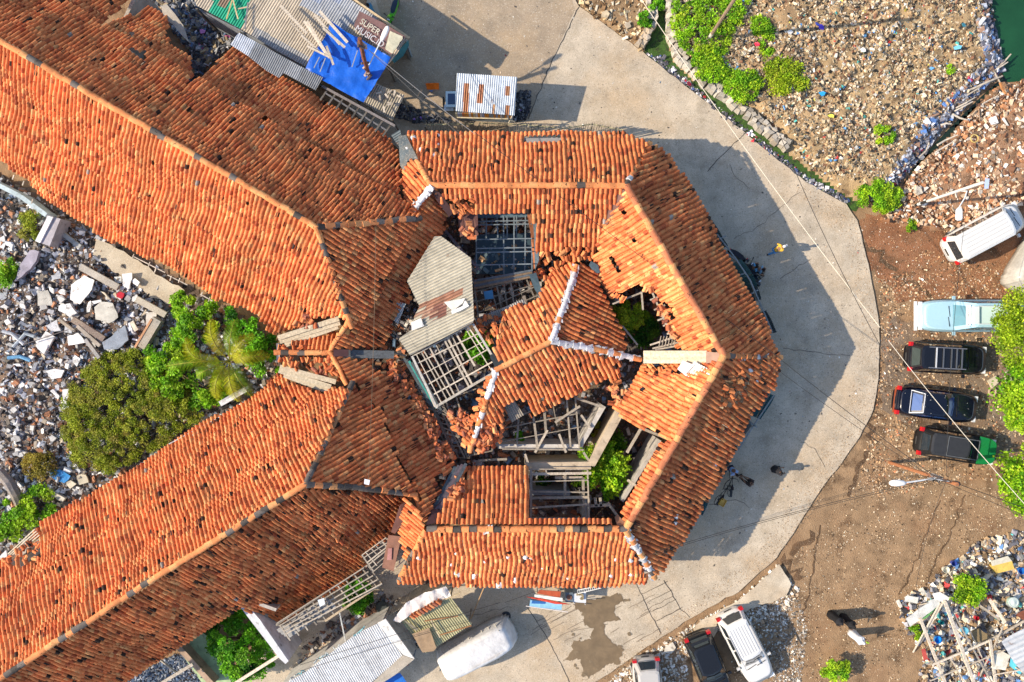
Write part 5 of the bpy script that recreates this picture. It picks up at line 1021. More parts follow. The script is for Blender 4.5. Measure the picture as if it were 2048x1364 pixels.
# medium chunks, one object each
for k in range(75):
    while True:
        p = rng.uniform((0, 470), (330, 960)); 
        if inpoly(np.array([p]), [(0,500),(140,520),(240,560),(320,640),(260,690),(190,710),(130,760),(105,850),(120,930),(0,960)])[0]: break
    r_ = rng.uniform(4, 9); n = rng.integers(4, 7); a0 = rng.uniform(0, 6); v = rng.choice([.75, .6, .45, .8, .5]); pts = [(p[0]+r_*rng.uniform(.6,1.2)*math.cos(a0+6.283*i/n), p[1]+r_*rng.uniform(.5,1)*math.sin(a0+6.283*i/n)) for i in range(n)]
    slab('rubble_chunk', 'hand sized to knee high grey-white chunk of broken concrete in the rubble', pts, rng.uniform(.5, .75), .18, (v, v*.99, v*.97), .25, 'chunk', group='concrete chunks in the rubble')
for k, (lab, a, b, w, col) in enumerate([('weathered concrete lintel lying above the tapering white slab', (605,200),(885,355), .38, (.5,.47,.42)), ('dark timber running below the large grey slab', (545,590),(780,740), .34, (.26,.2,.17)), ('pale lintel near the slab floor on the right', (1020,440),(1240,560), .36, (.5,.46,.38)),
        ('thin timber beside the dark one', (440,590),(560,680), .16, (.4,.35,.28)), ('thin timber under the dark one ending at the shrub', (580,640),(750,790), .2, (.45,.4,.34)), ('long grey beam end reaching toward the shrub', (640,740),(745,880), .2, (.42,.42,.42))]):
    p, q = W(a[0]/3.733, 480+a[1]/3.733, .85), W(b[0]/3.733, 480+b[1]/3.733, .7); c = (p+q)/2; o = MB().beam(p-c, q-c, w, .22, col).build('fallen_beam', 'concrete'); o.location = c; tag(o, lab, 'beam')
p, q = W(1185/3.733, 480+590/3.733, .8), W(1060/3.733, 480+800/3.733, .7); c = (p+q)/2; bp_ = thing('brick_pillar', 'fallen brick pillar with a grey face at the right end of the rubble', 'pillar', (c[0], c[1], 0))
MB().beam(p, q, .55, .5, (.30,.31,.30)).build('pillar_face', 'concrete', bp_); MB().beam(p+[-.28,0,.03], q+[-.28,0,.03], .12, .5, (.5,.27,.15)).build('brick_edge', 'plaster', bp_)
p, q = W(180/3.733, 480+780/3.733, 1.0), W(510/3.733, 480+670/3.733, 1.1); c = (p+q)/2; o = MB().tube([p-c, [0,0,.03], q-c], .025, (.12,.1,.1), 6).build('iron_rod', 'wire'); o.location = c; tag(o, 'thin dark iron rod lying across the white slabs', 'rod')
for k, (pp, lab) in enumerate([([(100,800),(190,700),(260,720)],'grey plastic pipe above the litter left of the olive shrub'), ([(20,680),(90,700),(180,780)],'second grey plastic pipe at the left edge'), ([(60,880),(150,870),(230,900)],'blue-grey plastic pipe near the left edge below the iron rod')]):
    P = [W(x/3.733, 480+y/3.733, .75) for x, y in pp]; c = P[1]; o = MB().tube([q-c for q in P], .11, [(.35,.4,.45),(.42,.45,.5),(.12,.3,.5)][k], 8).build('plastic_pipe', 'tarp'); o.location = c; tag(o, lab, 'pipe')
cush = slab('cushion', 'small red heart shaped cushion among the white slabs', z7([(870,405),(895,388),(925,395),(928,420),(905,440),(870,425)]), .75, .12, (.50,.03,.05), .05, 'cushion', 'cloth')
slab('plastic_sheet', 'bright blue plastic sheet beside the yellowing shrub', z9([(400,1040),(480,1025),(565,1080),(510,1145),(420,1100)]), .6, .04, (.02,.22,.55), .08, 'sheet', 'tarp')
ws = thing('wall_stub', 'short white topped wall stub sticking out beside the north-west wing eave', 'wall', W(100, 460, 0)); MB().prism([tuple(W(*p, 1.4)[:2]) for p in [(93,430),(119,437),(97,492),(70,482)]], 0, 1.3, (.42,.40,.44)).build('wall_body', 'plaster', ws); plate('wall_cap', [(96,432,1.42),(106,434,1.42),(80,486,1.38),(70,482,1.38)], .1, (.78,.78,.82), 'plaster', ws)
ow = thing('retaining_wall', 'pale blue topped wall running beside the north-west wing at the left edge', 'wall', W(60, 410, 0)); wallseg(ow, [(-20,362),(40,392),(92,430)], 1.2, .25, (.45,.55,.6), 'wall_body')
ow2 = thing('gutter_wall', 'low grey wall crossing the dark rubble below the north-west wing', 'wall', W(140, 470, 0)); wallseg(ow2, [(112,458),(160,494)], .5, .25, (.4,.42,.42), 'wall_body')
# curved concrete members bottom left
P = [W(0, 945, .8), W(18, 965, 1.0), W(32, 990, .9), W(40, 1010, .5)]; o = MB().tube([q-P[1] for q in P], [.3,.3,.28,.25], (.18,.18,.2), 8).build('broken_column', 'concrete'); o.location = P[1]; tag(o, 'dark curved concrete column stub at the left edge near the lower bush', 'column')
# ---------------------------------------------------------------- loose tiles lying in heaps, each an object of its own
tv, tf = tile_template(.25, .32); mt = []
for k in range(4):
    m = MB(); m.add(tv-[0, .16, 0], tf.tolist(), [(.60,.20,.08),(.48,.14,.06),(.7,.3,.13),(.36,.13,.08)][k]); mt.append(m)
protos = []
def loose(poly, n, zf, grp, lab, amt=.5):
    pl_ = np.array(poly, float); lo, hi = pl_.min(0), pl_.max(0); k = 0
    while k < n:
        p = rng.uniform(lo, hi)
        if not inpoly(p[None], poly)[0]: continue
        if len(protos) < 4:
            o = mt[len(protos)].build('loose_tile', 'clay_tile'); protos.append(o)
        else:
            o = protos[rng.integers(4)].copy(); scene.collection.objects.link(o)
        w = W(*p, 4.0); w = W(*p, zf(w[0], w[1])+.1+.1*rng.random()); o.location = w; o.rotation_euler = (rng.normal()*.3*amt*2, rng.normal()*.3*amt*2, rng.uniform(0, 6.283)); tag(o, lab, 'roof tile', grp); k += 1
loose([(785,722),(812,732),(832,790),(865,830),(885,875),(905,915),(880,925),(850,850),(815,790),(780,740)], 62, pl4.z, 'loose tiles along the broken eave left of the slatted frame', 'loose clay tile dropped along the broken eave left of the slatted frame')
loose([(895,822),(925,812),(945,845),(948,880),(930,875),(905,850)], 34, lambda x, y: 4.0, 'loose tiles heaped left of the mortared lower hip', 'loose clay tile in the heap left of the lower white hip')
loose([(950,860),(985,840),(990,880),(965,905),(948,898)], 26, lambda x, y: 4.0, 'loose tiles heaped right of the mortared lower hip', 'loose clay tile in the heap right of the lower white hip')
loose([(1210,762),(1250,750),(1262,790),(1240,818),(1222,810)], 22, plC6.z, 'loose tiles where pavilion and east slope meet', 'loose clay tile where the pavilion meets the sunny south-east slope')
loose([(918,400),(946,405),(948,480),(925,470)], 16, lambda x, y: 4.6, 'loose tiles on the dark rust sheets', 'loose clay tile lying on the dark rusty sheets left of the blue frame')
loose([(1300,575),(1340,640),(1350,680),(1338,680),(1305,600)], 10, plC4.z, 'loose tiles at the edge of the east court', 'loose clay tile on the slope beside the east court timbers')
loose([(575,645),(625,625),(640,655),(600,670)], 8, plA1.z, 'loose tiles above the pale boards of the linking roof', 'loose clay tile lying above the pale boards of the linking roof')
loose([(905,945),(935,935),(925,1000),(890,1010)], 14, plC8.z, 'loose tiles beside the dark valley boards', 'loose clay tile beside the dark valley boards of the south roof')
loose([(640,710),(690,715),(660,770),(600,745)], 12, plJ2.z, 'loose tiles on the linking roof', 'loose clay tile on the lower side of the linking roof')
# ---------------------------------------------------------------- vehicles
def outline(L, Wd, ex=5.0, n=36, fx=1.0, rx=1.0, nose=.0):
    o = []
    for i in range(n):
        t = 2*math.pi*i/n; c, s_ = math.cos(t), math.sin(t)
        x = L/2*math.copysign(abs(c)**(2/ex), c); y = Wd/2*math.copysign(abs(s_)**(2/ex), s_)
        y *= 1-nose*max(0, abs(x)/(L/2)-.55); o.append((x*(fx if x > 0 else rx), y))
    return o
def car(name, label, cat, px, py, deg, L, Wd, Hh, col, kind='suv', roofcol=None, glass=(.02,.03,.04), mat='car_paint', bumper=None, group='cars parked off the road', hood=None, spec=None):
    """px,py photo position of the roof centre; deg heading of the bonnet"""
    c = W(px, py, Hh*.75); t = thing(name, label, cat, (c[0], c[1], 0), group, R(deg)); bumper = bumper or tuple(x*.6 for x in col)
    hz = {'suv': .98, 'van': 1.02, 'sedan': .90, 'hatch': .92}[kind]
    rings = []
    for z, sx, sy in ((.24, .955, .93), (.42, 1.0, .985), (.66, 1.0, 1.0), (hz-.08, .985, .985), (hz, .955, .93)):
        rings.append([(x*sx, y*sy, z-(.10 if z > .6 else 0)*max(0, x/(L/2)-.35)**1.2*1.3) for x, y in outline(L, Wd, 5.5, nose=.10)])
    body = MB(); body.loft(rings, col, cap=False); top = rings[-1]; cx = [0, 0, hz-.0]
    r2 = [(x*.9, y*.88, z+.03) for x, y, z in top]; r3 = [(x*.5, y*.5, hz+.045) for x, y, z in top]
    body.loft([top, r2, r3], col); body.add([(x, y, z) for x, y, z in rings[0]], [tuple(range(len(top)))[::-1]], (.03,.03,.03))
    b = body.build('body', mat, t, smooth=True, local=True)
    # greenhouse: belt and roof rings
    xr, xf, wr, rr, rf = {'suv': (-.475, .215, .90, .055, .15), 'van': (-.49, .34, .93, .012, .13), 'sedan': (-.33, .20, .88, .11, .14), 'hatch': (-.47, .20, .90, .10, .16)}[kind]
    x0, x1, w0 = xr*L, xf*L, Wd*wr/2; X0, X1, w1 = x0+rr*L, x1-rf*L, Wd*.72/2
    if kind == 'van': w1 = Wd*.80/2
    zb = hz+.02; zt = Hh-.04
    def rr_(xa, xb, w, z, e=.14):
        return [(xa, -w+e, z), (xa+e*.8, -w, z), (xb-e, -w, z), (xb, -w+e*1.6, z), (xb+.05, 0, z), (xb, w-e*1.6, z), (xb-e, w, z), (xa+e*.8, w, z), (xa, w-e, z), (xa-.03, 0, z)]
    g = MB(); lo_, hi_ = rr_(x0, x1, w0, zb-.08), rr_(X0, X1, w1, zt); g.loft([lo_, hi_], col, cap=False)
    tp = rr_(X0+.12, X1-.10, w1-.10, Hh); g.loft([hi_, tp], roofcol or col, cap=True); g.build('cabin', mat, t, smooth=False, local=True)
    def pane(nm, A, B, C, D, ins=.12, ins2=.12, out=.014):
        A, B, C, D = [np.array(p, float) for p in (A, B, C, D)]; cc = (A+B+C+D)/4
        n = np.cross(B-A, D-A); n /= np.linalg.norm(n); 
        if n @ (cc-np.array([0, 0, hz*.6])) < 0: n = -n
        f = lambda u, v: (A*(1-u)+B*u)*(1-v)+(D*(1-u)+C*u)*v+n*out
        MB().add([f(ins, ins2), f(1-ins, ins2), f(1-ins, 1-ins2), f(ins, 1-ins2)], [(0, 1, 2, 3)], glass).build(nm, 'glass', t, local=True)
    # windscreen in two facets joined, side panes, rear
    ws_ = MB(); q = [(x1, -w0+.2, zb-.08), (x1+.05, 0, zb-.08), (x1, w0-.2, zb-.08), (X1, w1-.2, zt), (X1+.05, 0, zt), (X1, -w1+.2, zt)]
    q = np.array(q); q2 = q.copy(); q2[:, 0] += .02; q2[:, 2] += .018; lo3, hi3 = q2[:3], q2[[5, 4, 3]]; a_, b_ = lo3+(hi3-lo3)*.1, lo3+(hi3-lo3)*.92
    ws_.add(np.concatenate([a_, b_]), [(0, 1, 4, 3), (1, 2, 5, 4)], glass).build('windscreen', 'glass', t, local=True)
    pane('rear_window', (x0, -w0+.14, zb-.08), (x0, w0-.14, zb-.08), (X0, w1-.14, zt), (X0, -w1+.14, zt), .08, .14, .03)
    nseg = 2 if kind in ('sedan', 'hatch') else 3
    for sg in (-1, 1):
        for i in range(nseg):
            ta, tb = i/nseg, (i+1)/nseg
            A = (x0+.11+(x1-.14-x0-.11)*ta, sg*w0, zb-.08); B = (x0+.11+(x1-.14-x0-.11)*tb, sg*w0, zb-.08); C = (X0+.11+(X1-.14-X0-.11)*tb, sg*w1, zt); D = (X0+.11+(X1-.14-X0-.11)*ta, sg*w1, zt)
            pane('side_window', A, B, C, D, .06, .16)
    for sx in (-1, 1):
        for sg in (-1, 1):
            y = sg*(Wd/2-.10); x = sx*L*.30; w = MB(); k = 18
            for yy in (0,): w.tube([(x, y-.1, .33), (x, y+.1, .33)], .33, (.03,.03,.03), k)
            ww = w.build('wheel', 'rubber', t, local=True); MB().tube([(x, y+sg*.085, .33), (x, y+sg*.108, .33)], .20, (.5,.5,.52), 12).build('rim', 'sheet_metal', ww, local=True)
    for sg in (-1, 1):
        MB().box((L/2-.12, sg*(Wd/2-.30), hz-.22), (.18, .34, .12), (.8,.82,.85)).build('headlight', 'glass', t, local=True)
        MB().box((-L/2+.10, sg*(Wd/2-.17), hz-.08), (.16, .24, .26), (.55,.01,.015)).build('taillight', 'car_paint', t, local=True)
        MB().box((x1-.12, sg*(Wd/2+.09), hz+.02), (.14, .20, .13), tuple(v*.8 for v in col)).build('mirror', mat, t, local=True)
        m = MB(); m.box((L/2*.93-.02, 0, .45), (.2, Wd*.86, .16), bumper); 
    MB().loft([[(x*1.005, y*.96, z) for x, y in outline(L, Wd, 5.5, nose=.10)] for z in (.30, .48)], bumper).build('bumper', 'matte_black', t, local=True)
    MB().box((-L/2-.012, 0, .62), (.02, .45, .13), (.05,.05,.05)).build('number_plate', 'matte_black', t, local=True)
    m = MB(); m.box((x1+.14, -.25, hz+.05), (.03, .62, .02), (.02,.02,.02), rz=.12); m.box((x1+.16, .35, hz+.05), (.03, .56, .02), (.02,.02,.02), rz=.12); m.build('wiper', 'rubber', t, local=True)
    t['_d'] = 0; del t['_d']
    return t, dict(X0=X0, X1=X1, w1=w1, x0=x0, x1=x1, w0=w0, zt=zt, hz=hz, H=Hh, L=L, W=Wd)
def grooves(t, d, n, col, mat='car_paint'):
    m = MB()
    for i in range(n): y = -d['w1']*.78+d['w1']*1.56*i/(n-1); m.box(((d['X0']+d['X1'])/2, y, d['H']+.006), (d['X1']-d['X0']-.5, .05, .02), col)
    m.build('roof_ribs', mat, t, local=True)
t, d = car('van', 'white van parked at an angle on the red earth at the right edge', 'van', 1983, 462, 28, 4.75, 1.86, 1.9, (.80,.79,.76), 'van', bumper=(.55,.55,.53)); grooves(t, d, 6, (.70,.69,.66))
text('XSS', t, 0, 0, 0, .24, R(-90), (.02,.02,.02), 'lettering', 1, pz=(-4.55/2+.16, -.1, 1.03))
t, d = car('pickup_car', 'pale blue car facing left with a roof rack box, half under a tree', 'car', 1955, 631, 180, 6.3, 1.88, 1.65, (.42,.66,.78), 'suv', glass=(.10,.26,.32), bumper=(.5,.55,.58))
bx_ = MB(); bx_.box((.45, 0, 1.80), (.32, 1.0, .22), (.72,.78,.80)); bx_.build('roof_box', 'car_paint', t, local=True)
m = MB(); m.box((-.9, 0, 1.74), (2.4, .95, .05), (.62,.80,.78)); [m.box((-.9, sy*.5, 1.84), (2.4, .05, .05), (.7,.75,.76)) for sy in (-1, 1)]; m.build('roof_rack', 'car_paint', t, local=True)
MB().box((d['X1']+.30, 0, d['H']-.10), (.22, 1.15, .012), (.85,.85,.8), M=[[.86,0,.5],[0,1,0],[-.5,0,.86]]).build('sun_strip', 'lamp_white', t, local=True)
text('DADAHS TTTA', t, 0, 0, 0, .17, R(90), (.05,.09,.12), 'lettering', 1.0, pz=(d['X1']+.305, 0, d['H']-.085))
MB().box((d['L']/2+.02, 0, .5), (.14, 1.7, .14), (.72,.75,.76)).build('front_bar', 'car_paint', t, local=True)
t, d = car('suv', 'glossy black car with roof rails and cross bars, rear facing the road', 'car', 1904, 717, -3, 4.55, 1.80, 1.75, (.008,.009,.014), 'suv', glass=(.03,.05,.05))
for x in (-1.15, -.75, -.3, 0, .3): MB().box((x, 0, d['H']+.05), (.07, 1.15, .04), (.10,.11,.13) if x > -1 else (.6,.62,.65)).build('cross_bar', 'car_paint', t, local=True)
for sg in (-1, 1): MB().box((-.5, sg*.58, d['H']+.04), (2.1, .05, .05), (.16,.17,.2)).build('roof_rail', 'car_paint', t, local=True)
t, d = car('sedan', 'dark blue-black saloon car with a chrome framed rear window', 'car', 1879, 810, -7, 4.75, 1.76, 1.42, (.005,.007,.018), 'sedan', glass=(.03,.09,.28))
m = MB(); A = np.array([(d['x0']-.01, -d['w0']+.12, d['hz']-.02), (d['x0']-.01, d['w0']-.12, d['hz']-.02), (d['X0'], d['w1']-.10, d['zt']+.02), (d['X0'], -d['w1']+.10, d['zt']+.02)])+[-.035, 0, .045]
for i in range(4): m.beam(A[i], A[(i+1) % 4], .04, .03, (.75,.76,.78))
m.build('window_frame', 'sheet_metal', t, local=True)
m = MB(); m.box((-2.38, 0, .62), (.06, 1.5, .10), (.35,.08,.03)); m.build('rear_trim', 'car_paint', t, local=True)
m = MB()
for k in range(30): x, y = rng.uniform(-2.1, 1.9), rng.uniform(-.6, .6); z = d['H']+.004 if d['X0'] < x < d['X1'] else d['hz']+.05; m.box((x, y, z), (.025, .02, .006), (.7,.7,.66), rz=rng.uniform(0, 3))
m.build('bird_spots', 'plaster', t, local=True)
t, d = car('minivan', 'matt black estate car with a green bonnet, lowest of the row', 'car', 1922, 895, -9, 4.5, 1.72, 1.7, (.012,.012,.013), 'suv', roofcol=(.035,.037,.042), mat='matte_black')
m = MB(); rg = [(x, y) for x, y in outline(4.5*.97, 1.72*.93, 5.5, nose=.10) if x > 1.05]; rg.sort(key=lambda p: math.atan2(p[1], p[0]-1.0)); m.prism(rg, d['hz']-.12, d['hz']+.03, (.01,.22,.06)); m.build('bonnet', 'car_paint', t, local=True)
m = MB(); pr = [(-1.0, -.55), (.75, -.55), (.75, .55), (-1.0, .55)]
for i in range(4): m.beam((*pr[i], d['H']+.02), (*pr[(i+1) % 4], d['H']+.02), .035, .02, (.12,.13,.14))
m.build('roof_trim', 'matte_black', t, local=True)
t, d = car('suv', 'white car with a ribbed roof parked right of the black one at the bottom', 'car', 1497, 1300, -63, 4.5, 1.78, 1.75, (.80,.79,.77), 'suv'); grooves(t, d, 7, (.68,.68,.66))
m = MB(); [m.box((-.3, sg*.66, d['H']-.01), (2.2, .06, .05), (.5,.5,.5)) for sg in (-1, 1)]; m.build('roof_rail', 'car_paint', t, local=True)
MB().box((-2.15, 0, 1.03), (.05, .5, .02), (.1,.1,.1)).build('badge_strip', 'matte_black', t, local=True)
t, d = car('hatchback', 'black hatchback with red taillights left of the white car at the bottom', 'car', 1422, 1338, -68, 4.0, 1.70, 1.55, (.012,.013,.016), 'hatch', glass=(.05,.06,.06))
MB().box((-1.7, 0, 1.28), (.25, 1.1, .03), (.02,.02,.02)).build('spoiler', 'car_paint', t, local=True)
t, d = car('hatchback', 'silver car with red taillights cut off by the bottom edge', 'car', 1300, 1388, -84, 3.9, 1.68, 1.5, (.55,.53,.50), 'hatch')
# sheet-covered car at the very right and the covered van at the bottom
def covered(name, label, px, py, deg, L, Wd, Hh, col, seed):
    c = W(px, py, Hh*.8); t = thing(name, label, 'van', (c[0], c[1], 0), None, R(deg)); rings = []
    for z, sx, sy in ((.15, 1.05, 1.06), (.5, 1.03, 1.03), (1.0, 1.0, 1.0), (Hh-.35, .96, .93), (Hh-.08, .90, .84), (Hh, .80, .68)):
        rg = []
        for i, (x, y) in enumerate(outline(L, Wd, 7.0, 72, nose=.10)):
            f = 1+(.018*math.sin(i*1.9+seed)+.012*math.sin(i*4.7+z*2))*max(0, 1.0-z/Hh); zz = z-(.5 if z > .9 else 0)*max(0, x/(L/2)-.55)*.9
            rg.append((x*sx*f, y*sy*f, zz+.006*math.sin(i*.9+z)))
        rings.append(rg)
    m = MB(); m.loft(rings, col); m.build('cover', 'tarp', t, smooth=True, local=True)
    m = MB()
    for sg in (-1, 1):
        for x in (-L*.3, L*.3): m.tube([(x, sg*(Wd/2-.25), .3), (x, sg*(Wd/2-.05), .3)], .3, (.03,.03,.03), 14)
    m.build('wheels', 'rubber', t, local=True); return t
t = covered('covered_van', 'van wrapped in a pale white cover parked at the bottom of the road', 952, 1306, 27, 4.55, 1.75, 1.95, (.72,.72,.72), 1)
m = MB()
for k in range(9): m.beam((-1.6+k*.42, .60, 1.78), (-1.75+k*.42, .92, 1.25), .05, .03, (.42,.40,.36))
m.build('cover_folds', 'cloth', t, local=True)
covered('covered_car', 'vehicle under a grey cover cut off by the right edge beside the white van', 2084, 512, 60, 4.2, 1.75, 1.6, (.46,.44,.40), 2)
# ---------------------------------------------------------------- two wheelers
def wheel(parent, c, r_, ax, tr=.05, name='wheel', col=(.02,.02,.02)):
    ax = np.array(ax, float); ax /= np.linalg.norm(ax); up = np.array([0, 0, 1.0]); f = np.cross(up, ax); pts = [np.array(c)+r_*(math.cos(a)*f+math.sin(a)*up) for a in np.linspace(0, 2*math.pi, 21)]
    MB().tube(pts, tr, col, 6, False).build(name, 'rubber', parent, local=True)
def motorbike(label, px, py, deg, col, seatc=(.02,.02,.03), helmet=False):
    c = W(px, py, .6); t = thing('motorbike', label, 'motorbike', (c[0], c[1], 0), None, R(deg)); t.location.z = .104
    for x in (-.62, .62):
        wheel(t, (x, 0, .29), .24, (0, 1, 0), .055); MB().tube([(x, -.07, .29), (x, .07, .29)], .07, (.4,.4,.42), 8).build('hub', 'sheet_metal', t, local=True)
    b = MB(); b.loft([[(x, s_*w, z) for s_ in (-1, 1) for z in ((lo, hi) if s_ < 0 else (hi, lo))] for x, w, lo, hi in ((-.85, .05, .68, .74), (-.6, .14, .5, .74), (-.2, .15, .35, .72), (.15, .12, .32, .60), (.38, .16, .4, .80), (.52, .10, .55, .95))], col); b.build('body', 'car_paint', t, local=True)
    s_ = MB(); s_.loft([[(x, sg*w, z) for sg in (-1, 1) for z in ((lo, hi) if sg < 0 else (hi, lo))] for x, w, lo, hi in ((-.78, .07, .74, .80), (-.45, .14, .73, .82), (-.05, .13, .70, .78), (.12, .07, .68, .72))], seatc); s_.build('seat', 'matte_black', t, local=True)
    MB().loft([[(x, sg*w, z) for sg in (-1, 1) for z in ((lo, hi) if sg < 0 else (hi, lo))] for x, w, lo, hi in ((.42, .09, .52, .58), (.62, .10, .54, .60), (.85, .05, .48, .52))], col).build('mudguard', 'car_paint', t, local=True)
    m = MB(); m.tube([(.42, -.34, 1.0), (.46, -.15, 1.02), (.50, 0, .98), (.46, .15, 1.02), (.42, .34, 1.0)], .018, (.03,.03,.03), 6); m.build('handlebar', 'rubber', t, local=True)
    MB().tube([(.50, 0, .95), (.62, 0, .30)], .035, (.3,.3,.3), 6).build('fork', 'sheet_metal', t, local=True)
    for sg in (-1, 1): MB().box((.44, sg*.24, 1.14), (.02, .10, .07), (.03,.03,.03)).build('mirror', 'matte_black', t, local=True)
    MB().box((.60, 0, .86), (.06, .14, .12), (.7,.72,.75)).build('headlight', 'glass', t, local=True); MB().box((-.88, 0, .70), (.05, .12, .07), (.5,.01,.01)).build('taillight', 'car_paint', t, local=True)
    MB().tube([(-.1, -.16, .28), (-.75, -.20, .38)], .045, (.25,.25,.26), 8).build('exhaust', 'sheet_metal', t, local=True); return t
motorbike('green and black motorbike standing on the pavement by the shed with the banner', 786, 25, -110, (.10,.55,.02), (.02,.04,.07))
motorbike('black motorbike half under the north-east eave, behind the two people', 1483, 517, -35, (.01,.012,.015))
motorbike('black motorbike in front of the seated pair by the north-east eave', 1506, 545, -62, (.012,.02,.03))
motorbike('black motorbike between the white shed and the greenish roofed stall', 826, 1298, 70, (.015,.015,.02))
def bicycle(label, px, py, deg, z=.104):
    c = W(px, py, .5); t = thing('bicycle', label, 'bicycle', (c[0], c[1], z), None, R(deg))
    for x in (-.52, .52): wheel(t, (x, 0, .33), .32, (0, 1, 0), .018)
    K = (.02,.02,.02)
    for a, b in (((-.52,0,.33),(-.12,0,.30)), ((-.52,0,.33),(-.20,0,.72)), ((-.12,0,.30),(-.22,0,.78)), ((-.12,0,.30),(.34,0,.70)), ((-.20,0,.72),(.34,0,.76)), ((.34,0,.88),(.52,0,.33))): MB().tube([a, b], .018, K, 6).build('frame', 'wire', t, local=True)
    MB().tube([(.15,-.30,.95), (.30,-.22,.98), (.34,0,.95), (.30,.22,.98), (.15,.30,.95)], .016, K, 6).build('handlebar', 'wire', t, local=True)
    MB().loft([[(x, s_*w, z_) for s_ in (-1, 1) for z_ in ((.80,.85) if s_ < 0 else (.85,.80))] for x, w in ((-.36,.09),(-.20,.08),(-.04,.02))], (.03,.02,.02)).build('saddle', 'rubber', t, local=True)
    MB().box((-.58, 0, .68), (.42, .16, .02), (.05,.05,.05)).build('carrier', 'wire', t, local=True); return t
bicycle('black bicycle with a yellow crate leaning near the south-east eave', 1445, 985, 58)
c = W(1444, 1004, .8); o = MB(); o.box((0,0,0), (.42,.30,.04), (.6,.35,.06)); 
for a, b, s_ in (((0,-.15,.1),(.42,.02,.2),0), ((0,.15,.1),(.42,.02,.2),0), ((-.21,0,.1),(.02,.28,.2),0), ((.21,0,.1),(.02,.28,.2),0)): o.box(a, b, (.68,.40,.07))
o.box((0,0,.12), (.38,.26,.04), (.62,.38,.09)); o = o.build('crate', 'debris'); o.location = c; o.rotation_euler = (0, 0, R(60)); tag(o, 'yellow crate strapped behind the bicycle saddle', 'crate')
bicycle('black bicycle held by the person in blue under the south-east eave', 1461, 965, 85)
# ---------------------------------------------------------------- people
def skin_mesh(name, pts, edges, rad, mat, col, parent, sub=2):
    me = bpy.data.meshes.new(name); me.from_pydata([Vector(p) for p in pts], edges, []); o = bpy.data.objects.new(name+'_tmp', me); scene.collection.objects.link(o)
    md = o.modifiers.new('skin', 'SKIN'); sl = me.skin_vertices[0].data if me.skin_vertices else None
    if sl is None:
        bm = bmesh.new(); bm.from_mesh(me); bm.verts.layers.skin.verify(); bm.to_mesh(me); bm.free(); sl = me.skin_vertices[0].data
    for i, r_ in enumerate(rad): sl[i].radius = (r_, r_) if np.isscalar(r_) else r_; sl[i].use_root = (i == 0)
    md.use_smooth_shade = True; s2 = o.modifiers.new('sub', 'SUBSURF'); s2.levels = s2.render_levels = sub
    bpy.context.view_layer.update(); m2 = bpy.data.meshes.new_from_object(o.evaluated_get(bpy.context.evaluated_depsgraph_get())); bpy.data.objects.remove(o)
    at = m2.color_attributes.new('col', 'FLOAT_COLOR', 'CORNER'); at.data.foreach_set('color', np.tile([*col, 1], len(m2.loops)).astype(np.float32))
    m2.materials.clear(); m2.materials.append(MAT[mat]); q = bpy.data.objects.new(name, m2); scene.collection.objects.link(q); q.parent = parent; return q
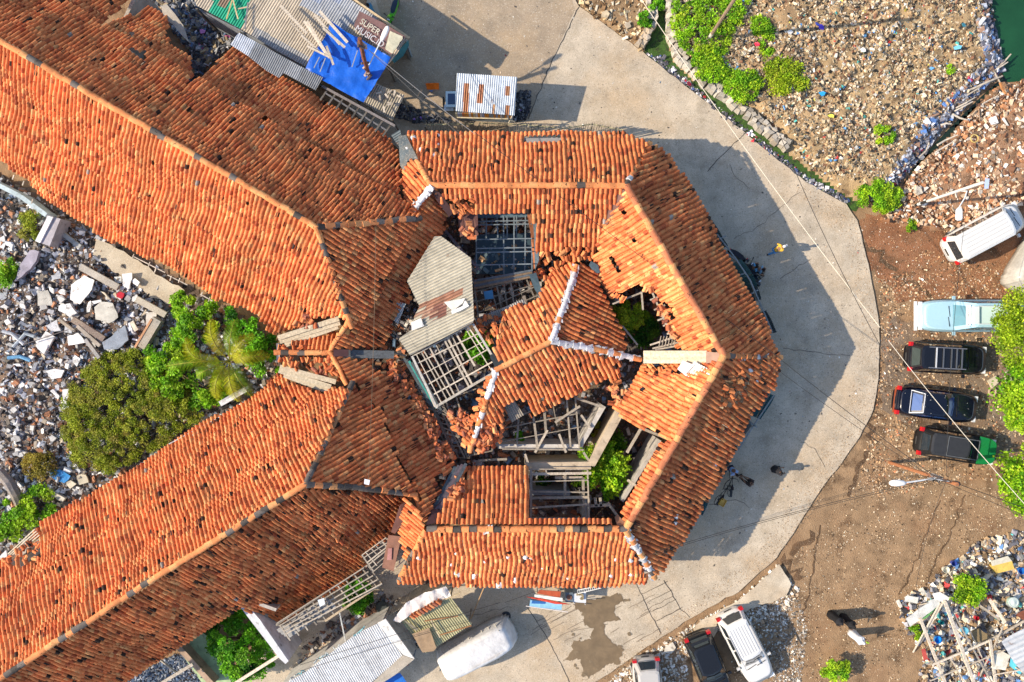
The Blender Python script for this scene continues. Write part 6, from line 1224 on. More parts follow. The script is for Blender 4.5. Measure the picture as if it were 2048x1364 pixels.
def person(label, px, py, deg, top, bottom, hair, hgt=1.62, robe=None, sit=False, lean=0.0, armL=(.30,.05,.95), armR=(.30,-.05,.95), step=.18, hat=None, z=.104, zfeet=None, skin=(.25,.13,.075), shoes=(.03,.03,.03), scarf=None):
    """px,py: photo position of the feet; deg: facing. local +x is forward"""
    c = W(px, py, z); t = thing('person', label, 'person', (c[0], c[1], z), None, R(deg)); k = hgt/1.62
    hip = .50 if sit else .88; hx = -.05; F = lambda *p: tuple(v*k for v in p)
    hp = F(hx, 0, hip); ch = F(hx+lean*.5, 0, hip+.36); nk = F(hx+lean*.8, 0, hip+.52); hd = F(hx+lean+.01, 0, hip+.66)
    fl, fr = ((.42,.12,.05), (.42,-.12,.05)) if sit else ((step,.09,.05), (-step*.8,-.09,.05))
    kl, kr = ((.38,.13,.50), (.38,-.13,.50)) if sit else ((step*.6+.05,.10,.47), (-step*.2+.04,-.10,.47))
    P = [hp, ch, nk, hd, F(hx,.09,hip-.06), F(*kl), F(*fl), F(fl[0]+.15, fl[1], .03), F(hx,-.09,hip-.06), F(*kr), F(*fr), F(fr[0]+.15, fr[1], .03)]
    E = [(0,1),(1,2),(2,3),(0,4),(4,5),(5,6),(6,7),(0,8),(8,9),(9,10),(10,11)]; Rd = [.12,.135,.055,.075,.085,.06,.04,.03,.085,.06,.04,.03]
    sh = hip+.47; hands = []
    for sg, ar in ((1, armL), (-1, armR)):
        s0 = F(hx+lean*.7, sg*.175, sh); hx_, hy, hz_ = ar; hnd = F(hx_, sg*.16+hy, hz_ if not sit else hz_-.3); el = tuple((a+b)/2+d for a, b, d in zip(s0, hnd, (-.07, sg*.05, -.05)))
        n = len(P); P += [s0, el, hnd]; E += [(1, n), (n, n+1), (n+1, n+2)]; Rd += [.05, .038, .028]; hands.append((np.array(el), np.array(hnd), sg))
    P = [tuple(np.array(p)) for p in P]; s_ = [r_*k for r_ in Rd]
    body = skin_mesh('body', P, E, s_, 'skin', skin, t)
    # head with face and hands with five fingers, one mesh with finger chains
    hm_ = MB(); hc_ = np.array(hd)+np.array(F(.015, 0, .03)); rings = []
    for zz, rx, ry, dx in ((-.125,.03,.03,.02), (-.10,.05,.045,.025), (-.06,.070,.058,.015), (0,.088,.070,0), (.05,.092,.074,-.005), (.09,.075,.062,-.01), (.115,.035,.03,-.01)): rings.append([(hc_[0]+dx*k+rx*k*math.cos(a), hc_[1]+ry*k*math.sin(a), hc_[2]+zz*k) for a in np.linspace(0, 6.283, 14, endpoint=False)])
    hm_.loft(rings, skin); nz = hc_+np.array(F(.088, 0, -.02)); hm_.loft([[tuple(nz+np.array(F(-.01, -.012, 0))), tuple(nz+np.array(F(-.01, .012, 0))), tuple(nz+np.array(F(-.01, 0, .05)))], [tuple(nz+np.array(F(.02, -.008, 0))), tuple(nz+np.array(F(.02, .008, 0))), tuple(nz+np.array(F(.0, 0, .045)))]], skin)
    for sg in (-1, 1): hm_.box(hc_+np.array(F(.0, sg*.074, -.01)), F(.04, .015, .06), skin)
    hm_.build('head', 'skin', t, smooth=True, local=True)
    for sg in (-1, 1): MB().box(hc_+np.array(F(.082, sg*.03, .01)), F(.012, .024, .012), (.02,.015,.01)).build('eye', 'glass', t, local=True)
    MB().box(hc_+np.array(F(.075, 0, -.062)), F(.012, .045, .010), (.25,.07,.06)).build('mouth', 'skin', t, local=True)
    fm = MB()
    for el, h_, sg in hands:
        d = h_-el; d /= np.linalg.norm(d); sd_ = np.cross(d, [0, 0, 1]); sd_ /= np.linalg.norm(sd_)+1e-9; dn = np.cross(sd_, d)
        fm.loft([[tuple(h_+d*a*k+sd_*(w*u)*k+dn*(.014*v_)*k) for u, v_ in ((-1,-1),(1,-1),(1,1),(-1,1))] for a, w in ((-.01,.022),(.04,.038),(.085,.040))], skin)
        for i, ll in enumerate((.065,.078,.072,.055)): b0 = h_+d*.085*k+sd_*(-.030+.020*i)*k; fm.tube([b0, b0+d*ll*.5*k-dn*.008*k, b0+d*ll*.9*k-dn*.028*k], [.0095*k,.009*k,.007*k], skin, 6)
        b0 = h_+d*.03*k+sd_*.034*k*sg; fm.tube([b0, b0+(sd_*sg*.035+d*.03)*k, b0+(sd_*sg*.045+d*.06)*k], [.011*k,.010*k,.008*k], skin, 6)
    fm.build('hands', 'skin', t, smooth=True, local=True)
    # clothing grown slightly larger than the body
    if robe is not None:
        m = MB(); rg = []
        for zz, rx, ry, dx in ((.06,.30,.27,.05), (.35,.25,.23,.03), (.80,.20,.21,0), (hip+.2,.17,.23,lean*.3), (sh-.02,.14,.25,lean*.7), (sh+.06,.07,.09,lean*.8)): rg.append([((hx+dx+rx*(1+.06*math.sin(7*a))*math.cos(a))*k, ry*(1+.06*math.sin(5*a+1))*k*math.sin(a), zz*k) for a in np.linspace(0, 6.283, 22, endpoint=False)])
        m.loft(rg, robe); m.build('robe', 'cloth', t, smooth=True, local=True)
    else:
        skin_mesh('trousers', P[0:1]+P[4:7]+P[8:11], [(0,1),(1,2),(2,3),(0,4),(4,5),(5,6)], [x*k for x in (.135,.105,.08,.06,.105,.08,.06)], 'cloth', bottom, t)
    n0 = 12; skin_mesh('shirt', [P[1], P[0], P[2], P[12], P[13], P[15], P[16]], [(0,1),(0,2),(0,3),(3,4),(0,5),(5,6)], [x*k for x in (.155,.145,.06,.072,.052,.072,.052)], 'cloth', top, t)
    hm2 = MB(); rings = []
    for zz, f in ((-.045,1.02), (0,1.10), (.05,1.13), (.095,1.0), (.128,.55)): rings.append([(hc_[0]-.018*k+.082*k*f*math.cos(a), hc_[1]+.072*k*f*math.sin(a), hc_[2]+zz*k+(.05*k if (math.cos(a) > .5 and zz < .03) else 0)) for a in np.linspace(0, 6.283, 16, endpoint=False)])
    hm2.loft(rings, hat or hair); hm2.build('cap' if hat else 'hair', 'cloth', t, smooth=True, local=True)
    if hat: MB().loft([[(hc_[0]+x*k, y*k, hc_[2]+z_*k) for x, y, z_ in ((.06,-.065,.035),(.06,.065,.035),(.06,.065,.045),(.06,-.065,.045))], [(hc_[0]+x*k, y*k, hc_[2]+z_*k) for x, y, z_ in ((.17,-.04,.02),(.17,.04,.02),(.17,.04,.03),(.17,-.04,.03))]], hat).build('cap_brim', 'cloth', t, local=True)
    if scarf:
        m = MB(); rings = []
        for zz, rx, ry, dx in ((-.26,.20,.24,-.03), (-.16,.13,.14,-.02), (-.06,.095,.092,-.02), (.03,.108,.094,-.02), (.10,.085,.075,-.02), (.135,.03,.03,-.02)): rings.append([(hc_[0]+(dx+rx*math.cos(a))*k, ry*math.sin(a)*k, hc_[2]+zz*k) for a in np.linspace(.5, 5.78, 18)])
        m.loft(rings, scarf, cap=False); m.build('headscarf', 'cloth', t, smooth=True, local=True)
    for f in (fl, fr): MB().loft([[(f[0]+x, f[1]+y, z_) for x, y, z_ in ((a,-w,.0),(a,w,.0),(a,w,hh),(a,-w,hh))] for a, w, hh in ((-.07,.035,.07),(.05,.045,.06),(.17,.03,.03))], shoes).build('shoe', 'rubber', t, local=True)
    return t
person('person in a yellow-orange shirt and white cap riding toward the road edge', 1542, 503, 25, (.75,.45,.06), (.08,.25,.5), (.02,.02,.02), hat=(.85,.82,.80), lean=.30, armL=(.28,.12,.85), armR=(.30,.1,.80), step=.3)
person('person in a light blue top sitting near the north-east eave', 1499, 538, 15, (.10,.32,.55), (.02,.03,.05), (.02,.015,.01), sit=True, lean=.1)
person('person in a grey-blue shirt and dark hair sitting nearest the road by the north-east eave', 1510, 541, -20, (.16,.30,.42), (.02,.02,.03), (.015,.01,.01), sit=True, lean=.18)
person('person in a white and blue shirt bending over a bicycle under the south-east eave', 1454, 933, -60, (.35,.50,.80), (.02,.03,.08), (.02,.012,.01), lean=.32, armL=(.45,-.05,.85), armR=(.42,.02,.85))
person('person in a patterned dark outfit pulling a long handle on the shaded road', 1490, 960, 140, (.05,.04,.04), (.02,.02,.02), (.05,.035,.03), lean=.15, armL=(.55,-.12,.80), armR=(.5,.1,.80))
person('small black-haired person alone in the middle of the road with a long shadow', 1549, 938, 10, (.03,.03,.04), (.02,.02,.03), (.01,.01,.01), hgt=1.35, robe=(.02,.02,.025))
person('person in a black robe, left one of the black pair on the earth yard', 1662, 1229, -40, (.01,.01,.012), (.01,.01,.01), (.02,.02,.02), robe=(.012,.012,.014), scarf=(.02,.02,.025), z=0)
person('person in a black robe walking just right of the other black robed one', 1686, 1235, -40, (.01,.01,.012), (.01,.01,.01), (.02,.02,.02), robe=(.012,.011,.013), scarf=(.015,.015,.018), z=0)
person('person in a long white robe walking below the black robed pair', 1704, 1266, -35, (.70,.72,.76), (.7,.7,.7), (.7,.7,.7), robe=(.74,.76,.80), scarf=(.78,.79,.84), z=0)
person('person in a blue patterned top standing behind the shed with the banner', 744, 32, 150, (.08,.22,.36), (.03,.03,.04), (.02,.02,.02), robe=(.07,.22,.36))
o = MB().box((0,0,0), (.10,.06,.20), (.35,.6,.05)).build('handbag', 'cloth'); o.location = W(1735, 1285, .8); tag(o, 'small yellow-green bag carried by the white robed person', 'bag')
p, q = W(1484, 950, .15), W(1492, 958, .9); c = (p+q)/2; o = MB().tube([p-c, q-c], .02, (.03,.03,.03), 6); o.add([(-.28+p[0]-c[0],-.02+p[1]-c[1],p[2]-c[2]),(p[0]-c[0],-.1+p[1]-c[1],p[2]-c[2]),(p[0]-c[0],.1+p[1]-c[1],p[2]-c[2]+.05)], [(0,1,2)], (.03,.03,.03)); o = o.build('broom', 'wire'); o.location = c; tag(o, 'dark broom held by the person in the patterned outfit', 'broom')
# ---------------------------------------------------------------- poles, lamps, wires
def tubeobj(name, label, cat, pts, r_, col, mat='wire', parent=None, group=None):
    P = [np.array(p, float) for p in pts]; c = P[0].copy() if parent is None else None
    if parent is None:
        o = MB().tube([p-c for p in P], r_, col, 6).build(name, mat); o.location = c; tag(o, label, cat, group)
    else: o = MB().tube(P, r_, col, 8).build(name, mat, parent)
    return o
b = W(1826, 412, 0); lp = thing('lamp_post', 'black and white street lamp post with a solar panel beside the ditch end', 'lamp post', b)
tubeobj('pole', None, None, [b, b+[0,0,1.6]], .085, (.03,.03,.03), 'wire', lp); tubeobj('pole', None, None, [b+[0,0,1.6], b+[0,0,6.8]], .08, (.66,.65,.62), 'lamp_white', lp)
tubeobj('pole_band', None, None, [b+[0,0,.6], b+[0,0,.95]], .092, (.75,.74,.7), 'lamp_white', lp)
a0 = b+[0,0,4.6]; a1 = W(1930, 395, 5.2); a2 = W(1918, 415, 5.3); tubeobj('arm', None, None, [a0, (a0+a1)/2+[.1,.1,.35], a1, a2], .035, (.62,.64,.66), 'lamp_white', lp)
MB().loft([[tuple(a2+np.array([x, y+yy, z_])) for x, z_ in ((-w,0),(w,0),(w*.7,.09),(-w*.7,.09))] for yy, w, y in ((0,.07,0), (-.12,.17,0), (-.55,.19,0), (-.68,.10,0))], (.62,.66,.72)).build('lamp_head', 'lamp_white', lp)
sp = W(1975, 366, 6.8); plate('solar_panel', [(1971,357,6.85),(1979,357,7.0),(1977,377,6.95),(1969,377,6.8)], .04, (.22,.30,.55), 'glass', lp); tubeobj('pole', None, None, [b+[0,0,6.8], sp], .05, (.6,.6,.6), 'lamp_white', lp)
b = W(1779, 925, 0); up = thing('power_pole', 'rusty brown power pole with tangled wires and a white lamp arm right of the road', 'power pole', b); tp = b+[0,0,7.0]
tubeobj('pole', None, None, [b, b+[0,0,3.5], tp], .10, (.36,.15,.07), 'wood', up)
la = W(1868, 957, 6.6); lb = W(1806, 966, 6.8); tubeobj('arm', None, None, [b+[0,0,6.4], la, lb], .04, (.7,.73,.76), 'lamp_white', up)
def head(parent, c, d, s_=1.0):
    d = np.array(d, float); d /= np.linalg.norm(d); sd_ = np.array([-d[1], d[0], 0]); rings = []
    for a, w, h_ in ((0,.05,.04), (.12,.13,.10), (.45,.17,.13), (.72,.15,.11), (.84,.06,.05)): rings.append([tuple(c+d*a*s_+sd_*w*s_*math.cos(t)+np.array([0,0,h_*s_*math.sin(t)])) for t in np.linspace(0, 6.283, 12, endpoint=False)])
    MB().loft(rings, (.86,.86,.86)).build('lamp_head', 'lamp_white', parent, smooth=True)
head(up, lb+[.15,0,0], (-1,-.0,0)); m = MB()
for k in range(14): q = W(1868+rng.normal()*14, 955+rng.normal()*6, 6.6+rng.normal()*.2); q2 = W(1880+rng.normal()*16, 960+rng.normal()*6, 6.7+rng.normal()*.2); m.tube([q, (q+q2)/2+[0,0,-.2], q2], .018, (.03,.03,.03) if k % 3 else (.4,.4,.4), 5)
m.build('wire_tangle', 'wire', up); MB().beam(W(1862,948,6.9), W(1892,962,6.9), .09, .09, (.1,.08,.07)).build('cross_arm', 'wood', up); MB().box(tp+[.1,0,-.3], (.2,.2,.4), (.08,.08,.08)).build('junction_box', 'wood', up)
b = W(746, 176, 0); tpole = thing('power_pole', 'slanting rusty pole with wrapped rags rising through the blue tarpaulin', 'power pole', b); tubeobj('pole', None, None, [b, W(738,150,3.6), W(728,118,5.6), W(719,77,7.0)], .11, (.22,.09,.05), 'wood', tpole)
for (x, y, z_) in ((738,148,3.9), (733,132,4.7), (722,88,6.6)): m = MB(); q = W(x, y, z_); [m.tube([q+rng.normal(size=3)*.12, q+rng.normal(size=3)*.15], .07, (.5,.4,.35) if i % 2 else (.1,.08,.08), 6) for i in range(4)]; m.build('wrapped_rag', 'cloth', tpole)
la = W(738,130,5.2); lb = W(762,82,5.9); tubeobj('arm', None, None, [la, lb], .035, (.55,.62,.68), 'lamp_white', tpole); head(tpole, lb, lb-la, 1.0)
b = W(1416, 80, .6); lean_ = thing('pole', 'brown wooden pole with a white foot rising from the creeping plants on the mound', 'pole', b); tubeobj('pole_shaft', None, None, [b, b+[0,0,1.0]], .11, (.62,.55,.48), 'wood', lean_); tubeobj('pole_shaft', None, None, [b+[0,0,1.0], b+[0,0,8.2]], .10, (.28,.20,.14), 'wood', lean_)
# tall tree-like sign/pole just outside whose shadow falls on the road is not built: only wires that are seen
def wire(label, A, B, sag, col=(.03,.03,.03), r_=.016, group=None):
    a, b_ = W(*A), W(*B); n = 15; tubeobj('wire', label, 'wire', [a+(b_-a)*t+np.array([0, 0, -4*sag*t*(1-t)]) for t in np.linspace(0, 1, n)], r_, col, 'wire', group=group)
wire('pale wire running over the drain and down along the outer road edge', (1270,-20,7), (1760,655,6.6), .5, (.75,.68,.55))
wire('black wire crossing the curved road and reaching the lot by the pale wire', (1560,270,7), (1765,700,6.8), .4)
wire('upper black wire over the north roof to the east corner of the ring', (950,265,6.2), (1565,720,5.2), .3)
wire('black wire from the east corner of the ring to the power pole', (1565,722,5.2), (1868,952,6.8), .3)
wire('second thinner wire from the east corner to the power pole', (1562,745,5.0), (1866,956,6.7), .4, r_=.012)
wire('pale wire slanting over the black cars to the right edge', (1776,680,7), (2060,1020,7), .3, (.72,.66,.55))
wire('black wire from the power pole to the right edge', (1895,960,6.8), (2060,1020,6.9), .2)
wire('thinner black wire under the one to the right edge', (1890,965,6.7), (2060,1035,6.8), .3, r_=.012)
wire('black wire from the power pole down to the junk heap', (1893,960,6.8), (1832,1175,6.2), .3, r_=.012)
wire('upper wire of the pair running left from the power pole over the south road', (1868,957,6.8), (1310,1104,5.0), .5, r_=.014)
wire('lower wire of the pair running left from the power pole over the south road', (1868,961,6.8), (1310,1108,4.9), .55, r_=.012)
wire('wire above the white van hanging toward the dark cars', (1936,395,5.2), (1893,955,6.8), .4, r_=.012)
wire('wire from the ring corner across the south roof to the stalls', (1310,1106,5.0), (1010,1205,4.0), .2, r_=.012)
wire('upper wire of the pair over the white shed roof', (600,1330,4.8), (1000,1205,4.2), .1, r_=.012)
wire('lower wire of the pair over the white shed roof', (600,1342,4.8), (940,1242,4.2), .1, r_=.012)
wire('left wire from the tarpaulin pole to the north roof', (738,100,6.2), (920,270,4.6), .2, (.12,.12,.12))
wire('right wire from the tarpaulin pole to the north roof', (745,105,6.2), (950,268,4.6), .25, (.3,.3,.3))
wire('thin wire hanging over the A-shaped lower west roof down to the paper', (752,440,6.8), (737,958,6.8), .3, (.2,.15,.1), .010)
# ---------------------------------------------------------------- stall at the bottom
st2 = thing('stall', 'stall with a greenish cream corrugated roof and brown mat beside the covered van', 'stall', W(870, 1240, 0))
corr('roofing_sheet', st2, ((799,1238,2.7),(902,1195,2.9),(852,1305,2.5)), [(799,1238),(902,1195),(944,1248),(852,1307)], ((850,1218),(895,1280)), (.50,.47,.28), pitch=.13, var=.05)
drape('brown_mat', [(824,1268),(858,1255),(873,1295),(868,1302),(845,1305)], 2.86, (.34,.24,.15), 'brown ribbed mat hanging on the lower corner of the greenish stall roof', 'mat', mat='cloth', amp=.03, res=.1, seed=8)
drape('white_sheet', [(786,1240),(812,1205),(850,1185),(892,1172),(902,1192),(870,1205),(830,1222),(800,1245)], 2.95, (.74,.70,.68), 'crumpled white sheet along the upper edge of the greenish stall', 'sheet', amp=.1, res=.1, seed=9)
plate('dark_board', [(806,1240,2.9),(814,1243,2.9),(837,1258,2.86),(832,1262,2.86)], .02, (.22,.20,.15), 'wood', st2)
for k, (a, b, lab) in enumerate((((849,1242),(916,1232),'rusty rod lying high on the greenish stall roof'), ((880,1270),(943,1251),'rusty rod low on the greenish stall roof'), ((862,1240),(880,1275),'pale stick lying along the greenish stall roof'))):
    p, q = W(*a, 2.95), W(*b, 2.92); c = (p+q)/2; o = MB().beam(p-c, q-c, .06, .05, (.32,.16,.07) if k < 2 else (.5,.42,.28)).build('rod', 'wood'); o.location = c; tag(o, lab, 'rod')
for k in range(9):
    o = protos[k % 4].copy(); scene.collection.objects.link(o); o.location = W(826+k*6.5, 1232-k*3.6, 3.12); o.rotation_euler = (.1, .05, R(55)+rng.normal()*.08); tag(o, 'clay tile weighing down the white sheet of the greenish stall', 'roof tile', 'tiles in a row on the white sheet')
for (x, y) in ((803,1236),(900,1198),(938,1247),(852,1300)):
    p = W(x, y, 2.4); MB().beam((p[0], p[1], .1), (p[0], p[1], 2.5), .07, .07, rndwood(.3)).build('post', 'wood', st2)
stick(st2, (790,1243,2.8), (920,1186,3.0), .06, .06, (.5,.4,.25), 'rail')
o = MB(); 
pf2 = thing('picket_fence', 'grey slatted fence behind the greenish stall', 'fence', W(830, 1205, 0))
for (x0, y0, x1, y1) in ((776,1232,835,1195), (835,1195,888,1172)):
    m = MB(); n = 18
    for i in range(n): t_ = (i+.5)/n; p = W(x0+(x1-x0)*t_, y0+(y1-y0)*t_, 1.6); m.beam(np.array([p[0]+.15, p[1]+.3, .12]), p, .05, .02, rndwood(.38))
    m.build('pickets', 'wood', pf2); p, q = W(x0, y0, 1.3), W(x1, y1, 1.3); MB().beam(p, q, .05, .05, (.45,.42,.34)).build('rail', 'wood', pf2)
p, q = W(968, 1175, 3.2), W(942, 1237, .2); c = (p+q)/2; o = MB().tube([p-c, q-c], .035, (.4,.25,.13), 6).build('pole', 'wood'); o.location = c; tag(o, 'thin brown pole leaning on the south eave by the stall', 'pole')
# parasol cart by the south eave
pc = thing('parasol_cart', 'long cart with a red cloth, white rail and furled blue parasol beside the south eave', 'cart', W(1095, 1200, 0))
plate('red_cloth', [(1079,1180,1.5),(1122,1183,1.5),(1120,1195,1.4),(1074,1187,1.4)], .04, (.42,.09,.04), 'cloth', pc)
plate('white_rail', [(1069,1189,1.45),(1125,1196,1.45),(1125,1203,1.4),(1069,1194,1.4)], .08, (.78,.77,.72), 'lamp_white', pc)
plate('red_furl', [(1053,1194,1.3),(1080,1197,1.32),(1139,1209,1.3),(1110,1208,1.32)], .10, (.66,.08,.05), 'cloth', pc)
plate('blue_furl', [(1061,1200,1.2),(1124,1207,1.2),(1123,1220,1.1),(1059,1213,1.1)], .15, (.25,.50,.72), 'cloth', pc)
plate('blue_print', [(1064,1201,1.225),(1090,1204,1.225),(1090,1208,1.215),(1063,1207,1.215)], .01, (.03,.14,.42), 'cloth', pc)
p, q = W(1052, 1212, 1.1), W(1136, 1224, 1.1); MB().beam(p, q, .04, .04, (.75,.7,.68)).build('pole', 'lamp_white', pc)
for (x, y) in ((1075,1186),(1118,1190),(1068,1208),(1118,1214)): p = W(x, y, 1.0); MB().beam((p[0], p[1], .1), (p[0], p[1], 1.1), .05, .05, (.3,.3,.3)).build('leg', 'wood', pc)
wc = thing('wash_table', 'small table with a basin and white worktop next to the parasol cart', 'table', W(1150, 1195, 0))
plate('table_top', [(1145,1188,1.0),(1172,1184,1.0),(1172,1206,1.0),(1145,1204,1.0)], .05, (.66,.70,.76), 'lamp_white', wc)
for (x, y) in ((1148,1190),(1169,1188),(1148,1202),(1169,1204)): p = W(x, y, .5); MB().beam((p[0], p[1], .1), (p[0], p[1], .95), .05, .05, (.4,.4,.42)).build('leg', 'wood', wc)
m = MB(); p = W(1138, 1193, .9); m.box((p[0], p[1], .6), (.44, .56, .9), (.14,.18,.22)); m.build('basin_box', 'matte_black', wc); MB().tube([(p[0], p[1], 1.0), (p[0], p[1], 1.09)], .15, (.26,.12,.08), 14).build('basin', 'debris', wc)
for k in range(7): q = W(1155+rng.uniform(-2, 14), 1196+rng.uniform(-8, 8), 1.08); o = protos[k % 4].copy() if False else MB().box((0,0,0), (.12,.1,.08), (.32,.26,.16), rz=rng.uniform(0,3)).build('bundle', 'cloth'); o.location = q; tag(o, 'small brown bundle lying on the white wash table', 'bundle', 'bundles on the wash table')
ld_ = thing('ladder', 'white ladder lying under the south eave beside the wash table', 'ladder', W(1178, 1180, 0)); p0, q0, p1, q1 = W(1155,1180,1.5), W(1202,1171,1.7), W(1156,1187,1.4), W(1202,1176,1.6)
MB().beam(p0, q0, .04, .04, (.75,.75,.72)).build('rail', 'lamp_white', ld_); MB().beam(p1, q1, .04, .04, (.75,.75,.72)).build('rail', 'lamp_white', ld_)
for i in range(12): t_ = i/11; MB().beam(p0+(q0-p0)*t_, p1+(q1-p1)*t_, .03, .03, (.72,.72,.7)).build('rung', 'lamp_white', ld_)
# tyre-like rings and bits on the ground
def ring(name, label, px, py, r_, tr, col, z=.15, cat='tyre', mat='rubber'):
    c = W(px, py, z); o = MB().tube([(r_*math.cos(a), r_*math.sin(a), 0) for a in np.linspace(0, 6.283, 25)], tr, col, 8, False).build(name, mat); o.location = c; tag(o, label, cat)
c = W(1012, 1232, .11); o = MB().tube([(0,0,0),(0,0,.02)], .28, (.05,.05,.055), 20).build('manhole_cover', 'matte_black'); o.location = c; tag(o, 'dark round manhole cover on the road above the covered van', 'manhole cover')
ring('tyre', 'old tyre among the stones beside the dark blue car', 1985, 783, .20, .07, (.4,.3,.22), .1); ring('hose_coil', 'yellow coiled hose on the reddish bank by the ditch', 1949, 277, .22, .035, (.6,.45,.15), .5, 'hose', 'tarp')
bk = thing('basket_heap', 'dark basket on the alley ground between bush and stall', 'basket', W(765, 1212, 0)); m = MB(); p = W(765, 1214, .3)
m.tube([(p[0], p[1], .1), (p[0], p[1], .3), (p[0], p[1], .42)], [.25,.36,.38], (.05,.06,.06), 14); m.build('basket', 'cloth', bk)
scatter('alley_litter', [(600,1290),(760,1180),(800,1200),(770,1240),(700,1270),(600,1340)], 500, .04, .4, [(.12,.1,.09),(.4,.2,.12),(.45,.42,.38),(.3,.32,.35)], [8,6,4,4], 'scrap wood, bricks and litter in the alley behind the white shed', 'litter', z=.1)
scatter('street_litter', ROAD[:16]+[(1500,1100),(1340,1170),(1200,1180),(900,1200),(1290,1150),(1420,1010),(1580,720),(1450,440),(1310,280),(1060,240),(850,240)], 700, .02, .10, [(.7,.68,.62),(.1,.09,.08),(.5,.4,.3),(.5,.1,.1),(.15,.3,.5)], [8,14,6,.6,.6], 'tiny bits of litter and leaf on the concrete road', 'litter', z=.108, flat=.3, tilt=.15)
# piles of damp soil on the pavement
for nm, pol in (('soil_pile', [(1040,180),(1060,182),(1062,215),(1050,240),(1028,240),(1030,200)]), ('soil_pile', [(790,200),(850,225),(905,240),(890,245),(830,245),(795,235)])):
    scatter(nm, pol, 500, .05, .25, [(.05,.05,.06),(.12,.12,.13),(.3,.3,.32),(.3,.15,.5)], [10,8,3,.2], 'dark refuse heaped %s the kiosk' % ('right of' if pol[0][0] > 1000 else 'left of'), 'refuse', z=.12)
# ---------------------------------------------------------------- junk heap bottom right
JP = [(1795,1205),(1850,1170),(1900,1130),(1960,1080),(2060,1060),(2060,1380),(1830,1380),(1850,1300),(1810,1260)]
scatter('junk_litter', JP, 5200, .04, .42, [(.60,.5,.36),(.35,.24,.14),(.12,.12,.14),(.72,.7,.64),(.12,.25,.5),(.5,.06,.06),(.1,.4,.4),(.3,.3,.34)], [10,8,10,6,1.2,.6,.8,5], 'mixed scrap, stones and litter covering the junk heap at the bottom right', 'junk', z=.05)
JB = [((1888,1200,2.6),(1840,1286,.3),.10), ((1880,1206,2.5),(1826,1305,.1),.07), ((1890,1204,2.6),(1950,1372,.6),.17), ((1892,1200,2.5),(1985,1368,.3),.08), ((1840,1236,1.6),(1892,1370,.3),.16), ((1864,1330,1.2),(1975,1283,1.3),.11), ((1975,1283,1.3),(2052,1240,1.4),.11), ((1860,1362,.9),(2010,1300,1.0),.06),
      ((1980,1280,1.5),(1992,1372,.4),.14), ((2005,1256,1.8),(1955,1362,.3),.07), ((1985,1350,.8),(2052,1338,1.0),.06), ((1935,1250,1.0),(1975,1340,.5),.05), ((1915,1300,1.0),(1960,1380,.4),.07), ((1900,1315,.8),(1935,1375,.4),.06), ((1838,1210,.3),(1880,1200,.5),.05), ((1930,1190,.4),(2000,1240,.8),.12), ((1978,1198,.5),(2010,1245,.9),.16)]
for k, (a, b_, w) in enumerate(JB):
    p, q = W(*a), W(*b_); c = (p+q)/2; o = MB().beam(p-c, q-c, w, w*.6, rndwood(.50)).build('junk_timber', 'wood'); o.location = c; tag(o, '%s bare timber of the collapsed frame in the junk heap, %s from the top' % (('thick' if w > .12 else 'thin'), (ordn+['sixteenth','seventeenth'])[k]), 'timber', 'timbers of the junk heap')
js = thing('junk_shed', 'white corrugated roof corner of a hut at the bottom right edge', 'shed', W(2040, 1310, 0)); corr('roofing_sheet', js, ((2003,1282,1.8),(2060,1250,1.8),(2040,1350,1.6)), [(2002,1282),(2070,1245),(2070,1370),(2052,1352),(2028,1325)], ((2005,1290),(2055,1268)), (.62,.64,.66), pitch=.3, amp=.03)
for (x, y) in ((2008,1284),(2048,1345)): p = W(x, y, 1.5); MB().beam((p[0], p[1], 0), (p[0], p[1], 1.65), .08, .08, rndwood(.4)).build('post', 'wood', js)
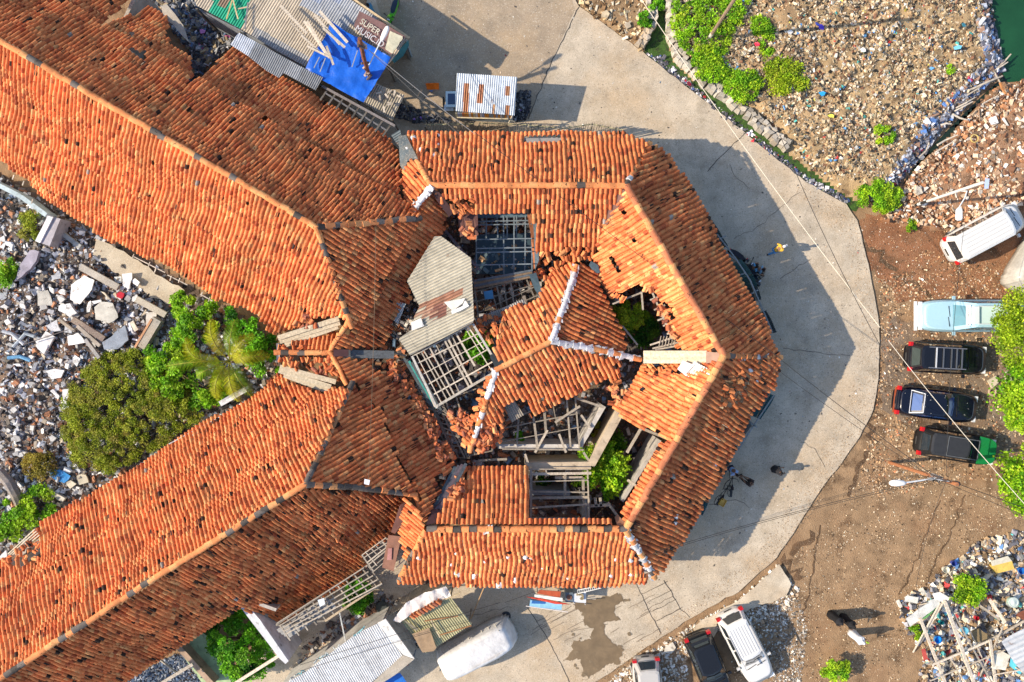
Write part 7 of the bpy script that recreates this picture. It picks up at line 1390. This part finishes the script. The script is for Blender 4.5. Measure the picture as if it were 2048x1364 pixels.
for lab, pts, z_, th, col, mt_, cat in [('long white board leaning at the left of the junk frame', [(1809,1235),(1862,1200),(1885,1200),(1880,1212),(1818,1252)], .9, .06, (.80,.80,.76), 'plaster', 'board'), ('white board with marks at the top left of the junk heap', [(1811,1190),(1838,1196),(1836,1208),(1809,1202)], .4, .05, (.78,.78,.74), 'plaster', 'board'),
    ('white crumpled panel at the peak of the junk frame', [(1865,1188),(1880,1184),(1902,1198),(1890,1206),(1870,1200)], .9, .06, (.78,.78,.76), 'plaster', 'panel'), ('green board under the white boards of the junk heap', [(1842,1232),(1880,1208),(1880,1214),(1846,1240)], .7, .05, (.18,.45,.16), 'plaster', 'board'),
    ('cream board at the foot of the hut roof', [(1986,1300),(2000,1302),(2022,1310),(2012,1340),(1985,1338)], .9, .05, (.74,.71,.62), 'plaster', 'board'), ('sky blue plastic sheet below the hut roof', [(2020,1318),(2030,1322),(2045,1345),(2040,1350),(2018,1332)], .8, .04, (.12,.55,.70), 'tarp', 'sheet'), ('brown rusty panel at the right edge above the hut', [(2030,1228),(2060,1216),(2060,1240),(2048,1240)], .8, .05, (.26,.09,.05), 'sheet_metal', 'panel'),
    ('red and grey striped cloth on the junk heap', [(1842,1298),(1850,1296),(1856,1318),(1848,1322)], .5, .04, (.45,.08,.07), 'cloth', 'cloth'), ('flat brown cushion in the middle of the junk heap', [(1942,1265),(1960,1257),(1976,1268),(1974,1282),(1950,1285),(1940,1276)], .7, .15, (.24,.18,.10), 'cloth', 'cushion'),
    ('white sheet of paper board on the red bank near the right edge', [(1977,237),(1992,232),(1996,244),(1981,249)], .45, .03, (.80,.80,.80), 'plaster', 'board'), ('narrow white strip beside the paper board', [(2006,235),(2018,250),(2014,252),(2003,238)], .42, .03, (.7,.68,.62), 'plaster', 'strip'), ('large pale boulder near the lamp post', [(1832,372),(1842,374),(1846,386),(1836,390),(1830,384)], .5, .4, (.68,.60,.48), 'plaster', 'boulder'),
    ('smaller pale boulder right of the lamp post foot', [(1882,410),(1892,406),(1896,414),(1886,420)], .35, .3, (.58,.48,.36), 'plaster', 'boulder'), ('flat stone slab by the tree beside the black car', [(1975,760),(1992,752),(1998,766),(1984,776)], .2, .15, (.60,.53,.40), 'plaster', 'stone'), ('second flat stone near the tree beside the black car', [(2010,752),(2022,750),(2025,764),(2012,766)], .2, .15, (.5,.44,.34), 'plaster', 'stone'),
    ('pale broken paving block near the bottom cars', [(1330,1295),(1345,1285),(1352,1296),(1342,1308),(1328,1305)], .15, .12, (.68,.63,.54), 'plaster', 'stone'), ('second pale paving block near the bottom cars', [(1298,1315),(1320,1306),(1322,1320),(1305,1328)], .15, .12, (.66,.61,.52), 'plaster', 'stone'), ('large pale stone on the verge left of the drain', [(1203,25),(1212,18),(1220,26),(1215,35),(1203,32)], .4, .25, (.62,.50,.33), 'plaster', 'stone'), ('flat square stone on the verge', [(1250,48),(1258,44),(1262,52),(1255,57)], .35, .12, (.5,.42,.32), 'plaster', 'stone')]:
    slab(cat.split()[0] if cat != 'sheet' else 'plastic_sheet', lab, pts, z_, th, col, .06, cat, mt_)
bxx = thing('foam_box', 'yellow and cream foam box lying open at the top of the junk heap', 'box', W(1985, 1128, 0)); plate('box_body', [(1985,1132,.5),(2024,1122,.5),(2029,1138,.45),(1994,1147,.45)], .35, (.72,.50,.12), 'plaster', bxx); plate('box_lid', [(1982,1122,.6),(2016,1112,.6),(2024,1122,.52),(1985,1132,.52)], .05, (.66,.62,.5), 'plaster', bxx)
def tub(name, label, px, py, r_, h, col, cat, z0=0.0, mat='tarp'):
    c = W(px, py, z0+h); t = thing(name, label, cat, (c[0], c[1], z0)); m = MB(); m.loft([[(f*r_*math.cos(a), f*r_*math.sin(a), z_) for a in np.linspace(0, 6.283, 20, endpoint=False)] for f, z_ in ((.8,0), (1.0,h), (.94,h), (.76,.04))], col); m.build('shell', mat, t, local=True); return t
t = tub('lidded_bucket', 'round pale green bucket with a lid on the junk heap near the right edge', 2029, 1206, .30, .5, (.35,.50,.45), 'bucket'); m = MB(); m.loft([[(f*.3*math.cos(a)-.08, f*.3*math.sin(a)+.05, z_) for a in np.linspace(0, 6.283, 20, endpoint=False)] for f, z_ in ((1.0,.52), (1.0,.56), (.8,.57), (.78,.55), (.5,.57), (.2,.6), (.08,.62))], (.5,.58,.56)); m.build('lid', 'tarp', t, local=True)
for (x, y, r_, col, lab) in ((1893,1140,.2,(.66,.64,.55),'left one of two cream tubs at the top of the junk heap'), (1907,1148,.19,(.68,.65,.56),'right one of two cream tubs at the top of the junk heap'), (1877,1280,.22,(.01,.22,.65),'bright blue tub inside the junk frame'), (1884,1246,.12,(.02,.42,.42),'teal bowl inside the junk frame'), (1955,1237,.13,(.55,.02,.04),'red plastic tub beside the green bush on the junk heap'), (1962,1318,.1,(.35,.01,.03),'dark red pot below the brown cushion'), (1930,1262,.22,(.12,.38,.55),'light blue basin under the thin timbers'), (1909,1127,.16,(.03,.06,.30),'dark blue bag-like bucket above the cream tubs'), (2044,1142,.2,(.02,.15,.5),'blue bin at the right edge by the foam box')):
    tub('plastic_tub', lab, x, y, r_, .25, col, 'tub', .1)
gr_ = thing('wire_rack', 'grey slatted rack lying above the green bush of the junk heap', 'rack', W(1932, 1160, 0)); 
for k in range(8): p, q = W(1924+k*3.2, 1152+k*1.0, .35), W(1930+k*3.2, 1164-k*.6, .3); MB().beam(p, q, .03, .03, (.4,.42,.42)).build('slat', 'wire', gr_)
bb = thing('bamboo_sticks', 'bundle', 'sticks', W(1900, 250, 0)); bpy.data.objects.remove(bb)
# driftwood and bamboo at the ditch
for k, (a, b_, w, lab) in enumerate([((1995,135),(2022,108),.12,'bamboo stick pointing at the pond, uppermost by the pond corner'), ((1990,140),(2016,124),.1,'second bamboo stick below the uppermost one by the pond'), ((1980,128),(2000,165),.12,'bare branch crossing between mound and pond'), ((1940,180),(2005,152),.14,'long pale branch bridging the ditch below the pond'), ((1935,190),(1962,172),.1,'pale stick left of the long branch at the ditch'), ((1912,216),(1950,195),.1,'upper of two parallel sticks over the ditch'), ((1910,222),(1946,203),.1,'lower of two parallel sticks over the ditch'), ((1965,208),(1995,192),.09,'stick on the red bank above the white board'), ((1875,290),(1915,270),.12,'bamboo lying along the ditch bank'), ((1870,305),(1912,280),.1,'second bamboo along the ditch bank'), ((1838,315),(1858,285),.1,'grey stick standing out of the ditch slope'), ((1905,228),(1935,240),.12,'dark plank end by the ditch'), ((2000,165),(2012,188),.16,'brown timber at the pond corner'), ((1882,250),(1903,248),.12,'short pale log in the ditch')]):
    p, q = W(*a, .45+.02*k), W(*b_, .5+.02*k); c = (p+q)/2; o = MB().tube([p-c, rng.normal(size=3)*.05, q-c], [w*.5, w*.45, w*.3], rndwood(.5) if k != 12 else (.36,.16,.06), 6).build('branch', 'wood'); o.location = c; tag(o, lab, 'branch')
for k, (a, b_, lab) in enumerate((((1760,985),(1850,925),'x'),)): pass
for k, (a, b_, w, col, lab) in enumerate([((1780,930),(1860,955),.0,(0,0,0),'x')]): pass
o = None
for k, (px, py, col, lab) in enumerate([(1514,88,(.6,.02,.06),'red cloth scrap between the bushes on the mound'), (1634,48,(.02,.08,.6),'blue plastic strip high on the mound'), (1642,54,(.10,.05,.55),'violet plastic scrap beside the blue strip'), (1928,50,(.02,.35,.45),'teal plastic strip near the pond on the mound'), (1645,188,(.02,.3,.7),'blue plastic dot low on the mound'), (1662,232,(.75,.7,.1),'yellow plastic scrap low on the mound'), (1378,168,(.6,.02,.08),'red bag in the green drain'), (1726,100,(.8,.78,.74),'white plastic bag in the middle of the mound'), (1580,65,(.8,.78,.74),'white plastic bag on the left of the mound'), (1915,95,(.1,.35,.55),'pale blue bag near the dark slope'), (405,62,(.5,.15,.45),'pink and blue packet in the dark yard litter')]):
    slab('plastic_scrap', lab, [(px-6,py-3),(px+1,py-5),(px+6,py-1),(px+4,py+4),(px-3,py+4)], .95 if k not in (6, 10) else .3, .04, col, .3, 'plastic scrap', 'tarp')
for k, (px, py) in enumerate(((1700, 970), (1640, 1240))): pass
